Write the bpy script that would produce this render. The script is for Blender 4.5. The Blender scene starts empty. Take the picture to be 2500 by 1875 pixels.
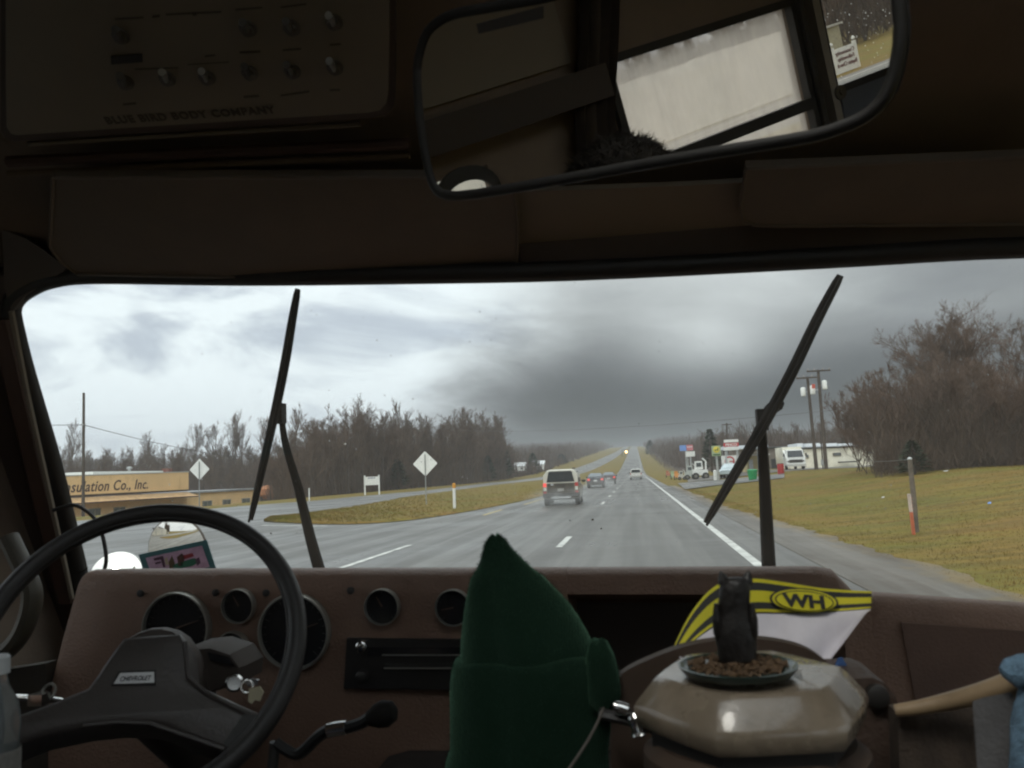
import bpy, bmesh, math, random
from mathutils import Vector, Matrix, noise as mnoise

random.seed(7)
SC = bpy.context.scene
COL = SC.collection
V = Vector
R = math.radians

# ------------------------------------------------------------------ camera
EYE = V((0.0, 0.0, 1.63))
YAW, PITCH, ROLL = R(7.942577), R(6.022747), R(2.5)
_fw = V((-math.sin(YAW) * math.cos(PITCH), math.cos(YAW) * math.cos(PITCH), math.sin(PITCH)))
_r = V((math.cos(YAW), math.sin(YAW), 0.0))
_u = _r.cross(_fw)
CR = _r * math.cos(ROLL) - _u * math.sin(ROLL)
CU = _r * math.sin(ROLL) + _u * math.cos(ROLL)
CF = _fw
cam = bpy.data.cameras.new('camera')
cam_o = bpy.data.objects.new('camera', cam)
COL.objects.link(cam_o)
m3 = Matrix((CR, CU, -CF)).transposed()
cam_o.matrix_world = Matrix.Translation(EYE) @ m3.to_4x4()
cam.sensor_width = 36.0
cam.lens = 36.0 * 2100.0 / 2500.0
cam.clip_start = 0.05
cam.clip_end = 9000
cam.dof.use_dof = True
cam.dof.focus_distance = 40.0
cam.dof.aperture_fstop = 13.0
SC.camera = cam_o

# ------------------------------------------------------------------ view, sampling
SC.view_settings.view_transform = 'Standard'
SC.view_settings.look = 'None'
SC.view_settings.exposure = 0.0
SC.view_settings.gamma = 1.0
SC.view_settings.use_curve_mapping = False
SC.render.engine = 'CYCLES'
SC.cycles.max_bounces = 10
SC.cycles.diffuse_bounces = 5
SC.cycles.glossy_bounces = 5
SC.cycles.transparent_max_bounces = 24
SC.cycles.transmission_bounces = 6
SC.cycles.sample_clamp_indirect = 4.0
SC.cycles.use_denoising = True
SC.cycles.caustics_reflective = False
SC.cycles.caustics_refractive = False
SC.render.filter_size = 2.1
try:
    SC.cycles.filter_width = 2.1
except Exception:
    pass

# ------------------------------------------------------------------ node helpers
class N:
    """Tiny node writer."""
    def __init__(s, tree):
        s.t = tree
        s.l = tree.links
    def new(s, typ, **kw):
        n = s.t.nodes.new(typ)
        for k, v in kw.items():
            setattr(n, k, v)
        return n
    def put(s, sock, val):
        if hasattr(val, 'links') or isinstance(val, bpy.types.NodeSocket):
            s.l.new(val, sock)
        else:
            if isinstance(val, (tuple, list)) and len(val) == 3 and len(sock.default_value) == 4:
                val = (*val, 1.0)
            sock.default_value = val
    def m(s, op, a, b=None, c=None, clamp=False):
        n = s.new('ShaderNodeMath', operation=op, use_clamp=clamp)
        s.put(n.inputs[0], a)
        if b is not None: s.put(n.inputs[1], b)
        if c is not None: s.put(n.inputs[2], c)
        return n.outputs[0]
    def sm(s, x, a, b):
        n = s.new('ShaderNodeMapRange', interpolation_type='SMOOTHSTEP')
        s.put(n.inputs[0], x); s.put(n.inputs[1], a); s.put(n.inputs[2], b)
        n.inputs[3].default_value = 0.0; n.inputs[4].default_value = 1.0
        return n.outputs[0]
    def mix(s, f, a, b, blend='MIX'):
        n = s.new('ShaderNodeMix', data_type='RGBA', blend_type=blend)
        s.put(n.inputs[0], f); s.put(n.inputs[6], a); s.put(n.inputs[7], b)
        return n.outputs[2]
    def noise(s, vec, scale, detail=4, rough=0.55, dist=0.0):
        n = s.new('ShaderNodeTexNoise')
        if vec is not None: s.put(n.inputs['Vector'], vec)
        n.inputs['Scale'].default_value = scale
        n.inputs['Detail'].default_value = detail
        n.inputs['Roughness'].default_value = rough
        n.inputs['Distortion'].default_value = dist
        return n.outputs['Fac']
    def map(s, vec, scale=(1, 1, 1), loc=(0, 0, 0), rot=(0, 0, 0)):
        n = s.new('ShaderNodeMapping')
        s.put(n.inputs['Vector'], vec)
        n.inputs['Scale'].default_value = scale
        n.inputs['Location'].default_value = loc
        n.inputs['Rotation'].default_value = rot
        return n.outputs[0]

# ------------------------------------------------------------------ world: daylight sky under storm cloud
W = bpy.data.worlds.new('World')
SC.world = W
W.use_nodes = True
W.node_tree.nodes.clear()
w = N(W.node_tree)
wo = w.new('ShaderNodeOutputWorld')
bg = w.new('ShaderNodeBackground')
w.l.new(bg.outputs[0], wo.inputs[0])
SUN_EL, SUN_AZ = R(52), R(205)
nish = w.new('ShaderNodeTexSky', sky_type='NISHITA')
nish.sun_disc = False
nish.sun_elevation = SUN_EL
nish.sun_rotation = SUN_AZ
tc = w.new('ShaderNodeTexCoord').outputs['Generated']
sx = w.new('ShaderNodeSeparateXYZ'); w.put(sx.inputs[0], tc)
dx, dy, dz = sx.outputs
az = w.m('MULTIPLY', w.m('ARCTAN2', dx, dy), 57.29578)
el = w.m('MULTIPLY', w.m('ARCSINE', dz), 57.29578)
elp = w.m('MAXIMUM', el, 0.0)
den = w.m('ADD', w.m('MAXIMUM', dz, 0.0), 0.30)
cv = w.new('ShaderNodeCombineXYZ')
w.put(cv.inputs[0], w.m('DIVIDE', dx, den)); w.put(cv.inputs[1], w.m('DIVIDE', dy, den))
plane = cv.outputs[0]
n1 = w.noise(w.map(tc, (1.0, 1.0, 2.6), (0.45, 0.2, 0.3)), 4.4, 8, 0.56, 0.45)
n2 = w.noise(w.map(plane, (1.0, 1.0, 1), (5.2, 1.3, 0)), 0.55, 4, 0.5, 0.2)
wob = w.m('MULTIPLY', w.m('SUBTRACT', n2, 0.5), 7.0)
azw = w.m('ADD', az, wob)
elw = w.m('ADD', el, w.m('MULTIPLY', wob, 0.28))
# broken overcast: white to blue-grey undersides
cl = w.sm(n1, 0.49, 0.68)
over = w.mix(cl, (1.08, 1.15, 1.20), (0.62, 0.68, 0.78))
hor = w.sm(el, 9.0, 1.5)
over = w.mix(w.m('MULTIPLY', hor, 0.40), over, (0.66, 0.72, 0.82))
# rain cloud ahead: darkest low over the road, thinning with height, its left edge leaning away
n3 = w.noise(w.map(tc, (1.0, 1.0, 2.8), (5.3, 2.7, 0)), 4.0, 7, 0.56, 0.5)
azs = w.m('SUBTRACT', azw, w.m('MULTIPLY', w.m('MAXIMUM', w.m('SUBTRACT', el, 5.0), 0.0), 0.35))
azs = w.m('ADD', azs, w.m('MULTIPLY', w.m('SUBTRACT', n3, 0.5), 13.0))
side = w.m('MULTIPLY', w.sm(azs, -15.5, -2.5), w.sm(az, 95.0, 55.0))
prof_ = w.m('POWER', 2.718, w.m('MULTIPLY', w.m('POWER', w.m('DIVIDE', w.m('MAXIMUM', w.m('SUBTRACT', elw, 3.3), 0.0), 4.5), 1.4), -1.0))
right_ = w.m('MULTIPLY', w.m('MULTIPLY', w.sm(az, 3.0, 21.0), 0.30), w.sm(el, 30.0, 14.0))
D = w.m('MAXIMUM', prof_, right_)
g1 = w.m('ADD', w.m('POWER', w.m('DIVIDE', w.m('SUBTRACT', azw, 4.8), 5.2), 2.0), w.m('POWER', w.m('DIVIDE', w.m('SUBTRACT', el, 6.8), 3.2), 2.0))
D = w.m('SUBTRACT', D, w.m('MULTIPLY', w.m('POWER', 2.718, w.m('MULTIPLY', g1, -1.0)), 0.30))
D = w.m('ADD', D, w.m('MULTIPLY', w.m('SUBTRACT', n3, 0.5), 0.24))
rs = w.m('MULTIPLY', w.sm(w.m('ADD', el, w.m('MULTIPLY', wob, 0.05)), 2.3, 1.4), w.m('ADD', 0.22, w.m('MULTIPLY', w.sm(az, 1.0, 6.0), 0.38)))
D = w.m('MULTIPLY', w.m('MULTIPLY', w.m('MAXIMUM', D, 0.0), side), w.m('SUBTRACT', 1.0, rs))
soft = w.mix(w.m('MULTIPLY', side, 0.75), over, (0.83, 0.85, 0.85))
fade = w.m('POWER', 2.718, w.m('MULTIPLY', D, -3.7))
fv = w.new('ShaderNodeVectorMath', operation='SCALE')
w.put(fv.inputs[0], soft); w.put(fv.inputs[3], fade)
cloud = w.mix(D, fv.outputs[0], w.mix(1.0, fv.outputs[0], (1.0, 0.975, 1.04), 'MULTIPLY'))
# overcast brightens towards the zenith
gain = w.m('ADD', 1.0, w.m('MULTIPLY', w.sm(el, 14.0, 75.0), 0.75))
gm = w.new('ShaderNodeVectorMath', operation='SCALE')
w.put(gm.inputs[0], cloud); w.put(gm.inputs[3], w.m('MULTIPLY', gain, 10.0))
final = w.mix(0.96, nish.outputs[0], gm.outputs[0])
w.put(bg.inputs[0], final)
bg.inputs[1].default_value = 0.1

sun = bpy.data.lights.new('sun', 'SUN')
sun.energy = 1.0
sun.angle = R(16)
sun.color = (1.0, 0.95, 0.88)
sun_o = bpy.data.objects.new('sun', sun)
COL.objects.link(sun_o)
# sun_rotation is measured clockwise from +Y
sd = V((math.sin(SUN_AZ) * math.cos(SUN_EL), math.cos(SUN_AZ) * math.cos(SUN_EL), math.sin(SUN_EL)))
sun_o.rotation_euler = sd.to_track_quat('Z', 'Y').to_euler()

# ------------------------------------------------------------------ surveying helpers
def ray(px, py):
    return CF + CR * ((px - 1250.0) / 2100.0) - CU * ((py - 937.5) / 2100.0)
def at_y(px, py, Y):
    d = ray(px, py)
    return EYE + d * (Y / d.y)
def at_x(px, py, X):
    d = ray(px, py)
    return EYE + d * (X / d.x)
def on_plane(px, py, p, n):
    d = ray(px, py)
    return EYE + d * ((p - EYE).dot(n) / d.dot(n))
def sms(x, a, b):
    t = max(0.0, min(1.0, (x - a) / (b - a)))
    return t * t * (3 - 2 * t)
def terrain(x, y):
    """Height of the land: flat near, a long grade ahead, a low bank to the right."""
    z = 0.0
    if y > 220:
        t = y - 220
        z += 0.0001 * t * t if t < 170 else 2.89 + (t - 170) * 0.034
        if y > 1500:
            z -= sms(y, 1500, 2400) * 20
    b = sms(x, 3.6, 17.0) * 1.0
    if y > 70:
        b *= 1.0 - 0.25 * sms(y, 70, 100)
    b *= 1.0 - sms(y, 160, 260)
    b -= 2.3 * sms(-x, 37.5, 74) * sms(y, 20, 60) * (1.0 - sms(y, 200, 300))
    return z + b
def on_ground(px, py, lo=3.0, hi=1600.0):
    d = ray(px, py)
    t = lo
    while t < hi:
        p = EYE + d * t
        if p.z <= terrain(p.x, p.y):
            return p
        t *= 1.004
    return EYE + d * hi

# ------------------------------------------------------------------ materials
MATS = {}
def mat(name, col, rough=0.6, metal=0.0, var=0.15, vscale=6.0, bump=0.0, bscale=40.0, spec=0.5, coat=0.0, world=False, dirt=None, sheen=0.0):
    if name in MATS: return MATS[name]
    m = bpy.data.materials.new(name)
    m.use_nodes = True
    n = N(m.node_tree)
    b = m.node_tree.nodes['Principled BSDF']
    if world:
        co = n.new('ShaderNodeNewGeometry').outputs['Position']
    else:
        co = n.new('ShaderNodeTexCoord').outputs['Object']
    c = (*col, 1.0)
    if var > 0:
        f = n.noise(co, vscale, 5, 0.6)
        f = n.sm(f, 0.3, 0.7)
        c = n.mix(f, tuple(x * (1 - var) for x in col), tuple(min(1, x * (1 + var)) for x in col))
        if dirt:
            d = n.sm(n.noise(co, dirt[1], 6, 0.65), 0.5, 0.72)
            c = n.mix(n.m('MULTIPLY', d, dirt[2]), c, dirt[0])
        n.put(b.inputs['Roughness'], n.m('ADD', rough - 0.06, n.m('MULTIPLY', f, 0.12)))
    else:
        b.inputs['Roughness'].default_value = rough
    n.put(b.inputs['Base Color'], c)
    b.inputs['Metallic'].default_value = metal
    b.inputs['Specular IOR Level'].default_value = spec
    b.inputs['Coat Weight'].default_value = coat
    if sheen: b.inputs['Sheen Weight'].default_value = sheen
    if bump > 0:
        bn = n.new('ShaderNodeBump')
        bn.inputs['Strength'].default_value = bump
        bn.inputs['Distance'].default_value = 0.01
        n.put(bn.inputs['Height'], n.noise(co, bscale, 4, 0.6))
        n.put(b.inputs['Normal'], bn.outputs[0])
    MATS[name] = m
    return m
def emit(name, col, strength):
    m = bpy.data.materials.new(name)
    m.use_nodes = True
    b = m.node_tree.nodes['Principled BSDF']
    b.inputs['Base Color'].default_value = (*[c * 0.5 for c in col], 1)
    b.inputs['Emission Color'].default_value = (*col, 1)
    b.inputs['Emission Strength'].default_value = strength
    MATS[name] = m
    return m
def pane(name, tint=(0.93, 0.95, 0.94), gloss=0.05, fog=0.0, fogcol=(0.8, 0.8, 0.78), smear=0.0, grime=0.0):
    """Thin sheet glass: clear transmission, a weak mirror coat, optional mist on it."""
    m = bpy.data.materials.new(name)
    m.use_nodes = True
    n = N(m.node_tree)
    m.node_tree.nodes.clear()
    out = n.new('ShaderNodeOutputMaterial')
    tr = n.new('ShaderNodeBsdfTransparent'); n.put(tr.inputs[0], tint)
    gl = n.new('ShaderNodeBsdfGlossy'); gl.inputs['Roughness'].default_value = 0.02
    fr = n.new('ShaderNodeLayerWeight'); fr.inputs[0].default_value = 0.12
    mx = n.new('ShaderNodeMixShader')
    n.put(mx.inputs[0], n.m('ADD', gloss, n.m('MULTIPLY', fr.outputs['Facing'], 0.06)))
    n.l.new(tr.outputs[0], mx.inputs[1]); n.l.new(gl.outputs[0], mx.inputs[2])
    last = mx.outputs[0]
    if fog > 0 or grime > 0:
        co = n.new('ShaderNodeTexCoord').outputs['Object']
        df = n.new('ShaderNodeBsdfTranslucent'); n.put(df.inputs[0], fogcol)
        d2 = n.new('ShaderNodeBsdfDiffuse'); n.put(d2.inputs[0], fogcol)
        md = n.new('ShaderNodeMixShader'); md.inputs[0].default_value = 0.25
        n.l.new(df.outputs[0], md.inputs[1]); n.l.new(d2.outputs[0], md.inputs[2])
        f = fog
        if smear > 0:
            st = n.noise(n.map(co, (1, 1, 0.25)), 14.0, 5, 0.6)
            f = n.m('ADD', fog, n.m('MULTIPLY', n.m('SUBTRACT', st, 0.5), smear), clamp=True)
        if grime > 0:
            g = n.sm(n.noise(co, 55.0, 2, 0.5), 0.70, 0.78)
            f = n.m('ADD', f, n.m('MULTIPLY', g, grime), clamp=True)
        m2 = n.new('ShaderNodeMixShader')
        n.put(m2.inputs[0], f)
        n.l.new(last, m2.inputs[1]); n.l.new(md.outputs[0], m2.inputs[2])
        last = m2.outputs[0]
    n.l.new(last, out.inputs[0])
    MATS[name] = m
    return m

# ------------------------------------------------------------------ mesh builder
class G:
    def __init__(s):
        s.v, s.f = [], []
    def add(s, vs, fs):
        o = len(s.v)
        s.v.extend(tuple(x) for x in vs)
        s.f.extend([i + o for i in f] for f in fs)
        return s
    def loft(s, rings, cap=True, closed=True):
        n = len(rings[0]); vs = [p for r in rings for p in r]; fs = []
        for i in range(len(rings) - 1):
            for j in range(n if closed else n - 1):
                k = (j + 1) % n
                fs.append([i * n + j, i * n + k, (i + 1) * n + k, (i + 1) * n + j])
        if cap:
            fs.append(list(range(n))[::-1])
            fs.append([(len(rings) - 1) * n + j for j in range(n)])
        return s.add(vs, fs)
    def box(s, c, size, M=None, taper=1.0):
        x, y, z = size[0] / 2, size[1] / 2, size[2] / 2
        a = [V((i * x, j * y, -z)) for i, j in ((-1, -1), (1, -1), (1, 1), (-1, 1))]
        b = [V((i * x * taper, j * y * taper, z)) for i, j in ((-1, -1), (1, -1), (1, 1), (-1, 1))]
        if M is not None:
            a = [M @ p for p in a]; b = [M @ p for p in b]
        c = V(c)
        return s.loft([[p + c for p in a], [p + c for p in b]])
    def tube(s, pts, r, n=8, cap=True, flat=1.0, up=None):
        pts = [V(p) for p in pts]
        rings = []
        t0 = (pts[1] - pts[0]).normalized()
        ref = V(up) if up is not None else (V((0, 0, 1)) if abs(t0.z) < 0.9 else V((1, 0, 0)))
        a = t0.cross(ref).normalized()
        for i, p in enumerate(pts):
            t = (pts[min(i + 1, len(pts) - 1)] - pts[max(i - 1, 0)]).normalized()
            a = (a - t * a.dot(t)).normalized()
            b = t.cross(a)
            rr = r[i] if isinstance(r, (list, tuple)) else r
            rings.append([p + (a * math.cos(2 * math.pi * k / n) + b * (flat * math.sin(2 * math.pi * k / n))) * rr for k in range(n)])
        return s.loft(rings, cap)
    def ring(s, c, u, v, R0, r, n=48, m=8, ru=None):
        """Torus round centre c in the plane u, v."""
        c, u, v = V(c), V(u).normalized(), V(v).normalized()
        w_ = u.cross(v)
        vs, fs = [], []
        for i in range(n):
            a = 2 * math.pi * i / n
            d = u * math.cos(a) + v * math.sin(a)
            for k in range(m):
                b = 2 * math.pi * k / m
                vs.append(c + d * (R0 + r * math.cos(b)) + w_ * ((ru or r) * math.sin(b)))
        for i in range(n):
            for k in range(m):
                i2, k2 = (i + 1) % n, (k + 1) % m
                fs.append([i * m + k, i2 * m + k, i2 * m + k2, i * m + k2])
        return s.add(vs, fs)
    def lathe(s, c, axis, prof, n=24, cap=True, squash=1.0, ref=None):
        """prof: (radius, height along axis)."""
        c, ax = V(c), V(axis).normalized()
        ref = V(ref) if ref is not None else (V((1, 0, 0)) if abs(ax.x) < 0.9 else V((0, 1, 0)))
        a = (ref - ax * ref.dot(ax)).normalized(); b = ax.cross(a)
        rings = [[c + ax * h + (a * math.cos(2 * math.pi * k / n) + b * squash * math.sin(2 * math.pi * k / n)) * max(r, 1e-4) for k in range(n)] for r, h in prof]
        return s.loft(rings, cap)
    def prism(s, poly, vec):
        vec = V(vec)
        return s.loft([[V(p) for p in poly], [V(p) + vec for p in poly]])
    def sheet(s, fn, nu, nv):
        vs = [fn(i / nu, j / nv) for i in range(nu + 1) for j in range(nv + 1)]
        fs = [[i * (nv + 1) + j, (i + 1) * (nv + 1) + j, (i + 1) * (nv + 1) + j + 1, i * (nv + 1) + j + 1] for i in range(nu) for j in range(nv)]
        return s.add(vs, fs)
    def mesh(s, name, origin=V((0, 0, 0)), smooth=35):
        me = bpy.data.meshes.new(name)
        me.from_pydata([(x - origin.x, y - origin.y, z - origin.z) for x, y, z in s.v], [], s.f)
        me.update()
        if smooth:
            me.shade_smooth()
            me.set_sharp_from_angle(angle=R(smooth))
        return me
WL = {}
def tag(o, label=None, cat=None, group=None, kind=None):
    if label: o['label'] = label
    if cat: o['category'] = cat
    if group: o['group'] = group
    if kind: o['kind'] = kind
    return o
def thing(name, label, cat, loc=(0, 0, 0), group=None, kind=None):
    o = bpy.data.objects.new(name, None)
    o.empty_display_size = 0.2
    COL.objects.link(o)
    o.location = loc
    WL[o.name] = V(loc)
    return tag(o, label, cat, group, kind)
def part(name, g, m, parent=None, label=None, smooth=35, kind=None, origin=None, fix=True):
    org = WL[parent.name] if parent is not None else V(origin if origin is not None else (0, 0, 0))
    if isinstance(g, G):
        me = g.mesh(name, org, smooth)
        if fix:
            bm = bmesh.new(); bm.from_mesh(me)
            bmesh.ops.recalc_face_normals(bm, faces=bm.faces)
            bm.to_mesh(me); bm.free()
    else:
        me = g
        me.transform(Matrix.Translation(-org))
    o = bpy.data.objects.new(name, me)
    COL.objects.link(o)
    if m is not None: me.materials.append(m)
    if parent is not None:
        o.parent = parent
    else:
        o.location = org
    WL[o.name] = org
    if label: o['label'] = label
    if kind: o['kind'] = kind
    return o
def single(name, g, m, label, cat, group=None, origin=(0, 0, 0), smooth=35, kind=None):
    return tag(part(name, g, m, None, smooth=smooth, origin=origin), label, cat, group, kind)
def copy_tree(o, parent=None):
    c = o.copy()
    COL.objects.link(c)
    c.parent = parent
    for ch in o.children:
        copy_tree(ch, c)
    return c
def text_mesh(s, size, origin, u, v, extrude=0.001, shear=0.0, align='LEFT', bold=0.0, space=1.0, xs=1.0):
    """Lettering as a thin raised mesh: u reads to the right, v up."""
    cu = bpy.data.curves.new('lettering', 'FONT')
    cu.body = s; cu.size = size; cu.extrude = extrude; cu.shear = shear
    cu.align_x = align; cu.offset = bold; cu.space_character = space
    cu.resolution_u = 3
    o = bpy.data.objects.new('lettering', cu)
    COL.objects.link(o)
    dg = bpy.context.evaluated_depsgraph_get()
    me = bpy.data.meshes.new_from_object(o.evaluated_get(dg))
    bpy.data.objects.remove(o)
    u, v = V(u).normalized(), V(v).normalized()
    M = Matrix((u * xs, v, u.cross(v))).transposed().to_4x4()
    me.transform(Matrix.Translation(V(origin)) @ M)
    me.materials.clear()
    return me
def smooth_closed(pts, k=4):
    """Catmull-Rom through a closed list of points."""
    n = len(pts); out = []
    for i in range(n):
        p0, p1, p2, p3 = pts[i - 1], pts[i], pts[(i + 1) % n], pts[(i + 2) % n]
        for j in range(k):
            t = j / k
            out.append(0.5 * ((2 * p1) + (p2 - p0) * t + (2 * p0 - 5 * p1 + 4 * p2 - p3) * t * t + (3 * p1 - p0 - 3 * p2 + p3) * t ** 3))
    return out
def smooth_open(pts, k=4):
    out = []
    n = len(pts)
    for i in range(n - 1):
        p0, p1, p2, p3 = pts[max(i - 1, 0)], pts[i], pts[i + 1], pts[min(i + 2, n - 1)]
        for j in range(k):
            t = j / k
            out.append(0.5 * ((2 * p1) + (p2 - p0) * t + (2 * p0 - 5 * p1 + 4 * p2 - p3) * t * t + (3 * p1 - p0 - 3 * p2 + p3) * t ** 3))
    out.append(pts[-1])
    return out

# ================================================================== THE LAND
def interp(tab, y):
    if y <= tab[0][0]: return tab[0][1]
    for (a, b), (c, d) in zip(tab, tab[1:]):
        if y <= c: return b + (d - b) * (y - a) / (c - a)
    return tab[-1][1]
def yrange(a, b):
    out, y = [], a
    while y < b:
        out.append(y)
        y += max(1.5, abs(y) * 0.03)
    out.append(b)
    return out
def drape(rows, off, ncross=4):
    """Sheet through rows of (left xy, right xy), lying OFF above the land."""
    g = G()
    def fn(u, v):
        i = min(int(u * (len(rows) - 1) + 1e-9), len(rows) - 2); f = u * (len(rows) - 1) - i
        l = V(rows[i][0]).lerp(V(rows[i + 1][0]), f); r_ = V(rows[i][1]).lerp(V(rows[i + 1][1]), f)
        p = l.lerp(r_, v)
        o = off(p.x, p.y) if callable(off) else off
        return (p.x, p.y, terrain(p.x, p.y) + o)
    return g.sheet(fn, len(rows) - 1, ncross)

def grass_mat():
    m = bpy.data.materials.new('winter_grass'); m.use_nodes = True
    n = N(m.node_tree); b = m.node_tree.nodes['Principled BSDF']
    p = n.new('ShaderNodeNewGeometry').outputs['Position']
    a = n.sm(n.noise(p, 0.22, 5, 0.6, 0.4), 0.34, 0.66)
    c = n.mix(a, (0.142, 0.128, 0.018), (0.190, 0.118, 0.024))
    st = n.sm(n.noise(n.map(p, (0.35, 1.3, 1)), 1.1, 5, 0.65), 0.36, 0.68)
    c = n.mix(n.m('MULTIPLY', st, 0.75), c, (0.078, 0.064, 0.013))
    pt = n.sm(n.noise(n.map(p, (0.5, 1.0, 1), (3, 9, 0)), 0.45, 6, 0.7, 0.6), 0.50, 0.62)
    c = n.mix(n.m('MULTIPLY', pt, 0.35), c, (0.190, 0.098, 0.026))
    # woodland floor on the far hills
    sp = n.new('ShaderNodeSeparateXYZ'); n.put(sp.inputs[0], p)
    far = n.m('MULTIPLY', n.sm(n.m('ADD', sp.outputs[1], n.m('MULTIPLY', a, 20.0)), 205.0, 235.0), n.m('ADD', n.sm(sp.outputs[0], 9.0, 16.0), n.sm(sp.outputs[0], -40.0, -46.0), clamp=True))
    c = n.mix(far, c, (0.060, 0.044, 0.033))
    fine = n.noise(p, 9.0, 4, 0.7)
    c = n.mix(1.0, c, n.mix(fine, (0.78, 0.78, 0.78), (1.22, 1.22, 1.2)), 'MULTIPLY')
    n.put(b.inputs['Base Color'], c)
    b.inputs['Roughness'].default_value = 0.85
    b.inputs['Specular IOR Level'].default_value = 0.15
    bn = n.new('ShaderNodeBump'); bn.inputs['Strength'].default_value = 0.6; bn.inputs['Distance'].default_value = 0.03
    n.put(bn.inputs['Height'], n.noise(p, 5.0, 5, 0.7)); n.put(b.inputs['Normal'], bn.outputs[0])
    MATS['grass'] = m
    return m
def asphalt_mat(name, base, wet, scale=1.0, turf=False):
    m = bpy.data.materials.new(name); m.use_nodes = True
    n = N(m.node_tree); b = m.node_tree.nodes['Principled BSDF']
    p = n.new('ShaderNodeNewGeometry').outputs['Position']
    big = n.sm(n.noise(p, 0.12 * scale, 4, 0.6, 0.5), 0.35, 0.68)
    streak = n.sm(n.noise(n.map(p, (1.5, 0.035, 1)), 1.0, 4, 0.6), 0.38, 0.66)
    fine = n.noise(p, 38.0, 3, 0.7)
    mid = n.noise(p, 3.2, 5, 0.65)
    c = n.mix(streak, tuple(x * 0.78 for x in base), tuple(x * 1.22 for x in base))
    c = n.mix(1.0, c, n.mix(mid, (0.78, 0.78, 0.78), (1.22, 1.22, 1.22)), 'MULTIPLY')
    c = n.mix(1.0, c, n.mix(fine, (0.65, 0.65, 0.65), (1.35, 1.35, 1.35)), 'MULTIPLY')
    n.put(b.inputs['Base Color'], c)
    rg = n.m('ADD', wet - 0.07, n.m('MULTIPLY', n.m('ADD', big, n.m('ADD', n.m('MULTIPLY', streak, -0.6), mid)), 0.20))
    n.put(b.inputs['Roughness'], rg)
    b.inputs['Specular IOR Level'].default_value = 0.5
    if turf:
        sp = n.new('ShaderNodeSeparateXYZ'); n.put(sp.inputs[0], p)
        e = n.m('ADD', sp.outputs[0], n.m('MULTIPLY', n.m('SUBTRACT', n.noise(n.map(p, (1, .5, 1)), 1.6, 6, 0.7), 0.5), 1.7))
        c = n.mix(n.sm(n.m('SUBTRACT', e, n.m('MULTIPLY', n.sm(sp.outputs[1], 36.0, 13.0), 0.8)), 2.85, 3.6), c, n.mix(mid, (0.120, 0.085, 0.020), (0.165, 0.105, 0.030)))
        mud = n.sm(n.noise(n.map(p, (1.6, .16, 1)), 1.3, 5, 0.6), 0.50, 0.66)
        c = n.mix(n.m('MULTIPLY', mud, 0.7), c, (0.050, 0.036, 0.022))
        n.put(b.inputs['Base Color'], c)
    bn = n.new('ShaderNodeBump'); bn.inputs['Strength'].default_value = 0.35; bn.inputs['Distance'].default_value = 0.012
    n.put(bn.inputs['Height'], n.noise(p, 60.0, 3, 0.7)); n.put(b.inputs['Normal'], bn.outputs[0])
    MATS[name] = m
    return m
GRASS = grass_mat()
ASPH = asphalt_mat('wet_asphalt', (0.074, 0.070, 0.061), 0.34)
GRAVEL = asphalt_mat('wet_gravel', (0.092, 0.078, 0.060), 0.45, 3.0)
SHOULDER = asphalt_mat('shoulder_gravel', (0.092, 0.080, 0.064), 0.5, 3.0, True)
WHITE = mat('road_paint_white', (0.50, 0.50, 0.46), 0.5, var=0.25, vscale=3.0, world=True, dirt=((0.12, 0.12, 0.11), 2.2, 0.85))
YELLOW = mat('road_paint_yellow', (0.50, 0.38, 0.12), 0.55, var=0.2, vscale=3.0, world=True, dirt=((0.2, 0.19, 0.16), 1.5, 0.7))

# ground
xs = [-900, -600, -400, -280, -200, -160, -130, -110, -95, -85, -78, -72, -66, -60, -55, -50, -45, -40] + [-36 + 4 * i for i in range(9)] + [0, 2, 3, 4, 5, 6, 7, 8, 9, 10, 11, 12, 13, 14, 15, 16, 17, 18, 20, 24, 30, 40, 60, 90, 140, 220, 350, 600, 900]
ys = [-300, -200, -120, -70, -40, -20, -10, 0, 5, 10, 15, 20, 25, 30, 35, 40, 45, 50, 55, 60, 65, 70, 74, 78, 82, 86, 90, 95, 100, 110, 120, 135, 150, 165, 180, 195, 210] + [220 + 12 * i for i in range(20)] + [470 + 40 * i for i in range(26)] + [1530, 1600, 1700, 1850, 2050, 2400, 3000]
g = G()
nx, ny = len(xs), len(ys)
g.add([(x, y, terrain(x, y)) for y in ys for x in xs], [[j * nx + i, j * nx + i + 1, (j + 1) * nx + i + 1, (j + 1) * nx + i] for j in range(ny - 1) for i in range(nx - 1)])
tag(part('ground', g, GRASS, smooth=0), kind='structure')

FARL = [(-300, -60), (-120, -40), (-60, -27), (-30, -23.5), (-15, -23.2), (0, -25), (20, -31), (44, -33.6), (70, -32.8), (78, -30.2), (86, -30.4), (92, -30.4), (104, -29.8), (115, -28.6), (148, -30.7), (207, -34.8), (300, -31), (500, -25), (900, -20), (1500, -19), (1700, -19)]
def farl(y): return interp(FARL, y)
def roff(x, y): return 0.012 + max(0, y - 200) * 0.0004
rows = [((farl(y), y), (2.75, y)) for y in yrange(-120, 1650)]
tag(part('road', drape(rows, roff, 5), ASPH, smooth=0), kind='structure')
rows = [((2.751, y), (3.42 + 0.8 * (1.0 - sms(y, 13, 36)) + 0.25 * mnoise.noise((0, y * 0.21, 3.3)) + 0.16 * mnoise.noise((0, y * 0.9, 7.3)) + 0.10 * mnoise.noise((0, y * 3.1, 1.3)), y)) for y in [-10 + 0.15 * i for i in range(600)]]
tag(part('road_shoulder', drape(rows, 0.02, 3), SHOULDER, smooth=0), kind='structure')
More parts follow.
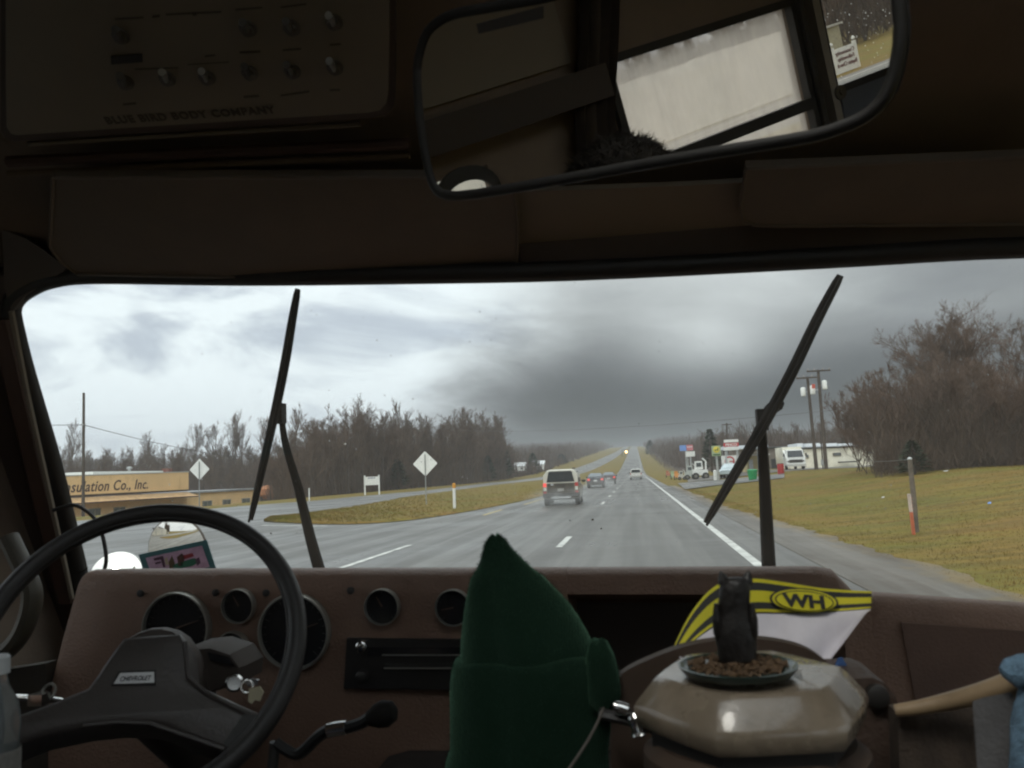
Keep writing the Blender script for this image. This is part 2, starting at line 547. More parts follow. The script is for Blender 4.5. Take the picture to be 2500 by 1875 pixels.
# drive to the yard on the bank, and the yard
lo = [on_ground(*p) for p in ((1672, 1196), (1750, 1186), (1830, 1178), (1915, 1168))]
hi = [on_ground(*p) for p in ((1655, 1181), (1740, 1174), (1830, 1166), (1915, 1157))]
rows = [((b.x, b.y), (a.x, a.y)) for a, b in zip(lo, hi)]
tag(part('driveway', drape(rows, 0.05, 6), ASPH, smooth=0), kind='structure')
rows = [((5.2, 92), (34, 88)), ((5.6, 98), (36, 98)), ((6, 106), (38, 110)), ((6.5, 116), (40, 122))]
tag(part('yard_paving', drape(rows, 0.06, 10), GRAVEL, smooth=0), kind='structure')

def verge(y): return 3.3 + 0.8 * (1.0 - sms(y, 13, 36))
# grass island between the carriageways
MR = [(-16.6, 37.2), (-15.2, 35.6), (-12.5, 33.0), (-10.4, 32.0), (-9.0, 33.4), (-8.2, 37), (-7.5, 43.7), (-6.9, 54.5), (-6.6, 75), (-6.5, 110), (-6.5, 150), (-6.5, 200), (-6.5, 260), (-6.5, 340), (-6.5, 500), (-6.6, 700), (-6.8, 900), (-7, 1200), (-7, 1600)]
ML = [(-16.9, 37.6), (-17.1, 39.0), (-17.2, 41), (-17.3, 43.5), (-17.4, 46.5), (-17.6, 50), (-18.4, 58), (-19.4, 67), (-20.7, 77), (-22.3, 110), (-24.0, 150), (-23.5, 200), (-21.5, 260), (-19, 340), (-15, 500), (-13, 700), (-12, 900), (-11, 1200), (-11, 1600)]
def dense(pts, k): return smooth_open([V(p) for p in pts], k)
mr, ml = dense(MR, 5), dense(ML, 5)
g = G()
nr = len(mr)
prof = [(0.0, 0.012), (0.012, 0.07), (0.06, 0.12), (0.3, 0.17), (0.7, 0.17), (0.94, 0.12), (0.988, 0.07), (1.0, 0.012)]
rings = []
for a, b in zip(ml, mr):
    wd = (b - a).length
    rings.append([])
    for f, h in prof:
        p = a.lerp(b, f)
        rings[-1].append(V((p.x, p.y, terrain(p.x, p.y) + h * min(1, wd / 2.5) + 0.02 + max(0, p.y - 200) * 0.0006)))
g.loft(rings, cap=False, closed=False)
tag(part('grass_island', g, GRASS, smooth=0), kind='structure')

# painted lines
def line(x0, x1, y0, y1, m, name='road_marking', off=0.018):
    rows = [((x0, y), (x1, y)) for y in yrange(y0, y1)]
    return tag(part(name, drape(rows, lambda x, y: roff(x, y) + (off - 0.012) + max(0, y - 200) * 0.0002, 1), m, smooth=0), kind='structure')
line(1.77, 1.94, -30, 900, WHITE)
y = 19.1
for yy in (19.0, 42.6, 54.0, 64.3, 76, 88, 100, 112, 124, 136):
    line(-1.85, -1.70, yy, yy + 3.0, WHITE)
line(-5.72, -5.58, 15.0, 21.0, WHITE)
line(-6.45, -6.33, 35.5, 40.5, YELLOW)
line(-6.12, -6.0, 46, 300, YELLOW)
a, b = on_ground(640, 1284), on_ground(800, 1286)
rows = [((a.x, a.y + 0.12), (a.x, a.y - 0.12)), ((b.x, b.y + 0.09), (b.x, b.y - 0.09))]
tag(part('road_marking', drape(rows, 0.018, 1), WHITE, smooth=0), kind='structure')
rows = [((farl(y) + 1.2, y), (farl(y) + 1.36, y)) for y in yrange(-90, 40)]
tag(part('road_marking', drape(rows, 0.018, 1), WHITE, smooth=0), kind='structure')

# grass blades on the verge and on the island
def blades(name, pts, hmin, hmax, wd, m):
    vs, fs = [], []
    for (x, y, z) in pts:
        for _ in range(3):
            a = random.random() * 6.283; h = random.uniform(hmin, hmax); l = random.uniform(0.2, 0.9) * h
            bx, by = x + random.uniform(-.05, .05), y + random.uniform(-.05, .05)
            ca, sa = math.cos(a), math.sin(a); q = a + 1.57
            i = len(vs)
            vs += [(bx - ca * wd, by - sa * wd, z - 0.01), (bx + ca * wd, by + sa * wd, z - 0.01), (bx + math.cos(q) * l, by + math.sin(q) * l, z + h)]
            fs.append((i, i + 1, i + 2))
    me = bpy.data.meshes.new(name); me.from_pydata(vs, [], fs); me.materials.append(m)
    o = bpy.data.objects.new(name, me); COL.objects.link(o)
    return tag(o, kind='stuff')
def blade_mat():
    m = bpy.data.materials.new('grass_blades'); m.use_nodes = True
    n = N(m.node_tree); b = m.node_tree.nodes['Principled BSDF']
    p = n.new('ShaderNodeNewGeometry').outputs['Position']
    a = n.sm(n.noise(p, 0.3, 4, 0.6), 0.35, 0.65)
    c = n.mix(a, (0.130, 0.116, 0.017), (0.182, 0.108, 0.023))
    c = n.mix(1.0, c, n.mix(n.noise(p, 17.0, 2, 0.6), (0.85, 0.85, 0.85), (1.15, 1.15, 1.12)), 'MULTIPLY')
    n.put(b.inputs['Base Color'], c); b.inputs['Roughness'].default_value = 0.8
    b.inputs['Specular IOR Level'].default_value = 0.2
    return m
BLADE = blade_mat()
pts = []
while len(pts) < 42000:
    y = 8 + 70 * random.random() ** 1.6; x = random.uniform(3.1, 4 + y * 0.47) if random.random() < .85 else random.uniform(3.0, 4.2)
    if mnoise.noise((x * 0.5, y * 0.5, 0)) + random.random() * 1.1 < 0.25: continue
    if x < verge(y) - 0.15 + 0.6 * random.random(): continue
    pts.append((x, y, terrain(x, y)))
blades('grass', pts, 0.02, 0.05, 0.005, BLADE)
pts = []
while len(pts) < 11000:
    k = random.randrange(0, 46); f = random.random()
    t = random.random()
    a = ml[k].lerp(ml[k + 1], t); b = mr[k].lerp(mr[k + 1], t)
    p = a.lerp(b, f)
    h = interp(prof, f) * min(1, (b - a).length / 2.5)
    pts.append((p.x, p.y, h + 0.02))
blades('grass', pts, 0.03, 0.10, 0.010, BLADE)

# ================================================================== TREES
BARK = mat('bark_grey_brown', (0.085, 0.066, 0.052), 0.9, var=0.25, vscale=2.0, spec=0.15)
TWIG = mat('twigs_brown', (0.130, 0.092, 0.070), 0.9, var=0.3, vscale=0.8, spec=0.15)
TWIG_RED = mat('twigs_russet', (0.140, 0.095, 0.072), 0.9, var=0.3, vscale=0.6, spec=0.15)
NEEDLE = mat('evergreen_needles', (0.030, 0.042, 0.024), 0.85, var=0.35, vscale=1.0, spec=0.2)
BRUSH = mat('brush_brown', (0.088, 0.063, 0.047), 0.9, var=0.35, vscale=0.35, spec=0.1, world=True)

def wander(d, amt, rng):
    return (d + V((rng.gauss(0, amt), rng.gauss(0, amt), rng.gauss(0, amt * 0.7)))).normalized()
def perp(d, rng):
    q = V((rng.gauss(0, 1), rng.gauss(0, 1), rng.gauss(0, 1)))
    return (q - d * q.dot(d)).normalized()
def gen_tree(seed, h, crown_lo=0.3, limbs=13, sub=6, twigs=6, ang=0.75, limb_len=0.42, r0=0.018, tw=0.011, levels=3, stems=1, lift=0.25):
    """Bare tree as two meshes: (trunk, crown). Unit: metres, base at the origin."""
    rng = random.Random(seed)
    T, C = G(), G()
    tv, tf = [], []
    def twig(p, d, l, wdt):
        q = perp(d, rng) * wdt
        e = p + d * l + perp(d, rng) * l * 0.15
        i = len(tv); tv.extend((tuple(p - q), tuple(p + q), tuple(e))); tf.append((i, i + 1, i + 2))
    def branch(p, d, l, r, lev, n=3):
        pts, rad = [p], [r]
        for i in range(n):
            d = wander(d, 0.17, rng); d = (d + V((0, 0, lift * 0.35))).normalized()
            p = p + d * (l / n); pts.append(p); rad.append(r * (1 - 0.75 * (i + 1) / n))
        C.tube(pts, rad, 3, cap=False)
        k = sub if lev < levels else twigs
        for i in range(k):
            t = rng.uniform(0.25, 1.0) * n; j = min(int(t), n - 1)
            q = pts[j].lerp(pts[j + 1], t - j); dd = (pts[j + 1] - pts[j]).normalized()
            nd = (dd * math.cos(ang) + perp(dd, rng) * math.sin(ang) + V((0, 0, lift))).normalized()
            ll = l * rng.uniform(0.35, 0.62)
            if lev < levels:
                branch(q, nd, ll, max(r * 0.45, tw * 0.8), lev + 1, 2)
            else:
                twig(q, nd, ll, tw)
                twig(q, (nd + perp(nd, rng) * 0.5).normalized(), ll * 0.8, tw)
    for s in range(stems):
        lean = V((rng.gauss(0, .06), rng.gauss(0, .06), 1)) if stems == 1 else V((rng.gauss(0, .32), rng.gauss(0, .32), 1))
        d = lean.normalized(); p = V((0, 0, -0.15)) if stems == 1 else V((rng.gauss(0, .25), rng.gauss(0, .25), -0.1))
        hh = h * (1 if stems == 1 else rng.uniform(0.7, 1)) * 0.86
        pts, rad = [p], [h * r0 * (1.25 if stems == 1 else 0.7)]
        n = 7
        for i in range(n):
            d = wander(d, 0.05, rng); d = (d + V((0, 0, 0.05))).normalized()
            p = p + d * (hh / n); pts.append(p); rad.append(max(rad[0] * (1 - 0.93 * (i + 1) / n), 0.015))
        T.tube(pts, rad, 6 if stems == 1 else 4, cap=False)
        for i in range(limbs):
            t = (crown_lo + (1 - crown_lo) * (i + rng.random()) / limbs) * n; j = min(int(t), n - 1)
            q = pts[j].lerp(pts[j + 1], t - j); dd = (pts[j + 1] - pts[j]).normalized()
            a2 = ang * rng.uniform(0.75, 1.2)
            nd = (dd * math.cos(a2) + perp(dd, rng) * math.sin(a2)).normalized()
            f = (t / n - crown_lo) / (1 - crown_lo)
            ll = h * limb_len * (1.0 - 0.62 * f) * rng.uniform(0.75, 1.15)
            branch(q, nd, ll, h * r0 * 0.42 * (1 - 0.6 * f) + 0.006, 1)
    C.add(tv, tf)
    return T.mesh('trunk', smooth=60), C.mesh('crown', smooth=0)
def gen_conifer(seed, h, wd):
    rng = random.Random(seed)
    T, C = G(), G()
    T.tube([(0, 0, -0.1), (0, 0, h * 0.5), (0, 0, h * 0.97)], [h * 0.02, h * 0.014, 0.01], 6)
    for i in range(int(h * 95)):
        f = rng.random() ** 0.8; z = h * (0.1 + 0.88 * f); rr = wd * (1 - f) ** 0.8 * rng.uniform(0.3, 1.05)
        a = rng.random() * 6.283
        p = V((math.cos(a) * rr, math.sin(a) * rr, z - rr * 0.15)); l = rng.uniform(0.15, 0.5) * (0.5 + wd * 0.35)
        d = V((math.cos(a), math.sin(a), rng.uniform(-.5, .6))).normalized(); q = perp(d, rng) * l * 0.35
        C.add([p - q, p + q, p + d * l], [[0, 1, 2]])
        C.add([p * 0.8 + V((0, 0, z * 0.2)), p - q * 0.6, p + q * 0.6], [[0, 1, 2]])
    return T.mesh('trunk', smooth=60), C.mesh('crown', smooth=0)
def tree_obj(name, meshes, mats, label, cat, loc, rz=0, sc=(1, 1, 1), group=None):
    t = thing(name, label, cat, loc, group)
    t.rotation_euler.z = rz; t.scale = sc
    for me, m, nm in zip(meshes, mats, ('trunk', 'crown')):
        if not me.materials: me.materials.append(m)
        o = bpy.data.objects.new(nm, me); COL.objects.link(o); o.parent = t
    return t

WOOD = [gen_tree(100 + i, 10, crown_lo=0.20, limbs=20, sub=6, twigs=8, ang=0.55, limb_len=0.30, r0=0.010, tw=0.0058, lift=0.26) for i in range(5)]
TALL = [gen_tree(200 + i, 13, crown_lo=0.40, limbs=17, sub=6, twigs=7, ang=0.42, limb_len=0.26, r0=0.010, tw=0.0055, lift=0.38) for i in range(4)]
SHRUB = [gen_tree(300 + i, 5.5, crown_lo=0.15, limbs=11, sub=6, twigs=9, ang=0.62, limb_len=0.36, r0=0.0085, tw=0.0045, stems=4) for i in range(4)]
BIG = [gen_tree(400 + i, 11, crown_lo=0.30, limbs=16, sub=6, twigs=8, ang=0.68, limb_len=0.48, r0=0.016, tw=0.0044, levels=4) for i in range(2)]
CONI = [gen_conifer(500 + i, 10, 2.2) for i in range(2)]

def at_dist(px, py, Y):
    p = at_y(px, py, Y); return p
def top_of(px, ytop, Y):
    """Ground point under px at distance Y, and the height that reaches image row ytop there."""
    p = at_y(px, ytop, Y); zb = terrain(p.x, p.y)
    return V((p.x, p.y, zb)), p.z - zb
def beyond(px, Y):
    return max(Y, 41.0 * 2100.0 / max(60.0, 1554.0 - px)) if px > 660 else Y
SKY = [(140, 1090), (660, 1082), (700, 1060), (760, 1020), (850, 985), (910, 1000), (960, 1005), (1005, 992), (1050, 1015), (1100, 1003), (1150, 998), (1205, 1015), (1232, 1045), (1250, 1080)]
rng = random.Random(11)
k = 0
for row, Y in enumerate((96, 112, 132)):
    px = 150 + rng.random() * 10
    while px < 1245:
        Yj = beyond(px, (Y + rng.uniform(-6, 6)) * (1.0 + 1.0 * sms(px, 700, 610))) + rng.uniform(0, 14)
        base, h = top_of(px, interp(SKY, px) + rng.uniform(-6, 26) + (10 if row == 0 else 0), Yj)
        if h > 2.5:
            s = h / 10.0
            tree_obj('bare_tree', WOOD[k % 5], (BARK, TWIG), 'bare brown tree standing in the wood beyond the opposite carriageway', 'tree', base, rng.random() * 6.28, (s * 1.0, s * 1.0, s), 'trees of the wood beyond the opposite carriageway')
            k += 1
        px += rng.uniform(13, 25) * (1 if row else 1.15)
for i, (px, py, Y, lab) in enumerate(((172, 1024, 128, 'bare tree on the skyline behind the lone pole by the tan building'),
        (361, 1052, 135, 'small faint bare tree on the skyline above the company lettering'),
        (455, 1022, 128, 'slim bare tree rising above the wood left of the smaller diamond sign'),
        (523, 1026, 130, 'slim bare tree on the skyline between two others, above the low tan wing'),
        (567, 1003, 120, 'tall slim bare tree with dark trunk, left beside the driver side wiper blade'),
        (592, 1009, 128, 'slim pale bare tree close to a taller dark trunk, by the wiper blade'),
        (634, 1005, 125, 'slim bare tree showing just behind the driver side wiper blade'),
        (720, 984, 122, 'tallest slim bare tree on the skyline right of the driver side wiper arm'),
        (868, 966, 118, 'tall pale bare tree topping the wood above the white notice board'),
        (985, 972, 118, 'tall thin bare tree topping the wood above the larger diamond sign'),
        (1138, 982, 116, 'pale bare tree near the end of the wood above the striped beige vehicle'),
        (1206, 1003, 112, 'last pale bare tree at the sloping end of the wood'))):
    base, h = top_of(px, py, Y * 1.8 if px < 700 else beyond(px, Y) + 8)
    s = h / 13.0 * 1.02
    tree_obj('bare_tree', TALL[i % 4], (BARK, TWIG), lab, 'tree', base, i * 1.3, (s * 1.05, s * 1.05, s), 'tall trees on the skyline')
# far woods on both sides of the road ahead
k = 0
def far_spot(r_):
    Y = 205 + 620 * r_.random() ** 1.8
    side_ = r_.random()
    if side_ < .48: x = -41 - abs(r_.gauss(0, 1)) * 26 - max(0, 250 - Y) * .15
    else: x = 9.5 + abs(r_.gauss(0, 1)) * (22 + Y * .06) + max(0, 330 - Y) * .10
    e = min(1.0, .72 + (x - 9) / 40 if x > 0 else .85 + (-41 - x) / 40)
    return x, Y, e
for i in range(124):
    x, Y, e = far_spot(rng)
    h = rng.uniform(9.5, 13.5) * e
    tree_obj('bare_tree', WOOD[k % 5], (BARK, TWIG), 'far bare tree in the brown woods where the road climbs away', 'tree', (x, Y, terrain(x, Y)), rng.random() * 6, (h / 10 * 1.25, h / 10 * 1.25, h / 10), 'far trees along the road ahead')
    k += 1
def conifer(px, yt, Y, wd, lab, i=0, name='evergreen_tree'):
    base, h = top_of(px, yt, Y)
    tree_obj(name, CONI[i], (BARK, NEEDLE), lab, 'evergreen', base, 1.0, (wd, wd, h / 10.0))
conifer(1586, 1074, 640, 2.2, 'dark narrow evergreen beside the right edge of the road far ahead')
conifer(1732, 1046, 150, 0.95, 'broad dark evergreen behind the green and yellow sign', 1)
conifer(1228, 1085, 270, 1.7, 'dark evergreen at the end of the bare wood', 1)
conifer(1190, 1112, 235, 1.3, 'small dark evergreen at the foot of the wood near the beige vehicle', 0)
conifer(970, 1120, 146, 1.1, 'low dark evergreen in the wood behind the larger diamond sign', 1)
conifer(1300, 1105, 350, 1.6, 'dark evergreen above the white houses beyond the median', 0)
conifer(1370, 1108, 480, 2.2, 'dark evergreen in the far woods right of the white houses', 1)
conifer(2225, 1075, 44, 0.42, 'low dark evergreen bush at the foot of the bare thicket', 0, 'evergreen_bush')
conifer(2060, 1068, 180, 0.8, 'small evergreen peeping over the white shed roof', 1)

def brush(name, n, place, hmin, hmax, wdt, m, lean=0.25):
    vs, fs = [], []
    for _ in range(n):
        p, hs = place()
        h = random.uniform(hmin, hmax) * hs
        a = random.random() * 6.283; q = V((math.cos(a), math.sin(a), 0)) * wdt * random.uniform(0.5, 1.6)
        e = p + V((random.gauss(0, lean) * h, random.gauss(0, lean) * h, h))
        md = p.lerp(e, 0.5) + V((random.gauss(0, .06) * h, random.gauss(0, .06) * h, 0))
        i = len(vs)
        vs += [tuple(p - q), tuple(p + q), tuple(md + q * 0.6), tuple(md - q * 0.6), tuple(e)]
        fs += [(i, i + 1, i + 2, i + 3), (i + 3, i + 2, i + 4)]
    me = bpy.data.meshes.new(name); me.from_pydata(vs, [], fs); me.materials.append(m)
    o = bpy.data.objects.new(name, me); COL.objects.link(o)
    return tag(o, kind='stuff')
def place_left():
    px = random.uniform(120, 1250); Y = random.uniform(94, 150)
    Y = beyond(px, Y * (1.0 + 1.0 * sms(px, 700, 610))) + random.uniform(0, 16)
    b, h = top_of(px, interp(SKY, px) + 12, Y)
    zz = random.random() ** 1.6 * max(h - 2.2, 0.5) * 0.9
    return b + V((0, 0, zz)), 1.0
brush('undergrowth', 90000, place_left, 0.8, 2.4, 0.022, BRUSH)
_rf = random.Random(77)
def place_far():
    x, Y, e = far_spot(_rf)
    h = (8.5 + 3.0 * mnoise.noise((x * .09, Y * .03, 2.0))) * e
    return V((x, Y, terrain(x, Y) + random.random() ** 1.3 * h)), .9
brush('undergrowth', 30000, place_far, 1.2, 3.8, 0.06, BRUSH)
def place_hill():
    Y = 330 + 1300 * random.random() ** 1.3
    x = random.uniform(14, 60 + Y * 0.25) if random.random() < .5 else random.uniform(-90 - Y * .3, -38)
    e = min(1.0, 0.35 + (abs(x - (5 if x > 0 else -30))) / 45.0)
    return V((x, Y, terrain(x, Y) + random.random() * 3 * e)), (1.0 + Y / 700) * e * (1 + .35 * mnoise.noise((x * .05, Y * .02, 0)))
brush('forest', 60000, place_hill, 3.0, 5.5, 0.22, BRUSH, 0.2)

# thicket on the bank
THK = [(2055, 985), (2085, 925), (2150, 890), (2220, 868), (2300, 862), (2400, 868), (2500, 880), (2650, 890)]
for i, (px, Y) in enumerate(((2075, 58), (2105, 52), (2140, 57), (2175, 50), (2215, 55), (2255, 48), (2290, 54), (2330, 47), (2370, 53), (2405, 46), (2445, 52), (2480, 46), (2520, 51), (2560, 46), (2600, 52))):
    base, h = top_of(px, interp(THK, px) + rng.uniform(-12, 14), Y)
    s = h / 5.0
    tree_obj('bare_shrub', SHRUB[i % 4], (BARK, TWIG_RED), 'many stemmed russet bare shrub in the thicket on the bank', 'shrub', base, i * 2.1, (s * 0.85, s * 0.85, s), 'shrubs of the thicket on the bank')
for i, (px, yt, Y, lab) in enumerate(((2325, 716, 55, 'big spreading bare tree with forked limbs rising out of the thicket'), (2455, 728, 60, 'second big bare tree at the frame edge, its crown denser and redder'), (2240, 770, 58, 'smaller spreading bare tree on the side of the thicket nearest the poles'))):
    base, h = top_of(px, yt, Y)
    tree_obj('spreading_tree', BIG[i % 2], (BARK, TWIG_RED), lab, 'tree', base, 0.7 + i, (h / 11 * .92, h / 11 * .92, h / 11 * .84), 'big trees above the thicket')
def place_thk():
    px = random.uniform(2120, 2720); Y = random.uniform(45, 60)
    if px < 2200 and random.random() < 0.5: px += 100
    b, h = top_of(px, interp(THK, px) + 60, Y)
    return b + V((0, 0, random.random() ** 2.2 * max(h - 1.5, 0.3))), 1.0
brush('undergrowth', 60000, place_thk, 0.5, 1.6, 0.008, BRUSH, 0.55)

# ================================================================== BESIDE THE ROAD
METAL = mat('galvanised_steel', (0.42, 0.43, 0.42), 0.5, 0.6, var=0.2, vscale=3)
SIGNBACK = mat('sign_back_aluminium', (0.84, 0.84, 0.80), 0.5, 0.0, var=0.07, vscale=2.5)
WPAINT = mat('white_paint', (0.74, 0.74, 0.70), 0.55, var=0.08, vscale=3)
POLEWOOD = mat('pole_wood', (0.075, 0.058, 0.046), 0.9, var=0.3, vscale=2.0, bump=0.3, bscale=12)
DARK = mat('dark_trim', (0.02, 0.02, 0.02), 0.6, var=0.1)
TAN = mat('tan_siding', (0.84, 0.57, 0.28), 0.75, var=0.08, vscale=0.25, dirt=((0.36, 0.22, 0.10), 0.5, 0.35))
BROWNTXT = mat('brown_lettering', (0.085, 0.045, 0.030), 0.7, var=0.1)
ROOFBR = mat('brown_shingle', (0.52, 0.33, 0.16), 0.85, var=0.25, vscale=1.2)
ROOFGR = mat('grey_felt_roof', (0.27, 0.28, 0.29), 0.7, var=0.25, vscale=0.6)
GLASSD = mat('window_glass_dark', (0.10, 0.115, 0.12), 0.12, var=0.4, vscale=0.8, spec=0.6)
ORANGE = mat('orange_paint', (0.48, 0.115, 0.045), 0.6, var=0.15, vscale=8)
AMBER = mat('amber_reflector', (0.62, 0.27, 0.02), 0.5, var=0.1)

# diamond warning signs seen from behind
def diamond(px, py, hd, Y, lab):
    c = at_y(px, py, Y)
    gz = terrain(c.x, c.y)
    t = thing('road_sign', lab, 'road sign', (c.x, c.y, gz), 'backs of diamond road signs')
    pts = []
    cor = [V((0, 0, hd)), V((hd, 0, 0)), V((0, 0, -hd)), V((-hd, 0, 0))]
    for i, q in enumerate(cor):
        pr, nx_ = cor[i - 1], cor[(i + 1) % 4]
        pts += [c + q.lerp(pr, 0.05), c + q.lerp(pr, 0.02) * 0.985 + c * 0.0, c + q.lerp(nx_, 0.02) * 0.985, c + q.lerp(nx_, 0.05)]
    part('sign_plate', G().prism(pts, (0, 0.012, 0)), SIGNBACK, t, smooth=0)
    g = G()
    for s in (-1, 1):
        g.box((c.x + s * 0.018, c.y - 0.035, (gz + c.z + hd * 0.75) / 2 - 0.05), (0.012, 0.035, c.z + hd * 0.75 - gz + 0.1))
    g.box((c.x, c.y - 0.02, (gz + c.z + hd * 0.75) / 2 - 0.05), (0.05, 0.008, c.z + hd * 0.75 - gz + 0.1))
    part('post', g, METAL, t, smooth=0)
    for dz in (-0.3, 0.3):
        part('bolt', G().lathe((c.x, c.y - 0.06, c.z + dz), (0, -1, 0), [(0.018, 0), (0.018, 0.012)], 6), METAL, t)
diamond(1038, 1132, 0.71, 47.5, 'pale back of the larger diamond road sign standing on the grass island')
diamond(487, 1146, 0.66, 50.0, 'pale back of the smaller diamond road sign in front of the tan building')

# white marker posts
def marker(px, ytop, ybase, wd, lab, cap=None, Y=None):
    b = on_ground(px, ybase)
    h = (ybase - ytop) / 2100.0 * b.y
    t = thing('marker_post', lab, 'marker post', b)
    z0 = b.z + (0.12 if cap else 0)
    part('post', G().lathe((b.x, b.y, b.z - 0.05), (0.01, 0, 1), [(wd, 0), (wd, 0.05 + h * (0.83 if cap else 1)), (wd * 0.8, 0.06 + h * (0.83 if cap else 1))], 12), WPAINT, t)
    if cap:
        part('cap', G().lathe((b.x + 0.01 * h, b.y, b.z + h * 0.832), (0.01, 0, 1), [(wd * 1.06, 0), (wd * 1.06, h * 0.15), (wd * 0.7, h * 0.175), (0.01, h * 0.18)], 12), cap, t)
marker(1110, 1180, 1249, 0.075, 'white marker post with orange top on the grass island', AMBER)
marker(755, 1191, 1224, 0.06, 'short plain white post on the far edge of the opposite carriageway')

# white notice board on two posts
c = at_y(908, 1180, 100)
gz = terrain(c.x, c.y)
t = thing('notice_board', 'white notice board on two posts before the wood', 'sign', (c.x, c.y, gz))
hw = 0.88
part('board', G().box((c.x, c.y, at_y(908, 1174, 100).z), (1.62, 0.06, 1.0)), WPAINT, t, smooth=0)
for s in (-1, 1):
    part('post', G().box((c.x + s * hw, c.y, (gz + at_y(908, 1160, 100).z) / 2), (0.15, 0.15, at_y(908, 1160, 100).z - gz)), WPAINT, t, smooth=0)
g = G()
zt = at_y(908, 1167, 100).z
for x0, w_ in ((-0.35, 0.22), (-0.08, 0.2), (0.14, 0.16), (0.36, 0.14)):
    g.box((c.x + x0, c.y - 0.035, zt), (w_, 0.01, 0.15))
part('faded_print', g, mat('faded_print', (0.22, 0.24, 0.30), 0.7), t, smooth=0)

# lone pole with its wires
def cable(name, pts, r, lab, m=None):
    g = G().tube(pts, r, 5)
    return single(name, g, m or DARK, lab, 'wire', origin=pts[0])
def sag(a, b, s, n=24):
    return [a.lerp(b, i / n) - V((0, 0, s * 4 * (i / n) * (1 - i / n))) for i in range(n + 1)]
c = at_y(203, 1262, 79)
c.z = terrain(c.x, c.y)
tp = at_y(204.5, 959, 79)
t = thing('utility_pole', 'lone dark wooden pole in front of the tan building', 'utility pole', c, 'utility poles')
part('pole', G().tube([c - V((0, 0, .2)), V((tp.x, tp.y, tp.z))], [0.17, 0.125], 10), POLEWOOD, t)
wz = at_y(203, 1037, 79)
part('clamp', G().box((wz.x, wz.y, wz.z), (0.32, 0.32, 0.12)), METAL, t, smooth=0)
cable('overhead_wire', sag(V((wz.x, wz.y, wz.z)), at_y(60, 1036, 74), 0.05), 0.03, 'dark wire running from the lone pole towards the windscreen pillar')
e = at_y(620, 1118, 150)
cable('overhead_wire', sag(V((wz.x, wz.y, wz.z)), e, 0.6), 0.035, 'dark wire sloping down from the lone pole across the sky to the wood')
e2 = at_y(2560, 948, 62); e1 = at_y(1120, 1050, 190)
cable('overhead_wire', sag(e1, e2, 1.2, 60), 0.022, 'thin wire crossing the storm sky from the wood to the thicket', mat('wire_grey', (0.12, 0.11, 0.11), 0.6))

# the tan company building
BX = -78.0
def bx_(px, py): return at_x(px, py, BX)
t = thing('company_building', 'long tan building lettered Insulation Co., Inc. beyond the crossing', 'building', (BX, 130, -2.3))
y0, y1, y2 = 84.0, 141.9, 169.0
part('wall', G().box((BX - 9, (y0 + y2) / 2, -0.85), (18, y2 - y0, 3.3)), TAN, t, smooth=0)
f = [V((BX + 0.35, y0, 1.40)), V((BX + 0.35, y1, 1.56)), V((BX + 0.35, y1, 4.55)), V((BX + 0.35, y0, 3.72))]
part('fascia', G().prism(f, (-14, 0, 0)), TAN, t, smooth=0)
part('parapet_cap', G().prism([f[3] + V((0.06, 0, 0.003)), f[2] + V((0.06, 0.1, 0.003)), f[2] + V((0.06, 0.1, 0.16)), f[3] + V((0.06, 0, 0.16))], (-14.2, 0, 0)), mat('parapet_grey', (0.5, 0.5, 0.46), 0.6), t, smooth=0)
part('rooftop_sheet', G().prism([V((BX - 1, 117, 4.32)), V((BX - 1, 136, 4.62)), V((BX - 1, 136, 4.85)), V((BX - 1, 117, 4.78))], (-5, 0, 0)), WPAINT, t, smooth=0)
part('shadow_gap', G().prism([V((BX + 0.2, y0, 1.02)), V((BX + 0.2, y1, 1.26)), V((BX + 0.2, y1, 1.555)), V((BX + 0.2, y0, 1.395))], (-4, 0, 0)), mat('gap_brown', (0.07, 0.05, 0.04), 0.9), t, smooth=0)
part('awning_roof', G().prism([V((BX + 0.1, y0 + .01, 1.12)), V((BX + 2.2, y0 + .01, 0.42)), V((BX + 2.2, y0 + .01, 0.28)), V((BX + 0.1, y0 + .01, 0.80))], (0, y1 - y0, 0)), ROOFBR, t, smooth=0)
part('gutter', G().box((BX + 2.26, (y0 + y1) / 2, 0.30), (0.12, y1 - y0, 0.16)), BROWNTXT, t, smooth=0)
part('flat_roof', G().prism([V((BX + 0.4, y1 + 0.02, 0.80)), V((BX + 0.4, y2 + 0.3, 0.95)), V((BX + 0.4, y2 + 0.3, 1.24)), V((BX + 0.4, y1 + 0.02, 1.12))], (-18, 0, 0)), ROOFGR, t, smooth=0)
part('roof_vent', G().lathe((BX - 4, 131, 4.3), (0, 0, 1), [(0.22, 0), (0.22, 1.0), (0.45, 1.05), (0.45, 1.25), (0.1, 1.4)], 12), METAL, t)
part('roof_box', G().box((BX - 2, 139, 4.9), (1.2, 1.3, 0.8)), mat('rust_brown', (0.16, 0.06, 0.04), 0.8), t, smooth=0)
# letters on the fascia, running away along the wall
ob = bx_(158, 1200); oe = bx_(356, 1176)
sl = (4.55 - 3.72) / (y1 - y0) * 0.55
me = text_mesh('Insulation Co., Inc.', 2.15, (BX + 0.36, 107.0, 1.86), (0, 1, sl), (0, -sl, 1), extrude=0.03, shear=0.28, bold=0.03, space=1.08, xs=0.92)
ext = max(v.co.y for v in me.vertices) - min(v.co.y for v in me.vertices)
y_hi = max(v.co.y for v in me.vertices); tgt = oe.y - bx_(143, 1195).y
for v in me.vertices: v.co.y = oe.y + (v.co.y - y_hi) * tgt / ext
part('lettering', me, BROWNTXT, t)
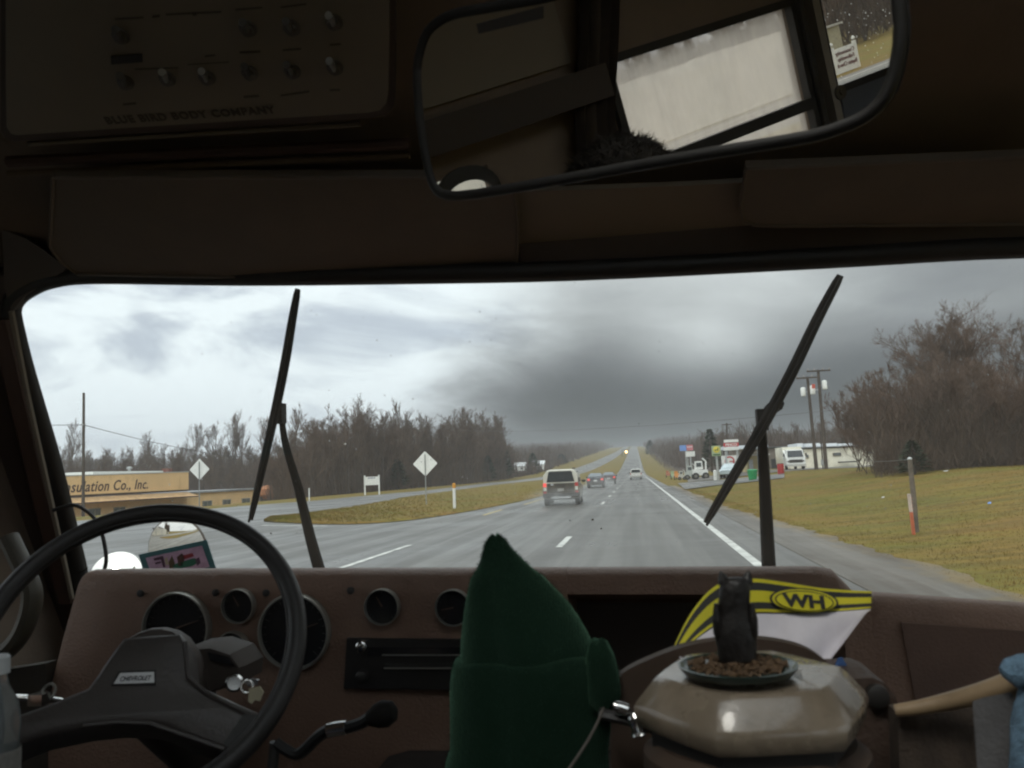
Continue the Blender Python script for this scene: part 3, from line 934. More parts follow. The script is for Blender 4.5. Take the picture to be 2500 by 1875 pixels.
# windows along the lower wall
for (xa, xb, ya, yb) in ((216, 245, 1241, 1263), (277, 305, 1238, 1262), (330, 358, 1237, 1258), (395, 420, 1231, 1252), (494, 517, 1222, 1240), (543, 563, 1219, 1239), (590, 610, 1216, 1234)):
    p, q = bx_(xa, (ya + yb) / 2), bx_(xb, (ya + yb) / 2)
    zt, zb = bx_((xa + xb) / 2, ya).z, bx_((xa + xb) / 2, yb).z
    fr = part('window', G().box((BX + 0.03, (p.y + q.y) / 2, (zt + zb) / 2), (0.12, q.y - p.y, zt - zb)), mat('window_frame_grey', (0.30, 0.29, 0.26), 0.6), t, smooth=0)
    for s in (-1, 1):
        part('glazing', G().box((BX + 0.085, (p.y + q.y) / 2 + s * (q.y - p.y) * 0.235, (zt + zb) / 2), (0.05, (q.y - p.y) * 0.42, (zt - zb) * 0.84)), GLASSD, fr, smooth=0)
# the orange hopper at the end of the wing
p = bx_(640, 1222)
t = thing('hopper', 'rusty orange hopper at the end of the low tan wing', 'hopper', (BX + 1, 172.5, -2.3))
RUST = mat('rust_orange', (0.42, 0.17, 0.07), 0.7, var=0.25)
part('bin', G().lathe((BX + 1, 173.2, -1.2), (0, 0, 1), [(0.9, 0), (1.7, 0.9), (1.7, 2.1), (1.0, 2.7), (0.3, 2.9)], 12), RUST, t)
for a in range(4):
    part('leg', G().box((BX + 1 + math.cos(a * 1.57 + .8) * 1.3, 173.2 + math.sin(a * 1.57 + .8) * 1.3, -1.4), (0.2, 0.2, 2.0)), DARK, t, smooth=0)

# yard light on its pole in front of the wood
c = at_y(842, 1084, 121); gz = terrain(c.x, c.y)
t = thing('yard_light', 'small white yard light on a dark pole before the wood', 'street light', (c.x, c.y, gz))
part('pole', G().tube([(c.x + 0.3, c.y + 0.2, gz - 0.1), (c.x + 0.3, c.y + 0.2, c.z + 0.15)], [0.11, 0.08], 8), POLEWOOD, t)
part('lamp_head', G().lathe((c.x, c.y - 0.1, c.z - 0.12), (0, 0, 1), [(0.13, 0), (0.2, 0.06), (0.17, 0.24), (0.05, 0.28)], 12), emit('lamp_white', (0.9, 0.9, 0.86), 0.5), t)
part('arm', G().tube([(c.x, c.y - 0.1, c.z + 0.12), (c.x + 0.3, c.y + 0.2, c.z + 0.12)], 0.03, 6), METAL, t)

# two white houses beyond the median
def house(px0, px1, ytop, yb, Y, lab):
    a, b = at_y(px0, yb, Y), at_y(px1, yb, Y); c = (a + b) / 2; gz = terrain(c.x, c.y)
    hz = at_y((px0 + px1) / 2, ytop, Y).z - a.z; wd = b.x - a.x
    t = thing('white_house', lab, 'house', (c.x, c.y, gz), 'white houses across the road')
    zb = a.z
    part('wall', G().box((c.x, c.y, (gz - 0.2 + zb + hz * 0.6) / 2), (wd, 7, zb + hz * 0.6 - gz + 0.2)), WPAINT, t, smooth=0)
    zr = zb + hz * 0.6
    part('roof', G().prism([(c.x - wd / 2 - .3, c.y - 3.8, zr), (c.x + wd / 2 + .3, c.y - 3.8, zr), (c.x + wd / 2 + .3, c.y, zr + hz * 0.5), (c.x - wd / 2 - .3, c.y, zr + hz * 0.5)], (0, 0.25, 0.08)), mat('pale_roof', (0.62, 0.63, 0.63), 0.5), t, smooth=0)
    part('roof', G().prism([(c.x - wd / 2 - .3, c.y + 3.8, zr), (c.x - wd / 2 - .3, c.y + .26, zr + hz * 0.5), (c.x + wd / 2 + .3, c.y + .26, zr + hz * 0.5), (c.x + wd / 2 + .3, c.y + 3.8, zr)], (0, 0.0, 0.1)), mat('pale_roof', (0.62, 0.63, 0.63), 0.5), t, smooth=0)
    for k in (-0.25, 0.2):
        part('window', G().box((c.x + wd * k, c.y - 3.51, zb + hz * 0.3), (wd * 0.14, 0.08, hz * 0.26)), GLASSD, t, smooth=0)
house(1258, 1284, 1131, 1150, 335, 'white house beyond the median, nearest to the bare wood')
house(1302, 1330, 1127, 1146, 385, 'white house beyond the median, partly above the striped beige vehicle')

def place_hedge():
    px = random.uniform(1236, 1350); Y = beyond(px, 300) + random.uniform(0, 12)
    b, h = top_of(px, 1147 + 4 * mnoise.noise((px * .1, 0, 0)), Y)
    return b + V((0, 0, random.random() * max(h - 1.0, .1))), 1.0
brush('undergrowth', 9000, place_hedge, .5, 1.3, .03, BRUSH, .4)
for px, py, sz, m, lab in ((2193, 1141, .11, WPAINT, 'scrap of white litter at the foot of the thicket'), (2309, 1152, .12, WPAINT, 'larger scrap of white litter on the grass before the thicket'), (2156, 1217, .05, WPAINT, 'tiny white scrap of litter left of the wooden post'), (2416, 1232, .04, mat('sign_blue', (0.16, 0.28, 0.58)), 'tiny blue scrap of litter on the grass right of the wooden post')):
    p = on_ground(px, py)
    single('litter', G().prism([p + V((-sz, 0, .02)), p + V((sz * .6, -.05, .03)), p + V((sz, 0, .07)), p + V((-sz * .4, .02, .06))], (0, .03, 0)), m if m is not WPAINT else mat('dirty_paper', (.45, .44, .40), .8), lab, 'litter', 'litter on the bank', origin=p, smooth=0)

# poles with transformers on the bank
def tpole(pxb, yb, pxt, yt, Y, cans, lab):
    b, tp = at_y(pxb, yb, Y), at_y(pxt, yt, Y)
    t = thing('utility_pole', lab, 'utility pole', (b.x, b.y, terrain(b.x, b.y)), 'utility poles')
    b2 = V((b.x, b.y, min(b.z, terrain(b.x, b.y)) - 0.1))
    part('pole', G().tube([b2, tp], [0.19, 0.13], 10), POLEWOOD, t)
    part('crossarm', G().box((tp.x, tp.y - 0.2, tp.z - 0.12), (2.2, 0.12, 0.14)), POLEWOOD, t, smooth=0)
    for k in (-1.0, -0.4, 0.4, 1.0):
        part('insulator', G().lathe((tp.x + k, tp.y - 0.2, tp.z - 0.05), (0, 0, 1), [(0.03, 0), (0.07, 0.06), (0.05, 0.18), (0.02, 0.22)], 8), mat('porcelain', (0.3, 0.27, 0.25), 0.3), t)
    for (px, py) in cans:
        c = at_y(px, py, Y)
        cn = part('transformer', G().lathe((c.x, c.y, c.z - 0.42), (0, 0, 1), [(0.20, 0), (0.24, 0.04), (0.24, 0.78), (0.2, 0.84), (0.05, 0.9)], 14), WPAINT, t)
        part('bracket', G().box(((c.x + tp.x * 0.5 + b.x * 0.5) / 2, c.y, c.z), (abs(c.x - (tp.x + b.x) / 2), 0.06, 0.08)), METAL, cn, smooth=0)
tpole(1993, 1141, 1971, 920, 88, ((1961, 957),), 'shorter of the two bank poles, white transformer on its near side')
tpole(2017, 1141, 1997, 903, 86, ((1984, 952), (2013, 940)), 'taller of the two bank poles with two white transformers')
p = at_y(1984, 944, 85.6)
single('pole_tag', G().box((p.x, p.y - 0.35, p.z), (0.3, 0.03, 0.42)), mat('red_tag', (0.55, 0.10, 0.06), 0.5), 'small red tag hanging between the two bank poles', 'tag', origin=p)
c, tp = at_y(1774, 1085, 150), at_y(1774, 1033, 150)
t = thing('utility_pole', 'far pole with a crossarm above the red and white sign', 'utility pole', (c.x, c.y, terrain(c.x, c.y)), 'utility poles')
part('pole', G().tube([(c.x, c.y, terrain(c.x, c.y) - .1), tp], [0.2, 0.14], 8), POLEWOOD, t)
part('crossarm', G().box((tp.x, tp.y, tp.z - 0.25), (1.7, 0.12, 0.16)), POLEWOOD, t, smooth=0)
c, tp = at_y(2009, 1141, 92), at_y(2003, 1052, 92)
t = thing('service_post', 'thin dark post standing between the two bank poles', 'post', (c.x, c.y, terrain(c.x, c.y)))
part('pole', G().tube([(c.x, c.y, terrain(c.x, c.y) - .1), tp], [0.07, 0.06], 8), POLEWOOD, t)
part('meter_box', G().box((c.x + 0.02, c.y - 0.12, c.z + 0.5), (0.35, 0.2, 0.6)), METAL, t, smooth=0)

# wooden post with an orange marker in front of it
b = on_ground(2237, 1300)
tp = at_y(2221, 1122, b.y)
t = thing('wooden_post', 'weathered wooden post on the verge behind the orange marker', 'post', b)
part('post', G().tube([b - V((0, 0, .1)), b.lerp(tp, .5) + V((.01, 0, 0)), tp], [0.062, 0.055, 0.05], 8), mat('weathered_wood', (0.13, 0.105, 0.08), 0.9, var=0.3, vscale=5), t)
part('steel_cap', G().lathe(tp, (tp - b), [(0.052, 0), (0.054, 0.02), (0.03, 0.05)], 8), METAL, t)
b2 = on_ground(2231, 1306)
tp2 = at_y(2219, 1206, b2.y)
t = thing('marker_stake', 'orange marker stake with a white top before the wooden post', 'marker post', b2)
md = b2.lerp(tp2, 0.56)
part('stake', G().tube([b2 - V((0, 0, .05)), md], 0.072, 10, flat=0.45), ORANGE, t)
wt = part('white_top', G().tube([md, tp2], 0.070, 10, flat=0.45), mat('weathered_white', (0.50, 0.40, 0.34), 0.7, var=0.25, vscale=9), t)
g = G()
for k in range(4):
    q = md.lerp(tp2, 0.2 + 0.19 * k)
    g.box((q.x + 0.01, q.y - 0.043, q.z), (0.06, 0.006, 0.03))
part('faded_print', g, mat('stake_print', (0.30, 0.16, 0.12), 0.7), wt, smooth=0)
cable('guy_wire', sag(at_y(2040, 1088, 85), tp + V((0, 0, 0.0)), 0.5), 0.006, 'thin pale wire dropping from the bank poles to the wooden post', mat('wire_pale', (0.10, 0.09, 0.08), 0.6))

# ------------------------------------------------------------------ yard and business signs on the far right
CREAM = mat('cream_panels', (0.78, 0.74, 0.62), 0.7, var=0.12, vscale=0.8, dirt=((0.38, 0.34, 0.27), 0.9, 0.5))
YELLOWB = mat('yellow_render', (0.56, 0.46, 0.24), 0.75, var=0.12, vscale=0.6)
ROOFW = mat('white_sheet_roof', (0.78, 0.80, 0.82), 0.45, var=0.05)
def slab(px0, px1, y0_, y1_, Y, dep, yoff=0.0):
    a, b = at_y(px0, y1_, Y), at_y(px1, y1_, Y); tz = at_y((px0 + px1) / 2, y0_, Y).z
    return V(((a.x + b.x) / 2, Y + dep / 2 + yoff, (a.z + tz) / 2)), V((b.x - a.x, dep, tz - a.z))
def gbox(px0, px1, y0_, y1_, Y, dep, yoff=0.0, ground=False):
    c, s = slab(px0, px1, y0_, y1_, Y, dep, yoff)
    if ground:
        z0 = min(c.z - s.z / 2, terrain(c.x, c.y) - 0.1); z1 = c.z + s.z / 2
        c.z, s.z = (z0 + z1) / 2, z1 - z0
    return G().box(c, s), c
g1_, c = gbox(1932, 2142, 1094, 1150, 130, 9, ground=True)
t = thing('white_shed', 'long cream shed with a white sheet roof behind the two bank poles', 'building', (c.x, c.y, terrain(c.x, c.y)))
part('wall', g1_, CREAM, t, smooth=0)
for (a, b) in ((1948, 1962), (1969, 2004), (2009, 2046), (2050, 2084)):
    part('roof_sheet', gbox(a, b, 1082, 1091, 130, 8, 0.5)[0], ROOFW, t, smooth=0)
part('roof', gbox(1925, 2150, 1090.6, 1094, 129.6, 10)[0], ROOFGR, t, smooth=0)
for (a, b, y0_, y1_) in ((1934, 1952, 1100, 1109), (1956, 1963, 1100, 1109), (2034, 2054, 1105, 1113), (1967, 1975, 1110, 1118), (2116, 2128, 1098, 1108)):
    w1 = part('window', gbox(a, b, y0_, y1_, 129.85, 0.2)[0], mat('window_frame_grey', (0.3, 0.29, 0.26), 0.6) if (a, b) != (2034, 2054) else mat('window_brown', (0.14, 0.11, 0.08), 0.6), t, smooth=0)
    part('glazing', gbox(a + 1.5, b - 1.5, y0_ + 1.5, y1_ - 1.5, 129.78, 0.1)[0], GLASSD, w1, smooth=0)
part('door', gbox(1958, 1966, 1123, 1146, 129.85, 0.2)[0], mat('door_brown', (0.13, 0.09, 0.06), 0.6), t, smooth=0)
part('pipe_run', gbox(2050, 2092, 1126, 1130, 128.5, 1)[0], DARK, t, smooth=0)

g1_, c = gbox(1790, 1930, 1096, 1158, 150, 10, ground=True)
t = thing('brown_shed', 'low brown shed between the yellow kiosk and the cream shed', 'building', (c.x, c.y, terrain(c.x, c.y)))
part('wall', g1_, mat('brown_boards', (0.17, 0.145, 0.12), 0.8, var=0.25), t, smooth=0)
part('roof', gbox(1786, 1936, 1092, 1096.5, 149.5, 11)[0], ROOFGR, t, smooth=0)
part('door', gbox(1885, 1905, 1120, 1155, 149.9, 0.2)[0], DARK, t, smooth=0)
g1_, c = gbox(1826, 1878, 1112, 1156, 112, 5, ground=True)
t = thing('yellow_kiosk', 'small yellow building under the white canopy behind the wiper blade', 'building', (c.x, c.y, terrain(c.x, c.y)))
part('wall', g1_, YELLOWB, t, smooth=0)
part('roof', gbox(1823, 1880, 1109.5, 1112.5, 111.7, 6)[0], WPAINT, t, smooth=0)
part('door', gbox(1830, 1840, 1122, 1152, 111.9, 0.2)[0], mat('pale_door', (0.55, 0.56, 0.56), 0.5), t, smooth=0)
part('window', gbox(1850, 1868, 1120, 1132, 111.9, 0.2)[0], GLASSD, t, smooth=0)
c, s = slab(1768, 1876, 1087, 1098, 105, 7)
t = thing('canopy', 'white flat canopy on posts over the yard forecourt', 'canopy', (c.x, c.y, terrain(c.x, c.y)))
part('roof_slab', G().box(c, s), mat('canopy_white', (0.72, 0.77, 0.82), 0.4), t, smooth=0)
for sx_, sy_ in ((-0.42, -0.4), (0.42, -0.4), (-0.42, 0.4), (0.42, 0.4)):
    part('post', G().box((c.x + s.x * sx_, c.y + s.y * sy_, (c.z - s.z / 2 + terrain(c.x, c.y)) / 2), (0.18, 0.18, c.z - s.z / 2 - terrain(c.x, c.y))), METAL, t, smooth=0)

def pole_sign(px0, px1, y0_, y1_, Y, lab, m, posts=(0.5,), edge=None):
    c, s = slab(px0, px1, y0_, y1_, Y, 0.35)
    gz = terrain(c.x, c.y)
    t = thing('business_sign', lab, 'sign', (c.x, c.y, gz), 'signs along the yard')
    part('sign_face', G().box(c, s), m, t, smooth=0)
    for k in posts:
        part('post', G().box((c.x - s.x / 2 + s.x * k, c.y + 0.05, (gz + c.z - s.z / 2) / 2), (0.2, 0.2, c.z - s.z / 2 - gz)), METAL, t, smooth=0)
    return t, c, s
GREEN = mat('sign_green', (0.33, 0.40, 0.24), 0.5, var=0.05)
YEL = mat('sign_yellow', (0.68, 0.55, 0.06), 0.5, var=0.05)
REDS = mat('sign_red', (0.50, 0.05, 0.055), 0.5, var=0.05)
BLUES = mat('sign_blue', (0.16, 0.28, 0.58), 0.5, var=0.05)
t, c, s = pole_sign(1739, 1761, 1088, 1114, 90, 'tall green sign with a yellow emblem panel', GREEN, (0.5,))
yp = c.y - s.y / 2
part('emblem_panel', G().lathe((c.x, yp - 0.015, c.z + s.z * 0.12), (0, 1, 0), [(0.30, 0), (0.33, 0.012)], 4 * 5), YEL, t)
g = G()
dc = V((c.x, yp - 0.03, c.z + s.z * 0.12))
GD = mat('emblem_green', (0.04, 0.12, 0.04), 0.5)
deer = [(-.20, .02), (-.12, .06), (.02, .05), (.10, .10), (.13, .20), (.09, .24), (.15, .22), (.17, .28), (.19, .20), (.24, .15), (.20, .11), (.16, .03), (.22, -.08), (.18, -.10), (.10, -.02), (-.06, -.02), (-.14, -.14), (-.19, -.13), (-.14, -.04)]
g.prism([dc + V((x, 0, z - .04)) for x, z in deer], (0, 0.01, 0))
part('emblem', g, GD, t, smooth=0)
part('name_band', G().box((c.x, yp - 0.01, c.z - s.z * 0.36), (s.x * 0.8, 0.03, s.z * 0.12)), GD, t, smooth=0)
t, c, s = pole_sign(1767, 1804, 1081, 1091, 95, 'red sign lettered PINCO on a white headboard', REDS, (0.12, 0.88))
part('lettering', text_mesh('PINCO', 0.40, (c.x, c.y - s.y / 2 - 0.01, c.z - 0.14), (1, 0, 0), (0, 0, 1), 0.008, align='CENTER', bold=0.01, xs=1.0), WPAINT, t)
hc, hs = slab(1768, 1803, 1073, 1080.6, 95, 0.3)
part('headboard', G().box(hc, hs), WPAINT, t, smooth=0)
hc, hs = slab(1767, 1804, 1091.3, 1100, 95, 0.3)
part('lower_board', G().box(hc, hs), WPAINT, t, smooth=0)
t, c, s = pole_sign(1763, 1800, 1112, 1140, 97, 'white board with a red ring beneath the red sign', WPAINT, (0.05, 0.95))
part('emblem', G().ring((c.x + 0.05, c.y - s.y / 2 - 0.01, c.z), (1, 0, 0), (0, 0, 1), 0.45, 0.08, 28, 6, 0.015), REDS, t)
part('emblem_bar', G().box((c.x + 0.22, c.y - s.y / 2 - 0.01, c.z - 0.04), (0.42, 0.02, 0.1)), REDS, t, smooth=0)
t, c, s = pole_sign(1660, 1676, 1087, 1101, 120, 'blue half of the far pole sign pair', BLUES, (0.9,))
t, c, s = pole_sign(1676.5, 1692, 1086, 1100, 120.2, 'red half of the far pole sign pair', mat('sign_rose', (0.55, 0.20, 0.22), 0.5), (0.1,))
part('stripe', G().box((c.x, c.y - s.y / 2 - 0.01, c.z + 0.1), (s.x * 0.8, 0.02, 0.09)), WPAINT, t, smooth=0)
t, c, s = pole_sign(1675, 1697, 1102, 1115, 119, 'plain white sign hung below the blue and red pair', WPAINT, (0.5,))

MUD_RIM = mat('dusty_rim', (0.16, 0.15, 0.13), 0.7)
# white tractors and machines on display
def machine(px, yb, Y, sc, lab, m=WPAINT):
    p = at_y(px, yb, Y); gz = terrain(p.x, p.y)
    t = thing('farm_machine', lab, 'machine', (p.x, p.y, gz), 'machines on display at the yard')
    S = sc
    o = V((p.x, p.y, gz))
    part('body', G().loft([[o + V((x * S, y * S, z * S)) for x, y, z in r_] for r_ in (((-.9, -.7, .5), (.9, -.7, .5), (.9, -.7, 1.15), (-.9, -.7, 1.25)), ((-.9, .7, .5), (.9, .7, .5), (.9, .7, 1.15), (-.9, .7, 1.25)))]), m, t)
    cb = part('cab', G().box(o + V((-0.15, 0, 1.75)) * S, (1.0 * S, 1.0 * S, 1.0 * S), taper=0.85), m, t)
    part('window', G().box(o + V((-0.15, -0.5, 1.8)) * S, (0.6 * S, 0.06, 0.5 * S)), GLASSD, cb, smooth=0)
    part('boom', G().tube([o + V((0.7, 0, 1.1)) * S, o + V((0.75, 0, 2.2)) * S, o + V((0.35, 0, 2.6)) * S], 0.1 * S, 6), m, t)
    for sx_ in (-0.6, 0.6):
        for sy_ in (-0.8, 0.8):
            wh = part('wheel', G().lathe(o + V((sx_, sy_ - 0.12, 0.42)) * S, (0, 1, 0), [(0.25 * S, 0), (0.42 * S, 0.03), (0.42 * S, 0.22 * S), (0.25 * S, 0.25 * S)], 16), DARK, t)
            part('rim', G().lathe(o + V((sx_, sy_ - 0.14, 0.42)) * S, (0, 1, 0), [(0.2 * S, 0), (0.2 * S, 0.05)], 10), MUD_RIM, wh)
machine(1709, 1148, 104, 0.95, 'white machine with a raised boom, biggest on display at the yard')
machine(1686, 1152, 108, 0.75, 'grey machine standing beside the biggest white one', mat('machine_grey', (0.42, 0.44, 0.40), 0.6, var=0.2))
machine(1664, 1153, 112, 0.5, 'small pale machine, last in the row on the yard', mat('machine_pale', (0.5, 0.48, 0.42), 0.6, var=0.2))
for px, Y, m, lab in ((1651, 118, mat('tractor_orange', (0.55, 0.22, 0.04), 0.5), 'small orange implement on the grass at the yard'), (1643, 122, GREEN, 'small green implement left of the orange one'), (1630, 150, mat('implement_red', (0.35, 0.12, 0.06), 0.6), 'low rust red implement farthest along the yard')):
    p = at_y(px, 1140, Y); gz = terrain(p.x, p.y)
    t = thing('implement', lab, 'machine', (p.x, p.y, gz), 'implements on the yard grass')
    part('frame', G().box((p.x, p.y, gz + 0.55), (0.9, 0.8, 0.5), taper=0.7), m, t, smooth=0)
    part('hood', G().box((p.x - 0.1, p.y, gz + 0.97), (0.45, 0.5, 0.34)), m, t, smooth=0)
    for s_ in (-1, 1):
        part('wheel', G().lathe((p.x + 0.35 * s_ - .06, p.y - 0.3, gz + 0.28), (1, 0, 0), [(0.28, 0), (0.28, 0.12)], 12), DARK, t)
# bins and posts
p = on_ground(1838, 1172)
t = thing('green_bin', 'bright green bin beside the drive behind the wiper arm', 'bin', p)
part('tub', G().lathe(p, (0, 0, 1), [(0.30, 0), (0.40, 0.75)], 14), mat('bin_green', (0.03, 0.30, 0.10), 0.5), t)
part('lid', G().lathe(p + V((0, 0, 0.752)), (0, 0, 1), [(0.42, 0), (0.42, 0.06), (0.3, 0.1)], 14), mat('bin_green2', (0.04, 0.34, 0.13), 0.5), t)
p = on_ground(1907, 1158)
t = thing('red_barrel', 'red barrel on the grass in front of the white truck', 'barrel', p)
part('drum', G().lathe(p, (0, 0, 1), [(0.26, 0), (0.28, 0.05), (0.27, 0.45), (0.28, 0.5), (0.27, 0.9)], 14), mat('barrel_red', (0.45, 0.05, 0.05), 0.5), t)
part('lid', G().lathe(p + V((0, 0, 0.902)), (0, 0, 1), [(0.27, 0), (0.24, 0.03)], 14), DARK, t)
p = at_y(1745, 1148, 88); gz = terrain(p.x, p.y)
t = thing('white_bollard', 'white bollard in front of the tall green sign', 'bollard', (p.x, p.y, gz))
part('post', G().lathe((p.x, p.y, gz - .05), (0, 0, 1), [(0.16, 0), (0.16, 1.0), (0.08, 1.08)], 12), WPAINT, t)
# amber signal far along the road
c = at_y(1529, 1103, 620); gz = terrain(c.x, c.y)
t = thing('traffic_light', 'glowing amber light over the road far ahead', 'traffic light', (c.x, c.y, gz))
part('pole', G().tube([(c.x - 3, c.y + 0.6, gz - 0.2), (c.x - 3, c.y + 0.6, c.z + 1.5), (c.x, c.y + 0.6, c.z + 1.6)], [0.3, 0.25, 0.2], 6), DARK, t)
part('housing', G().box((c.x, c.y + 0.5, c.z + 0.2), (1.2, 0.5, 2.6)), DARK, t, smooth=0)
part('lens', G().lathe((c.x, c.y, c.z), (0, -1, 0), [(0.95, 0), (0.8, 0.25), (0.3, 0.5)], 14), emit('amber_lamp', (1.0, 0.62, 0.28), 5.0), t)

# ================================================================== VEHICLES
TYRE = mat('tyre_rubber', (0.018, 0.018, 0.018), 0.85, var=0.2)
RIM = mat('wheel_rim', (0.33, 0.33, 0.33), 0.4, 0.7, var=0.1)
CGLASS = mat('car_glass', (0.025, 0.03, 0.033), 0.08, var=0.1, spec=0.6)
TAIL = emit('tail_lamp_lit', (1.0, 0.12, 0.10), 0.75)
TAILDIM = mat('tail_lamp', (0.42, 0.05, 0.045), 0.25, var=0.05)
PLATE = mat('number_plate', (0.72, 0.72, 0.70), 0.5, var=0.05)
CHROME = mat('chrome', (0.72, 0.72, 0.71), 0.16, 1.0, var=0.05)
def carpaint(name, col, dirt=None):
    return mat(name, col, 0.32, 0.1, var=0.05, vscale=1.5, coat=0.4, dirt=dirt)
def make_car(name, label, group, S, paint, lower, body, cabin, roof=None):
    """body / cabin: stations (y, half width low, z low, half width mid, z mid, half width top, z top)."""
    t = thing(name, label, 'car', (0, 0, 0), group)
    def rings(st):
        out = []
        for (y, wl, zl, wm, zm, wt, zt) in st:
            half = [(wl * 0.93, zl), (wl, zl + 0.06), (wm, zm), (wm * 0.985, zm + (zt - zm) * 0.6), (wt, zt - 0.075), (wt * 0.95, zt - 0.025), (wt * 0.74, zt)]
            out.append([V((x, y, z)) for x, z in half] + [V((-x, y, z)) for x, z in reversed(half)])
        return out
    part('body', G().loft(rings(body)), paint, t, smooth=40)
    part('cabin', G().loft(rings(cabin)), roof or paint, t, smooth=40)
    for sx_ in (-1, 1):
        for y in S['axles']:
            x = S['track'] * sx_
            part('wheel_arch', G().lathe((x - 0.02 * sx_, y, S['wr'] + 0.02), (sx_, 0, 0), [(S['wr'] + 0.09, -0.12), (S['wr'] + 0.09, 0.055), (S['wr'] + 0.02, 0.06), (S['wr'] + 0.02, -0.1)], 22, cap=False), lower, t)
            wh = part('wheel', G().lathe((x - 0.2 * sx_, y, S['wr']), (sx_, 0, 0), [(S['wr'] * 0.7, 0), (S['wr'] * 0.97, 0.01), (S['wr'], 0.05), (S['wr'], 0.19), (S['wr'] * 0.95, 0.23), (S['wr'] * 0.66, 0.235)], 22), TYRE, t)
            part('rim', G().lathe((x + 0.03 * sx_, y, S['wr']), (sx_, 0, 0), [(S['wr'] * 0.63, 0), (S['wr'] * 0.6, 0.02), (S['wr'] * 0.2, 0.01), (0.03, 0.025)], 16), RIM, wh)
        m_ = S['mirror']
        part('wing_mirror', G().lathe((m_[0] * sx_, m_[1], m_[2]), (0, 1, 0), [(0.06, -0.05), (0.11, 0), (0.07, 0.1), (0.02, 0.14)], 10, squash=0.75), lower, t)
    return t
def panel(t, name, pts, m, off=(0, 0, 0), thick=0.02):
    o = V(off)
    return part(name, G().prism([V(p) + o for p in pts], (0, thick, 0)), m, t, smooth=0)
def place(t, px, py, rz=0.0, xy=None):
    p = on_ground(px, py) if xy is None else V((xy[0], xy[1], terrain(*xy)))
    t.location = (p.x, p.y, p.z + 0.012)
    t.rotation_euler.z = rz
BEIGE = carpaint('muddy_beige_paint', (0.20, 0.170, 0.118), ((0.05, 0.043, 0.032), 2.2, 0.85))
MUD = mat('mud_splashed_dark', (0.040, 0.034, 0.028), 0.7, var=0.3, vscale=3)
# --- SUV
suv_body = [(0.0, .80, .48, .86, .75, .86, 1.06), (0.06, .87, .36, .93, .75, .91, 1.10), (0.6, .90, .27, .955, .75, .92, 1.11), (2.6, .90, .27, .955, .75, .92, 1.09), (3.3, .90, .27, .95, .75, .90, 1.06), (4.3, .88, .36, .93, .75, .85, 0.99), (4.66, .80, .42, .86, .7, .74, 0.88)]
suv_cab = [(0.05, .90, 1.07, .87, 1.12, .68, 1.74), (0.14, .90, 1.05, .87, 1.12, .70, 1.77), (0.7, .90, 1.05, .87, 1.12, .715, 1.79), (2.2, .90, 1.05, .87, 1.12, .715, 1.78), (2.6, .90, 1.05, .87, 1.12, .69, 1.74), (3.3, .88, 1.03, .84, 1.06, .78, 1.10)]
S = dict(axles=(0.85, 3.6), track=0.86, wr=0.37, mirror=(1.03, 2.9, 1.15))
suv = make_car('car', 'muddy beige off-road wagon with white roof in the middle lane', 'cars driving ahead', S, BEIGE, MUD, suv_body, suv_cab, carpaint('pale_roof_paint', (0.60, 0.57, 0.48)))
panel(suv, 'rear_window', [(-.70, .045, 1.16), (.70, .045, 1.16), (.585, .035, 1.66), (.52, .035, 1.69), (-.52, .035, 1.69), (-.585, .035, 1.66)], CGLASS, (0, -0.01, 0), 0.03)
tg = panel(suv, 'tailgate', [(-.66, 0, .62), (.66, 0, .62), (.66, 0, 1.10), (-.66, 0, 1.10)], mat('tailgate_mud', (0.060, 0.050, 0.036), 0.65, var=0.4, vscale=4), (0, -0.022, 0), 0.03)
part('handle', G().box((0, -0.03, 0.98), (0.42, 0.03, 0.07)), MUD, tg, smooth=0)
part('badge', G().box((-.42, -0.028, 1.04), (0.14, 0.02, 0.06)), CHROME, tg, smooth=0)
for s in (-1, 1):
    lp = panel(suv, 'tail_light', [(s * .70, 0, .93), (s * .885, 0.0, .93), (s * .875, 0, 1.12), (s * .72, 0, 1.12)], TAIL if s < 0 else TAILDIM, (0, -0.03, 0), 0.06)
    part('reversing_lamp', G().box((s * .79, -0.012, .83), (0.14, 0.05, 0.17)), mat('lamp_clear', (0.62, 0.62, 0.54), 0.3), lp, smooth=0)
    part('reflector', G().box((s * .80, -0.018, .66), (0.15, 0.05, 0.09)), TAILDIM, lp, smooth=0)
    part('side_window', G().prism([(s * .905, .5, 1.15), (s * .905, 2.95, 1.15), (s * .76, 2.45, 1.66), (s * .76, .62, 1.67)], (0.012 * s, 0, 0.004)), CGLASS, suv, smooth=0)
    part('roof_rail', G().tube([(s * .62, .3, 1.78), (s * .62, .4, 1.84), (s * .62, 2.1, 1.84), (s * .62, 2.25, 1.78)], 0.022, 6), MUD, suv)
part('rear_bumper', G().loft([[V(p) for p in r_] for r_ in (((-.90, -.10, .44), (.90, -.10, .44), (.90, -.10, .60), (-.90, -.10, .60)), ((-.93, .18, .38), (.93, .18, .38), (.93, .18, .62), (-.93, .18, .62)))]), MUD, suv, smooth=30)
part('bumper_guard', G().box((0, -0.115, .40), (1.0, 0.05, 0.09)), CHROME, suv, smooth=0)
panel(suv, 'licence_plate', [(-.16, 0, .70), (.16, 0, .70), (.16, 0, .84), (-.16, 0, .84)], mat('dusty_plate', (0.3, 0.29, 0.26), 0.6), (0, -0.03, 0), 0.01)
part('rear_wiper', G().tube([(0.0, -0.0, 1.16), (-.33, 0.0, 1.22)], 0.012, 5), DARK, suv)
place(suv, 0, 0, R(1.0), (-3.80, 43.2))
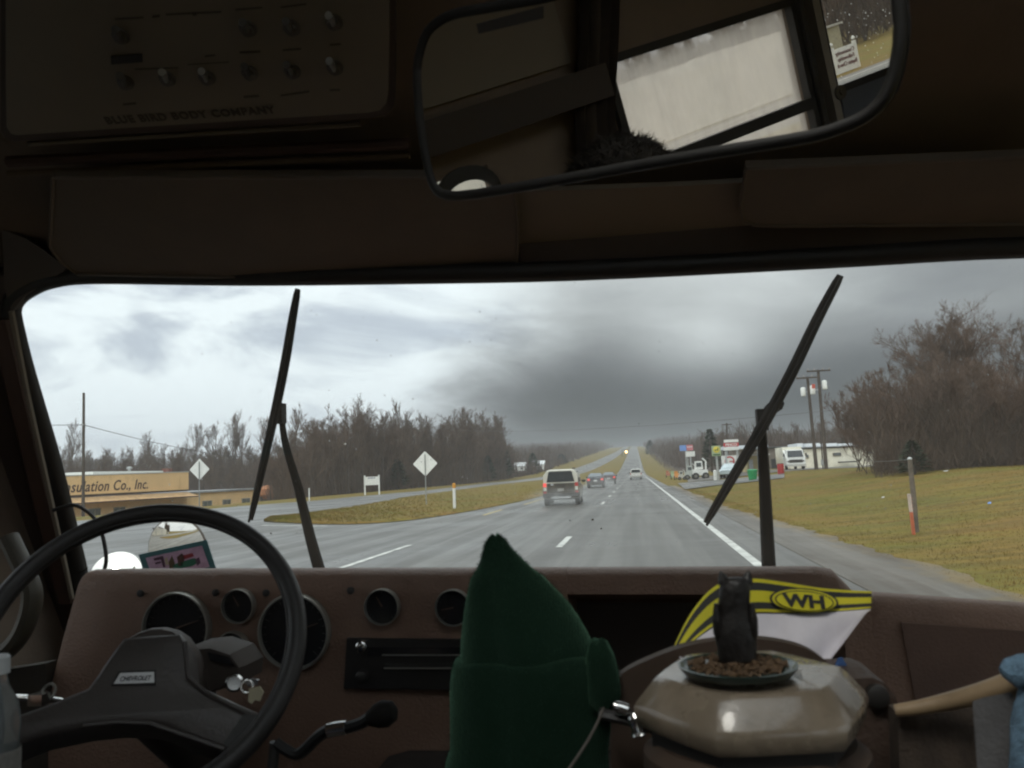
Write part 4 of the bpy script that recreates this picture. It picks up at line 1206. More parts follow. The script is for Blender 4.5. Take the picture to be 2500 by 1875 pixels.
# --- saloon cars
sal_body = [(0.0, .74, .42, .82, .62, .78, .94), (0.08, .82, .36, .88, .62, .80, 1.00), (0.95, .86, .28, .90, .62, .82, 1.02), (3.2, .86, .28, .90, .62, .84, .98), (4.2, .84, .30, .88, .6, .76, .86), (4.6, .74, .36, .8, .55, .64, .74)]
sal_cab = [(0.75, .78, .98, .76, 1.0, .60, 1.03), (1.35, .80, .98, .76, 1.02, .56, 1.40), (1.9, .80, .98, .76, 1.02, .58, 1.44), (2.5, .80, .98, .76, 1.02, .57, 1.42), (3.4, .80, .95, .74, .96, .66, 1.0)]
S2 = dict(axles=(0.9, 3.7), track=0.80, wr=0.32, mirror=(.92, 2.9, 1.02))
def saloon(label, paint, xy, rz=0.0, front=False):
    c = make_car('car', label, 'cars driving ahead', S2, paint, MUD, sal_body, sal_cab)
    part('rear_window', G().prism([(-.62, .80, 1.05), (.62, .80, 1.05), (.53, 1.30, 1.375), (-.53, 1.30, 1.375)], (0, -0.02, 0.035)), mat('sky_lit_glass', (0.12, 0.14, 0.15), 0.06, var=0.05, spec=0.8), c, smooth=0)
    for s in (-1, 1):
        panel(c, 'tail_light', [(s * .52, 0, .72), (s * .80, 0, .72), (s * .78, 0, .90), (s * .54, 0, .90)], TAIL, (0, -0.02, 0), 0.06)
        part('side_window', G().prism([(s * .80, 1.25, 1.05), (s * .80, 3.1, 1.03), (s * .62, 2.5, 1.36), (s * .62, 1.5, 1.36)], (0.012 * s, 0, 0)), CGLASS, c, smooth=0)
    part('rear_bumper', G().box((0, -0.03, .46), (1.62, 0.14, .20)), MUD, c, smooth=0)
    panel(c, 'licence_plate', [(-.17, 0, .62), (.17, 0, .62), (.17, 0, .76), (-.17, 0, .76)], PLATE, (0, -0.02, 0), 0.02)
    place(c, 0, 0, rz, xy)
    return c
saloon('dark saloon with red tail lights and white plate, middle lane', carpaint('dark_blue_paint', (0.045, 0.05, 0.06)), (-4.05, 85.0), R(1))
saloon('second dark saloon, farther on, half hidden by the first one', carpaint('maroon_paint', (0.07, 0.04, 0.04)), (-3.35, 104), R(1))
# --- minivan
van_body = [(0.0, .80, .42, .88, .7, .86, 1.02), (0.06, .88, .36, .95, .7, .91, 1.06), (1.0, .90, .28, .97, .7, .92, 1.06), (3.4, .90, .28, .97, .7, .90, 1.02), (4.4, .88, .3, .93, .65, .80, .92), (4.9, .76, .36, .84, .6, .66, .78)]
van_cab = [(0.05, .90, 1.0, .87, 1.06, .68, 1.66), (0.2, .90, 1.0, .87, 1.06, .72, 1.72), (2.6, .90, 1.0, .87, 1.06, .72, 1.72), (3.2, .9, 1.0, .86, 1.04, .70, 1.62), (4.1, .86, .95, .82, .97, .74, 1.02)]
S3 = dict(axles=(0.95, 3.9), track=0.88, wr=0.34, mirror=(1.03, 3.4, 1.1))
WHITECAR = carpaint('white_car_paint', (0.66, 0.65, 0.60), ((0.4, 0.38, 0.33), 2.0, 0.5))
mv = make_car('minivan', 'white minivan in our lane far ahead', 'cars driving ahead', S3, WHITECAR, MUD, van_body, van_cab)
panel(mv, 'rear_window', [(-.74, .04, 1.10), (.74, .04, 1.10), (.62, .03, 1.58), (-.62, .03, 1.58)], CGLASS, (0, -0.02, 0), 0.03)
for s in (-1, 1):
    panel(mv, 'tail_light', [(s * .76, 0, .78), (s * .90, 0, .78), (s * .90, 0, 1.06), (s * .78, 0, 1.06)], TAILDIM, (0, -0.025, 0), 0.05)
    part('side_window', G().prism([(s * .905, .4, 1.1), (s * .905, 3.6, 1.08), (s * .76, 3.0, 1.58), (s * .76, .5, 1.6)], (0.012 * s, 0, 0)), CGLASS, mv, smooth=0)
part('rear_bumper', G().box((0, -0.03, .48), (1.78, 0.16, .24)), mat('bumper_grey', (0.35, 0.33, 0.29), 0.6), mv, smooth=0)
panel(mv, 'licence_plate', [(-.17, 0, .72), (.17, 0, .72), (.17, 0, .86), (-.17, 0, .86)], PLATE, (0, -0.02, 0), 0.02)
place(mv, 0, 0, 0, (-0.15, 141))
# --- parked saloon facing the road at the yard, and the box truck
pk = saloon('pale blue and white saloon parked at the yard, behind the wiper', carpaint('pale_blue_paint', (0.50, 0.58, 0.60)), (10.2, 96), R(168))
pk['group'] = 'vehicles parked at the yard'
p = at_y(1943, 1150, 108); gz = terrain(p.x, p.y)
t = thing('truck', 'white box truck parked head on beside the cream shed', 'truck', (p.x, p.y, gz), 'vehicles parked at the yard')
o = V((p.x, p.y, gz))
part('cab', G().loft([[o + V(q) for q in r_] for r_ in (((-1.1, -.6, .55), (1.1, -.6, .55), (1.12, -.5, 1.45), (-1.12, -.5, 1.45)), ((-1.12, 1.6, .55), (1.12, 1.6, .55), (1.12, 1.6, 2.4), (-1.12, 1.6, 2.4)))]), WPAINT, t, smooth=20)
part('cab_top', G().loft([[o + V(q) for q in r_] for r_ in (((-1.05, -.48, 1.44), (1.05, -.48, 1.44), (1.05, 1.0, 1.44), (-1.05, 1.0, 1.44)), ((-.95, 0.0, 2.45), (.95, 0.0, 2.45), (.95, 1.0, 2.45), (-.95, 1.0, 2.45)))]), WPAINT, t, smooth=20)
part('windscreen', G().prism([o + V(q) for q in ((-.92, -.47, 1.54), (.92, -.47, 1.54), (.84, -.1, 2.3), (-.84, -.1, 2.3))], (0, -0.03, 0.012)), CGLASS, t, smooth=0)
part('box', G().box(o + V((0, 4.3, 1.75)), (2.3, 5.2, 2.1)), CREAM, t, smooth=0)
part('grille', G().box(o + V((0, -.60, 1.05)), (1.5, 0.06, 0.35)), MUD, t, smooth=0)
part('front_bumper', G().box(o + V((0, -.70, .55)), (2.2, 0.2, 0.28)), mat('bumper_pale', (0.5, 0.48, 0.43), 0.6), t, smooth=0)
for s in (-1, 1):
    part('headlight', G().lathe(o + V((s * .88, -.60, 1.05)), (0, -1, 0), [(0.13, 0), (0.10, 0.05)], 12), CHROME, t)
    part('wing_mirror', G().box(o + V((s * 1.28, -.2, 1.8)), (0.16, 0.08, 0.35)), DARK, t, smooth=0)
    for y in (0.5, 5.6):
        part('wheel', G().lathe(o + V((s * .85, y, .45)), (s, 0, 0), [(0.3, 0), (0.45, 0.02), (0.45, 0.24), (0.3, 0.26)], 18), TYRE, t)

# ================================================================== INSIDE THE BUS
HEADER = mat('brown_headliner', (0.20, 0.155, 0.118), 0.8, var=0.12, vscale=3, bump=0.15, bscale=120)
BEAM = mat('khaki_beam', (0.21, 0.18, 0.14), 0.6, var=0.08, vscale=2)
RUBBER = mat('black_rubber', (0.025, 0.023, 0.021), 0.55, var=0.2)
PILLAR = mat('pillar_dark_brown', (0.075, 0.055, 0.045), 0.6, var=0.12)
TRIMRED = mat('red_brown_trim', (0.080, 0.046, 0.034), 0.6, var=0.12)
BEIGE_T = mat('beige_trim', (0.062, 0.052, 0.036), 0.5, var=0.08)
VISOR = mat('visor_vinyl', (0.165, 0.136, 0.108), 0.7, var=0.1, bump=0.2, bscale=200)
DASH = mat('brown_dash_vinyl', (0.215, 0.128, 0.088), 0.5, var=0.08, vscale=5, bump=0.35, bscale=220, dirt=((0.30, 0.21, 0.155), 7.0, 0.30))
DASHDK = mat('dash_dark', (0.055, 0.042, 0.034), 0.7, var=0.1)
BLACKP = mat('black_plastic', (0.034, 0.031, 0.029), 0.5, var=0.1, bump=0.1, bscale=200)
CARPET = mat('dark_carpet', (0.045, 0.036, 0.030), 0.95, var=0.3, vscale=30)
PANELM = mat('switch_panel_khaki', (0.24, 0.21, 0.165), 0.55, var=0.08, vscale=4)
PALE = mat('pale_lining', (0.48, 0.42, 0.34), 0.7, var=0.06)
PRINT = mat('panel_print', (0.095, 0.082, 0.065), 0.7, var=0.05)
PW, NW = V((0, 1.95, 1.43)), V((0, 1, .53))
NWN = NW.normalized()
PH, NH = V((0, 1.62, 2.045)), V((0, 1, 2.25))
NHN = NH.normalized()
def wind(px, py, off=0.0):
    return on_plane(px, py, PW + NWN * off, NW)
def head(px, py, off=0.0):
    return on_plane(px, py, PH - NHN * off, NH)

# --- shell
cab = tag(thing('cab_interior', None, None), kind='structure')
left = [(212, 1388), (196, 1320), (150, 1130), (112, 1000), (80, 890), (58, 800), (52, 765), (56, 748), (75, 730), (120, 708), (190, 695), (300, 693), (600, 697), (1000, 693), (1400, 685), (2000, 656), (2500, 630)]
open_ = [wind(*p, -0.05) + NWN * 0.05 for p in left]
tr_, br_ = V((1.12, 0, 1.945)), V((1.2, 0, 1.31))
def onW(x, z): return V((x, 1.95 - .53 * (z - 1.43), z))
open_ += [onW(.95, 1.972), onW(1.12, 1.955), onW(1.2, 1.91), onW(1.235, 1.84), onW(1.27, 1.45), onW(1.25, 1.34), onW(1.17, 1.29), onW(.802, 1.317), onW(.483, 1.344), onW(-.2, 1.36), onW(-1.2, 1.375), onW(-1.3, 1.39)]
def edge_refine(ps):
    out = []
    n_ = len(ps)
    for i in range(n_):
        p0, p1, p2, p3 = ps[i - 1], ps[i], ps[(i + 1) % n_], ps[(i + 2) % n_]
        t1, t2 = (p2 - p0), (p3 - p1)
        L = (p2 - p1).length
        t1 = t1.normalized() * L; t2 = t2.normalized() * L
        for j in range(4):
            t = j / 4
            out.append(p1 * (2 * t ** 3 - 3 * t * t + 1) + t1 * (t ** 3 - 2 * t * t + t) + p2 * (-2 * t ** 3 + 3 * t * t) + t2 * (t ** 3 - t * t))
    return out
open_ = edge_refine(open_)
def offset_loop(ps, d):
    n_ = len(ps); out = []
    for i in range(n_):
        t = (ps[(i + 1) % n_] - ps[i - 1]).normalized()
        nn = t.cross(NWN)
        c_ = ps[i] - V((0, 1.8, 1.7))
        if nn.dot(V((c_.x * .4, 0, c_.z * 2))) < 0: nn = -nn
        out.append(ps[i] + nn * d)
    return out
def rad(p, k=1.0):
    x = max(-1.40, min(1.40, p.x * 1.6)); z = 1.70 + (p.z - 1.70) * 40
    z = max(0.62, min(2.10, z))
    if abs(p.x) > 1.1 and 1.40 < p.z < 1.95: z = p.z
    return onW(x, z)
outer = [rad(p) for p in open_]
th = NWN * 0.05
open2 = [V((p.x * 1.065, 1.95 - .53 * (1.68 + (p.z - 1.68) * 1.10 - 1.43), 1.68 + (p.z - 1.68) * 1.10)) for p in open_]
loops = [open2, outer, [p - th for p in outer], [p - th * 1.0 for p in open_], open2]
part('front_frame', G().loft(loops, cap=False), PILLAR, cab, smooth=30)
ocen = V((-.04, onW(0, 1.68).y, 1.68))
def grow(p, d):
    q = V((p.x - ocen.x, p.y - ocen.y, p.z - ocen.z))
    e = V((0 if abs(q.x) < 1.05 else math.copysign(1, q.x), 0, 0 if abs(q.z) < .20 else math.copysign(1, q.z)))
    if abs(q.x) >= 1.05 and abs(q.z) >= .2: e *= .72
    return p + V((e.x * d, -.53 * e.z * d, e.z * d))
sealp = [p - NWN * 0.052 for p in offset_loop(open_, .020)]
g = G().tube(sealp + [sealp[0]], 0.0205, 8, cap=False)
part('window_seal', g, RUBBER, cab, smooth=60)
part('header_panel', G().prism([(-1.40, 1.60, 2.10), (1.40, 1.60, 2.10), (1.40, .45, 2.10 + 1.15 / 2.25), (-1.40, .45, 2.10 + 1.15 / 2.25)], (0, 0.03, 0.06)), HEADER, cab, smooth=0)
part('header_lip', G().prism([(-1.40, 1.575, 2.105), (1.40, 1.575, 2.06), (1.40, 1.66, 2.03), (-1.40, 1.66, 2.098)], (0, 0.03, 0.08)), PILLAR, cab, smooth=0)
g = G()
for (x0, x1, y0_, y1_) in ((-1.4, 1.4, -3.7, -.85), (-1.4, -.55, -.85, .40), (.75, 1.4, -.85, .40), (-1.4, 1.4, .40, .52)):
    g.box(((x0 + x1) / 2, (y0_ + y1_) / 2, 2.66), (x1 - x0, y1_ - y0_, .06))
part('ceiling', g, PALE, cab, smooth=0)
part('floor', G().box((0, -0.8, 0.72), (2.8, 5.6, 0.06)), CARPET, cab, smooth=0)
part('rear_wall', G().box((0, -3.62, 1.7), (2.8, 0.06, 2.0)), PALE, cab, smooth=0)
part('firewall', G().box((0, 1.98, 1.0), (2.76, 0.04, 0.62)), DASHDK, cab, smooth=0)
def wall_with_holes(x, y0, y1, z0, z1, holes, th_=0.05):
    ys_ = sorted({y0, y1, *[h[0] for h in holes], *[h[1] for h in holes]}); zs_ = sorted({z0, z1, *[h[2] for h in holes], *[h[3] for h in holes]})
    g = G()
    for a, b in zip(ys_, ys_[1:]):
        run = None
        for c, d in zip(zs_, zs_[1:]):
            if any(h[0] <= a and b <= h[1] and h[2] <= c and d <= h[3] for h in holes):
                if run: g.box((x, (a + b) / 2, (run[0] + run[1]) / 2), (th_, b - a, run[1] - run[0])); run = None
            else:
                run = (run[0], d) if run else (c, d)
        if run: g.box((x, (a + b) / 2, (run[0] + run[1]) / 2), (th_, b - a, run[1] - run[0]))
    return g
XW = -1.425
HOLES = [(-.85, -.12, 1.50, 2.108), (-1.75, -.975, 1.81, 2.105), (.345, .515, 1.84, 1.955), (.80, 1.42, 1.36, 2.04), (-3.3, -1.9, 1.35, 2.15)]
part('left_wall', wall_with_holes(XW, -3.6, 1.60, .7, 2.68, HOLES), HEADER, cab, smooth=0)
for sx_, zt_ in ((-1, 2.08), (1, 2.08)):
    part('wall_wedge', G().prism([(1.425 * sx_ - .025, 1.6005, .7), (1.425 * sx_ - .025, 2.02, .7), (1.425 * sx_ - .025, 1.985, 1.41), (1.425 * sx_ - .025, 1.61, 2.115), (1.425 * sx_ - .025, 1.6005, 2.66)], (.05, 0, 0)), HEADER, cab, smooth=0)
part('right_wall', wall_with_holes(1.425, -3.6, 1.60, .7, 2.68, [(.25, 1.42, 1.30, 2.06), (-1.5, -.15, 1.35, 2.15), (-3.3, -1.7, 1.35, 2.15)]), HEADER, cab, smooth=0)
# pillar trims at the driver's side
part('pillar_trim', G().tube([wind(*p, -0.08) for p in ((-2, 780), (40, 960), (82, 1140), (128, 1330), (160, 1470))], 0.020, 8, flat=0.5), TRIMRED, cab)
part('pillar_trim', G().tube([wind(*p, -0.09) for p in ((28, 760), (66, 960), (104, 1130), (146, 1320), (176, 1460))], 0.006, 6), BEAM, cab)
part('door_trim', G().tube(smooth_open([at_y(*p, 1.32) for p in ((20, 1310), (62, 1400), (78, 1450), (69, 1508), (42, 1562), (0, 1598), (-60, 1612))], 4), 0.020, 10, flat=0.7), BEIGE_T, cab)
part('kick_panel', G().prism([at_y(-20, 1640, 1.34), at_y(110, 1620, 1.40), at_y(120, 1900, 1.40), at_y(-20, 1900, 1.34)], (0, 0.03, 0)), mat('kick_brown', (0.05, 0.04, 0.03), 0.7), cab, smooth=0)
part('beige_cant', G().prism([wind(*p, -0.07) for p in ((4, 560), (60, 580), (108, 612), (165, 655), (120, 685), (60, 722), (28, 762), (10, 700))], (0, 0.012, 0)), mat('cant_beige', (0.105, 0.083, 0.066), 0.6), cab, smooth=0)

# --- windscreen glass
wg = [p + NWN * 0.004 for p in open2]
g = G().prism(wg, NWN * 0.004)
glass = single('windscreen', g, pane('windscreen_glass', (0.96, 0.98, 0.97), 0.012, fog=0.018, fogcol=(0.85, 0.78, 0.66), smear=0.03), 'wide wet windscreen with rounded corner above the brown dashboard', 'windscreen', origin=onW(0, 1.4), smooth=0)  # faint film on the glass imitates veiling glare over the dark tones
rng = random.Random(5)
g = G()
for i in range(150):
    p = onW(rng.uniform(-1.25, .85), rng.uniform(1.45, 2.0)) + NWN * 0.010
    r_ = rng.uniform(0.0006, 0.0016)
    g.lathe(p, NWN, [(r_, 0), (r_ * 0.8, r_ * 0.4), (r_ * 0.25, r_ * 0.65)], 7, ref=(1, 0, 0), squash=rng.uniform(0.8, 1.5))
drop = bpy.data.materials.new('rain_water'); drop.use_nodes = True
b_ = drop.node_tree.nodes['Principled BSDF']
b_.inputs['Transmission Weight'].default_value = 1.0; b_.inputs['IOR'].default_value = 1.33; b_.inputs['Roughness'].default_value = 0.05
tag(part('raindrops', g, drop, None, origin=onW(0, 1.7)), kind='stuff')
g = G()
for (px, py, r_) in ((1447, 1268, 3.2), (1468, 1290, 2.2), (1392, 1270, 2.0), (662, 1302, 2.4), (375, 1290, 3.0)):
    p = wind(px, py, -0.002)
    rr = r_ / 2100 * p.y
    pts = [p + V((math.cos(a * .7854) * rr * rng.uniform(.7, 1.2), 0, math.sin(a * .7854) * rr * rng.uniform(.6, 1.1))) for a in range(8)]
    pts = [q - NWN * (q - p).dot(NWN) for q in pts]
    g.prism(pts, -NWN * 0.001)
tag(part('dirt_specks', g, mat('dirt', (0.16, 0.14, 0.11), 0.9), None, origin=onW(0, 1.7)), kind='stuff')

WIPM = mat('wiper_black', (0.009, 0.008, 0.008), 0.7, var=0.2, spec=0.2)
# --- wipers, outside the glass
def wiper(label, arm, blade, rad_arm, rad_blade, claws, pivot):
    a = [wind(*p, 0.075) for p in arm]
    bl = [wind(*p, 0.035) for p in blade]
    t = thing('windscreen_wiper', label, 'wiper', a[0], 'windscreen wipers')
    ar = part('wiper_arm', G().tube(smooth_open(a, 3), [rad_arm[0] + (rad_arm[1] - rad_arm[0]) * i / (3 * (len(a) - 1)) for i in range(3 * (len(a) - 1) + 1)], 8, flat=0.7, up=NWN), WIPM, t)
    bs = smooth_open(bl, 4)
    br = part('wiper_blade', G().tube(bs, [rad_blade * (0.55 + 0.45 * math.sin(math.pi * min(1, max(0, i / (len(bs) - 1)))) ** 0.5) for i in range(len(bs))], 8, flat=0.55, up=NWN), WIPM, t)
    part('rubber_lip', G().tube([p - NWN * 0.011 for p in bs], 0.003, 6), WIPM, br)
    for (p0, p1, r_) in claws:
        part('claw', G().tube([wind(*p0, 0.05), wind((p0[0] + p1[0]) / 2, (p0[1] + p1[1]) / 2, 0.066), wind(*p1, 0.05)], r_, 6), WIPM, t)
    part('hook', G().box(a[-1] - NWN * 0.01, (0.022, 0.028, 0.045)), WIPM, t, smooth=0)
    part('pivot', G().lathe(a[0] + V((0, 0, -0.02)), NWN, [(0.018, -.02), (0.018, 0.02), (0.01, 0.026)], 12), WIPM, t)
wiper('driver side wiper, its blade leaning across the bright sky', ((782, 1400), (757, 1310), (728, 1190), (697, 1085), (686, 1005)), ((727, 706), (712, 790), (697, 880), (676, 985), (648, 1110), (612, 1268)), (0.0165, 0.0065), 0.0105, (((700, 862), (688, 925), .006), ((655, 1080), (630, 1190), .006), ((684, 990), (668, 1030), .006)), None)
wiper('passenger side wiper, its blade leaning right over the storm cloud', ((1878, 1402), (1872, 1290), (1867, 1180), (1862, 1090), (1858, 1020)), ((2052, 672), (1995, 780), (1930, 915), (1862, 1040), (1795, 1155), (1724, 1276)), (0.0165, 0.0090), 0.0125, (((1990, 800), (1905, 960), .007), ((1915, 945), (1850, 1055), .011), ((1900, 985), (1880, 1000), .014), ((1840, 1075), (1770, 1190), .008)), None)

# --- overhead switch panel
t = thing('switch_panel', 'khaki overhead switch panel lettered BLUE BIRD BODY COMPANY', 'control panel', head(500, 200))
outl = [(14, -60), (14, 200), (16, 310), (26, 326), (40, 330), (300, 313), (600, 294), (900, 275), (928, 269), (943, 252), (947, 230), (949, 100), (950, -60)]
pts = [head(*p, 0.030) for p in outl]
part('face_plate', G().prism(pts, NHN * 0.012), PANELM, t, smooth=0)
rim = [(2, -60), (2, 318), (14, 340), (40, 345), (300, 328), (600, 309), (905, 289), (945, 280), (962, 258), (965, 230), (966, -60)]
part('surround', G().prism([head(*p, 0.017) for p in rim], NHN * 0.017), PILLAR, t, smooth=0)
part('mount_rail', G().tube([head(70, 352, 0.01), head(500, 325, 0.01), head(880, 303, 0.01)], 0.004, 6), BEAM, t)
GRIMS = mat('dull_steel', (0.30, 0.29, 0.27), 0.35, 0.7, var=0.1)
SW = [(296, 86), (606, 68), (712, 66), (816, 52), (307, 199), (409, 190), (506, 188), (610, 176), (714, 172), (818, 163)]
hn = -NHN
for i, p in enumerate(SW):
    c = head(*p, 0.030)
    sw = part('toggle_switch', G().lathe(c, hn, [(0.0125, 0), (0.0125, 0.003), (0.008, 0.004), (0.008, 0.010), (0.004, 0.011)], 12), mat('switch_grey', (0.10, 0.09, 0.078), .5), t)
    tip = head(p[0] - 14, p[1] - 14, 0.066)
    part('lever', G().tube([c + hn * 0.008, c.lerp(tip, 0.6), tip], [0.003, 0.0045, 0.0055], 8), GRIMS if i in (3, 5, 6, 9) else mat('switch_dark', (0.07, 0.062, 0.052), .5), sw)
part('label_plate', G().prism([head(*p, 0.033) for p in ((271, 139), (347, 134), (348, 152), (271, 158))], NHN * 0.002), BLACKP, t, smooth=0)
for (x0, y0_, x1, y1_, hgt) in ((280, 45, 350, 41, 4), (372, 38, 390, 36, 6), (405, 34, 540, 27, 4), (470, 30, 480, 29, 9), (575, 22, 640, 17, 4), (685, 16, 748, 8, 4), (585, 126, 635, 124, 5), (690, 121, 735, 118, 4), (300, 253, 332, 250, 5), (595, 235, 632, 232, 5), (685, 232, 755, 222, 4), (805, 219, 830, 218, 4), (458, 157, 558, 151, 2), (556, 151, 557, 132, 2), (330, 168, 435, 164, 3), (500, 136, 525, 133, 4), (805, 108, 832, 106, 4)):
    part('print', G().prism([head(x0, y0_, 0.0306), head(x1, y1_, 0.0306), head(x1, y1_ + hgt, 0.0306), head(x0, y0_ + hgt, 0.0306)], NHN * 0.0005), PRINT, t, smooth=0)
a, b = head(262, 303, 0.0308), head(675, 276, 0.0308)
ud = (b - a).normalized(); vd = hn.cross(ud)
if vd.z < 0: vd = -vd
me = text_mesh('BLUE BIRD BODY COMPANY', 0.020, a, ud, vd, 0.0004, bold=0.0006, space=1.15)
wdt = max((v.co - a).dot(ud) for v in me.vertices)
for v in me.vertices:
    d = v.co - a
    v.co = a + ud * (d.dot(ud) * (b - a).length / wdt) + vd * d.dot(vd) + hn * d.dot(hn)
part('lettering', me, PRINT, t)

# --- sun visors and header details
def visor(label, pts, n):
    o = [head(*p, 0.035) for p in pts]
    t = thing('sun_visor', label, 'sun visor', o[0], 'sun visors')
    part('board', G().prism(o, NHN * 0.016), VISOR, t, smooth=30)
    oo = [p - NHN * 0.001 for p in o]
    part('piping', G().tube(oo + [oo[0]], 0.0035, 6, cap=False), VISOR, t, smooth=60)
    part('hinge_rod', G().tube([head(pts[0][0] + 30, pts[0][1] + 8, 0.022), head(pts[1][0] - 30, pts[1][1] + 8, 0.022)], 0.005, 6), BLACKP, t)
visor('wide dark sun visor folded up over the driver side of the windscreen', [(130, 432), (1180, 432), (1228, 440), (1252, 462), (1262, 500), (1266, 560), (1262, 640), (1240, 662), (1180, 668), (600, 676), (190, 668), (150, 640), (122, 600)], 0)
visor('dark sun visor folded up at the passenger side, beside the mirror', [(1822, 410), (2560, 380), (2560, 545), (2300, 548), (1900, 550), (1840, 548), (1814, 534), (1808, 500)], 0)
part('header_beam', G().prism([head(*p, 0.012) for p in ((1230, 470), (1700, 452), (2560, 400), (2560, 588), (2000, 610), (1270, 648))], NHN * 0.01), BEAM, cab, smooth=0)
part('header_pleat', G().tube([head(20, 395, 0.006), head(500, 372, 0.006), head(1000, 350, 0.006)], 0.010, 8), TRIMRED, cab)
part('header_pleat', G().tube([head(20, 425, 0.006), head(500, 402, 0.006), head(1000, 380, 0.006)], 0.006, 8), HEADER, cab)

# --- the big inside mirror
AZM, ELM = R(50), R(-1.5)
P0 = ray(1700, 230).normalized()
rdir = V((-math.sin(AZM) * math.cos(ELM), -math.cos(AZM) * math.cos(ELM), math.sin(ELM)))
MN = (rdir - P0).normalized()
MP = at_y(1600, 230, 0.85)
def mir(px, py, off=0.0): return on_plane(px, py, MP + MN * off, MN)
ol = [(1027, 170), (1031, 260), (1041, 340), (1050, 390), (1061, 434), (1075, 460), (1102, 472), (1170, 468), (1380, 432), (1590, 393), (1780, 361), (1963, 330), (2037, 308), (2085, 288), (2125, 258), (2152, 218), (2168, 170), (2178, 110), (2180, 60), (2172, -20), (2150, -90), (2090, -140), (1980, -150), (1700, -95), (1400, -20), (1325, 0), (1170, 27), (1115, 38), (1081, 54), (1052, 80), (1036, 120)]
gp = [mir(*p) for p in ol]
cen = sum(gp, V()) / len(gp)
t = thing('rear_view_mirror', 'big rounded inside mirror reflecting the side windows and a church sign', 'mirror', cen)
MIRR = bpy.data.materials.new('mirror_silver'); MIRR.use_nodes = True
b_ = MIRR.node_tree.nodes['Principled BSDF']
b_.inputs['Base Color'].default_value = (0.92, 0.88, 0.81, 1); b_.inputs['Metallic'].default_value = 1; b_.inputs['Roughness'].default_value = 0.008
part('mirror_glass', G().prism(gp, -MN * 0.003), MIRR, t, smooth=0)
bk = [cen + (p - cen) * 1.035 - MN * 0.012 for p in gp]
part('back_shell', G().loft([[cen + (p - cen) * 1.05 - MN * 0.004 for p in gp], bk, [cen + (p - cen) * 0.9 - MN * 0.03 for p in gp]]), BLACKP, t, smooth=40)
sg = smooth_closed([cen + (p - cen) * 1.022 - MN * 0.001 for p in gp], 2)
part('rim', G().tube(sg + [sg[0]], 0.0062, 8, cap=False), RUBBER, t, smooth=60)
top = cen + V((0, 0, 0.10)) - MN * 0.02
part('stem', G().tube([cen - MN * 0.03, cen - MN * 0.07 + V((0, 0, 0.05)), V((cen.x + .04, cen.y + .08, 2.10 + (1.60 - cen.y - .08) / 2.25))], 0.012, 8), BLACKP, t)
lab = [mir(*p, 0.001) for p in ((1163, 58), (1325, 15), (1325, 44), (1168, 82))]
part('sticker', G().prism(lab, -MN * 0.0005), mat('sticker_brown', (0.04, 0.032, 0.025), 0.7), t, smooth=0)

# --- side windows seen in the mirror
FOG = pane('misted_glass', (0.95, 0.95, 0.94), 0.03, fog=0.40, fogcol=(1.0, 0.95, 0.88), smear=0.40)
CLEAR = pane('side_glass', (0.95, 0.96, 0.95), 0.03, grime=0.55, fog=0.02)
ALU = mat('window_aluminium', (0.30, 0.28, 0.25), 0.45, 0.5, var=0.1)
def side_window(label, y0_, y1_, z0, z1, m, rails=(), x=XW):
    t = thing('side_window', label, 'window', (x, (y0_ + y1_) / 2, z0), 'side windows of the bus')
    part('glass', G().box((x, (y0_ + y1_) / 2, (z0 + z1) / 2), (0.004, y1_ - y0_, z1 - z0)), m, t, smooth=0)
    s = 1 if x < 0 else -1
    g = G()
    xi = x + s * 0.03
    for (a, b, c, d) in ((y0_ - .02, y1_ + .02, z1 - .004, z1 + .02), (y0_ - .02, y1_ + .02, z0 - .02, z0 + .004), (y0_ - .02, y0_ + .004, z0, z1), (y1_ - .004, y1_ + .02, z0, z1)):
        g.box((xi, (a + b) / 2, (c + d) / 2), (0.03, b - a, d - c))
    part('frame', g, RUBBER, t, smooth=0)
    for z in rails:
        part('rail', G().box((xi, (y0_ + y1_) / 2, z), (0.035, y1_ - y0_, 0.036)), RUBBER, t, smooth=0)
side_window('misted side window behind the driver with a black rail, seen in the mirror', -.85, -.12, 1.50, 2.108, FOG, (1.793,))
side_window('clear rain spotted side window farther back, seen in the mirror', -1.75, -.975, 1.81, 2.105, CLEAR)
g = G(); rng = random.Random(12)
for i in range(150):
    p = V((XW - .004, rng.uniform(-1.74, -.98), rng.uniform(1.83, 2.10))); r_ = rng.uniform(.0010, .0024)
    g.lathe(p, (-1, 0, 0), [(r_, 0), (r_ * .8, r_ * .5), (r_ * .2, r_ * .7)], 7, squash=rng.uniform(.8, 1.4))
for i in range(40):
    p = V((XW - .004, rng.uniform(-.84, -.13), rng.uniform(1.55, 2.09))); r_ = rng.uniform(.0008, .0018)
    g.lathe(p, (-1, 0, 0), [(r_, 0), (r_ * .8, r_ * .5), (r_ * .2, r_ * .7)], 7, squash=rng.uniform(.8, 1.4))
dropw = bpy.data.materials.new('bright_droplets'); dropw.use_nodes = True
n = N(dropw.node_tree); n.t.nodes.clear(); out = n.new('ShaderNodeOutputMaterial'); tl_ = n.new('ShaderNodeBsdfTranslucent'); n.put(tl_.inputs[0], (.95, .95, .93)); n.l.new(tl_.outputs[0], out.inputs[0])
tag(part('raindrops', g, dropw, None, origin=(XW, -1, 1.9)), kind='stuff')
side_window('driver door window, closest to the steering wheel', .80, 1.42, 1.36, 2.04, CLEAR)
side_window('rearmost long side window on the driver side', -3.3, -1.9, 1.35, 2.15, CLEAR)
side_window('passenger door window across from the driver', .25, 1.42, 1.30, 2.06, CLEAR, (), 1.425)
side_window('long side window behind the passenger door', -1.5, -.15, 1.35, 2.15, CLEAR, (), 1.425)
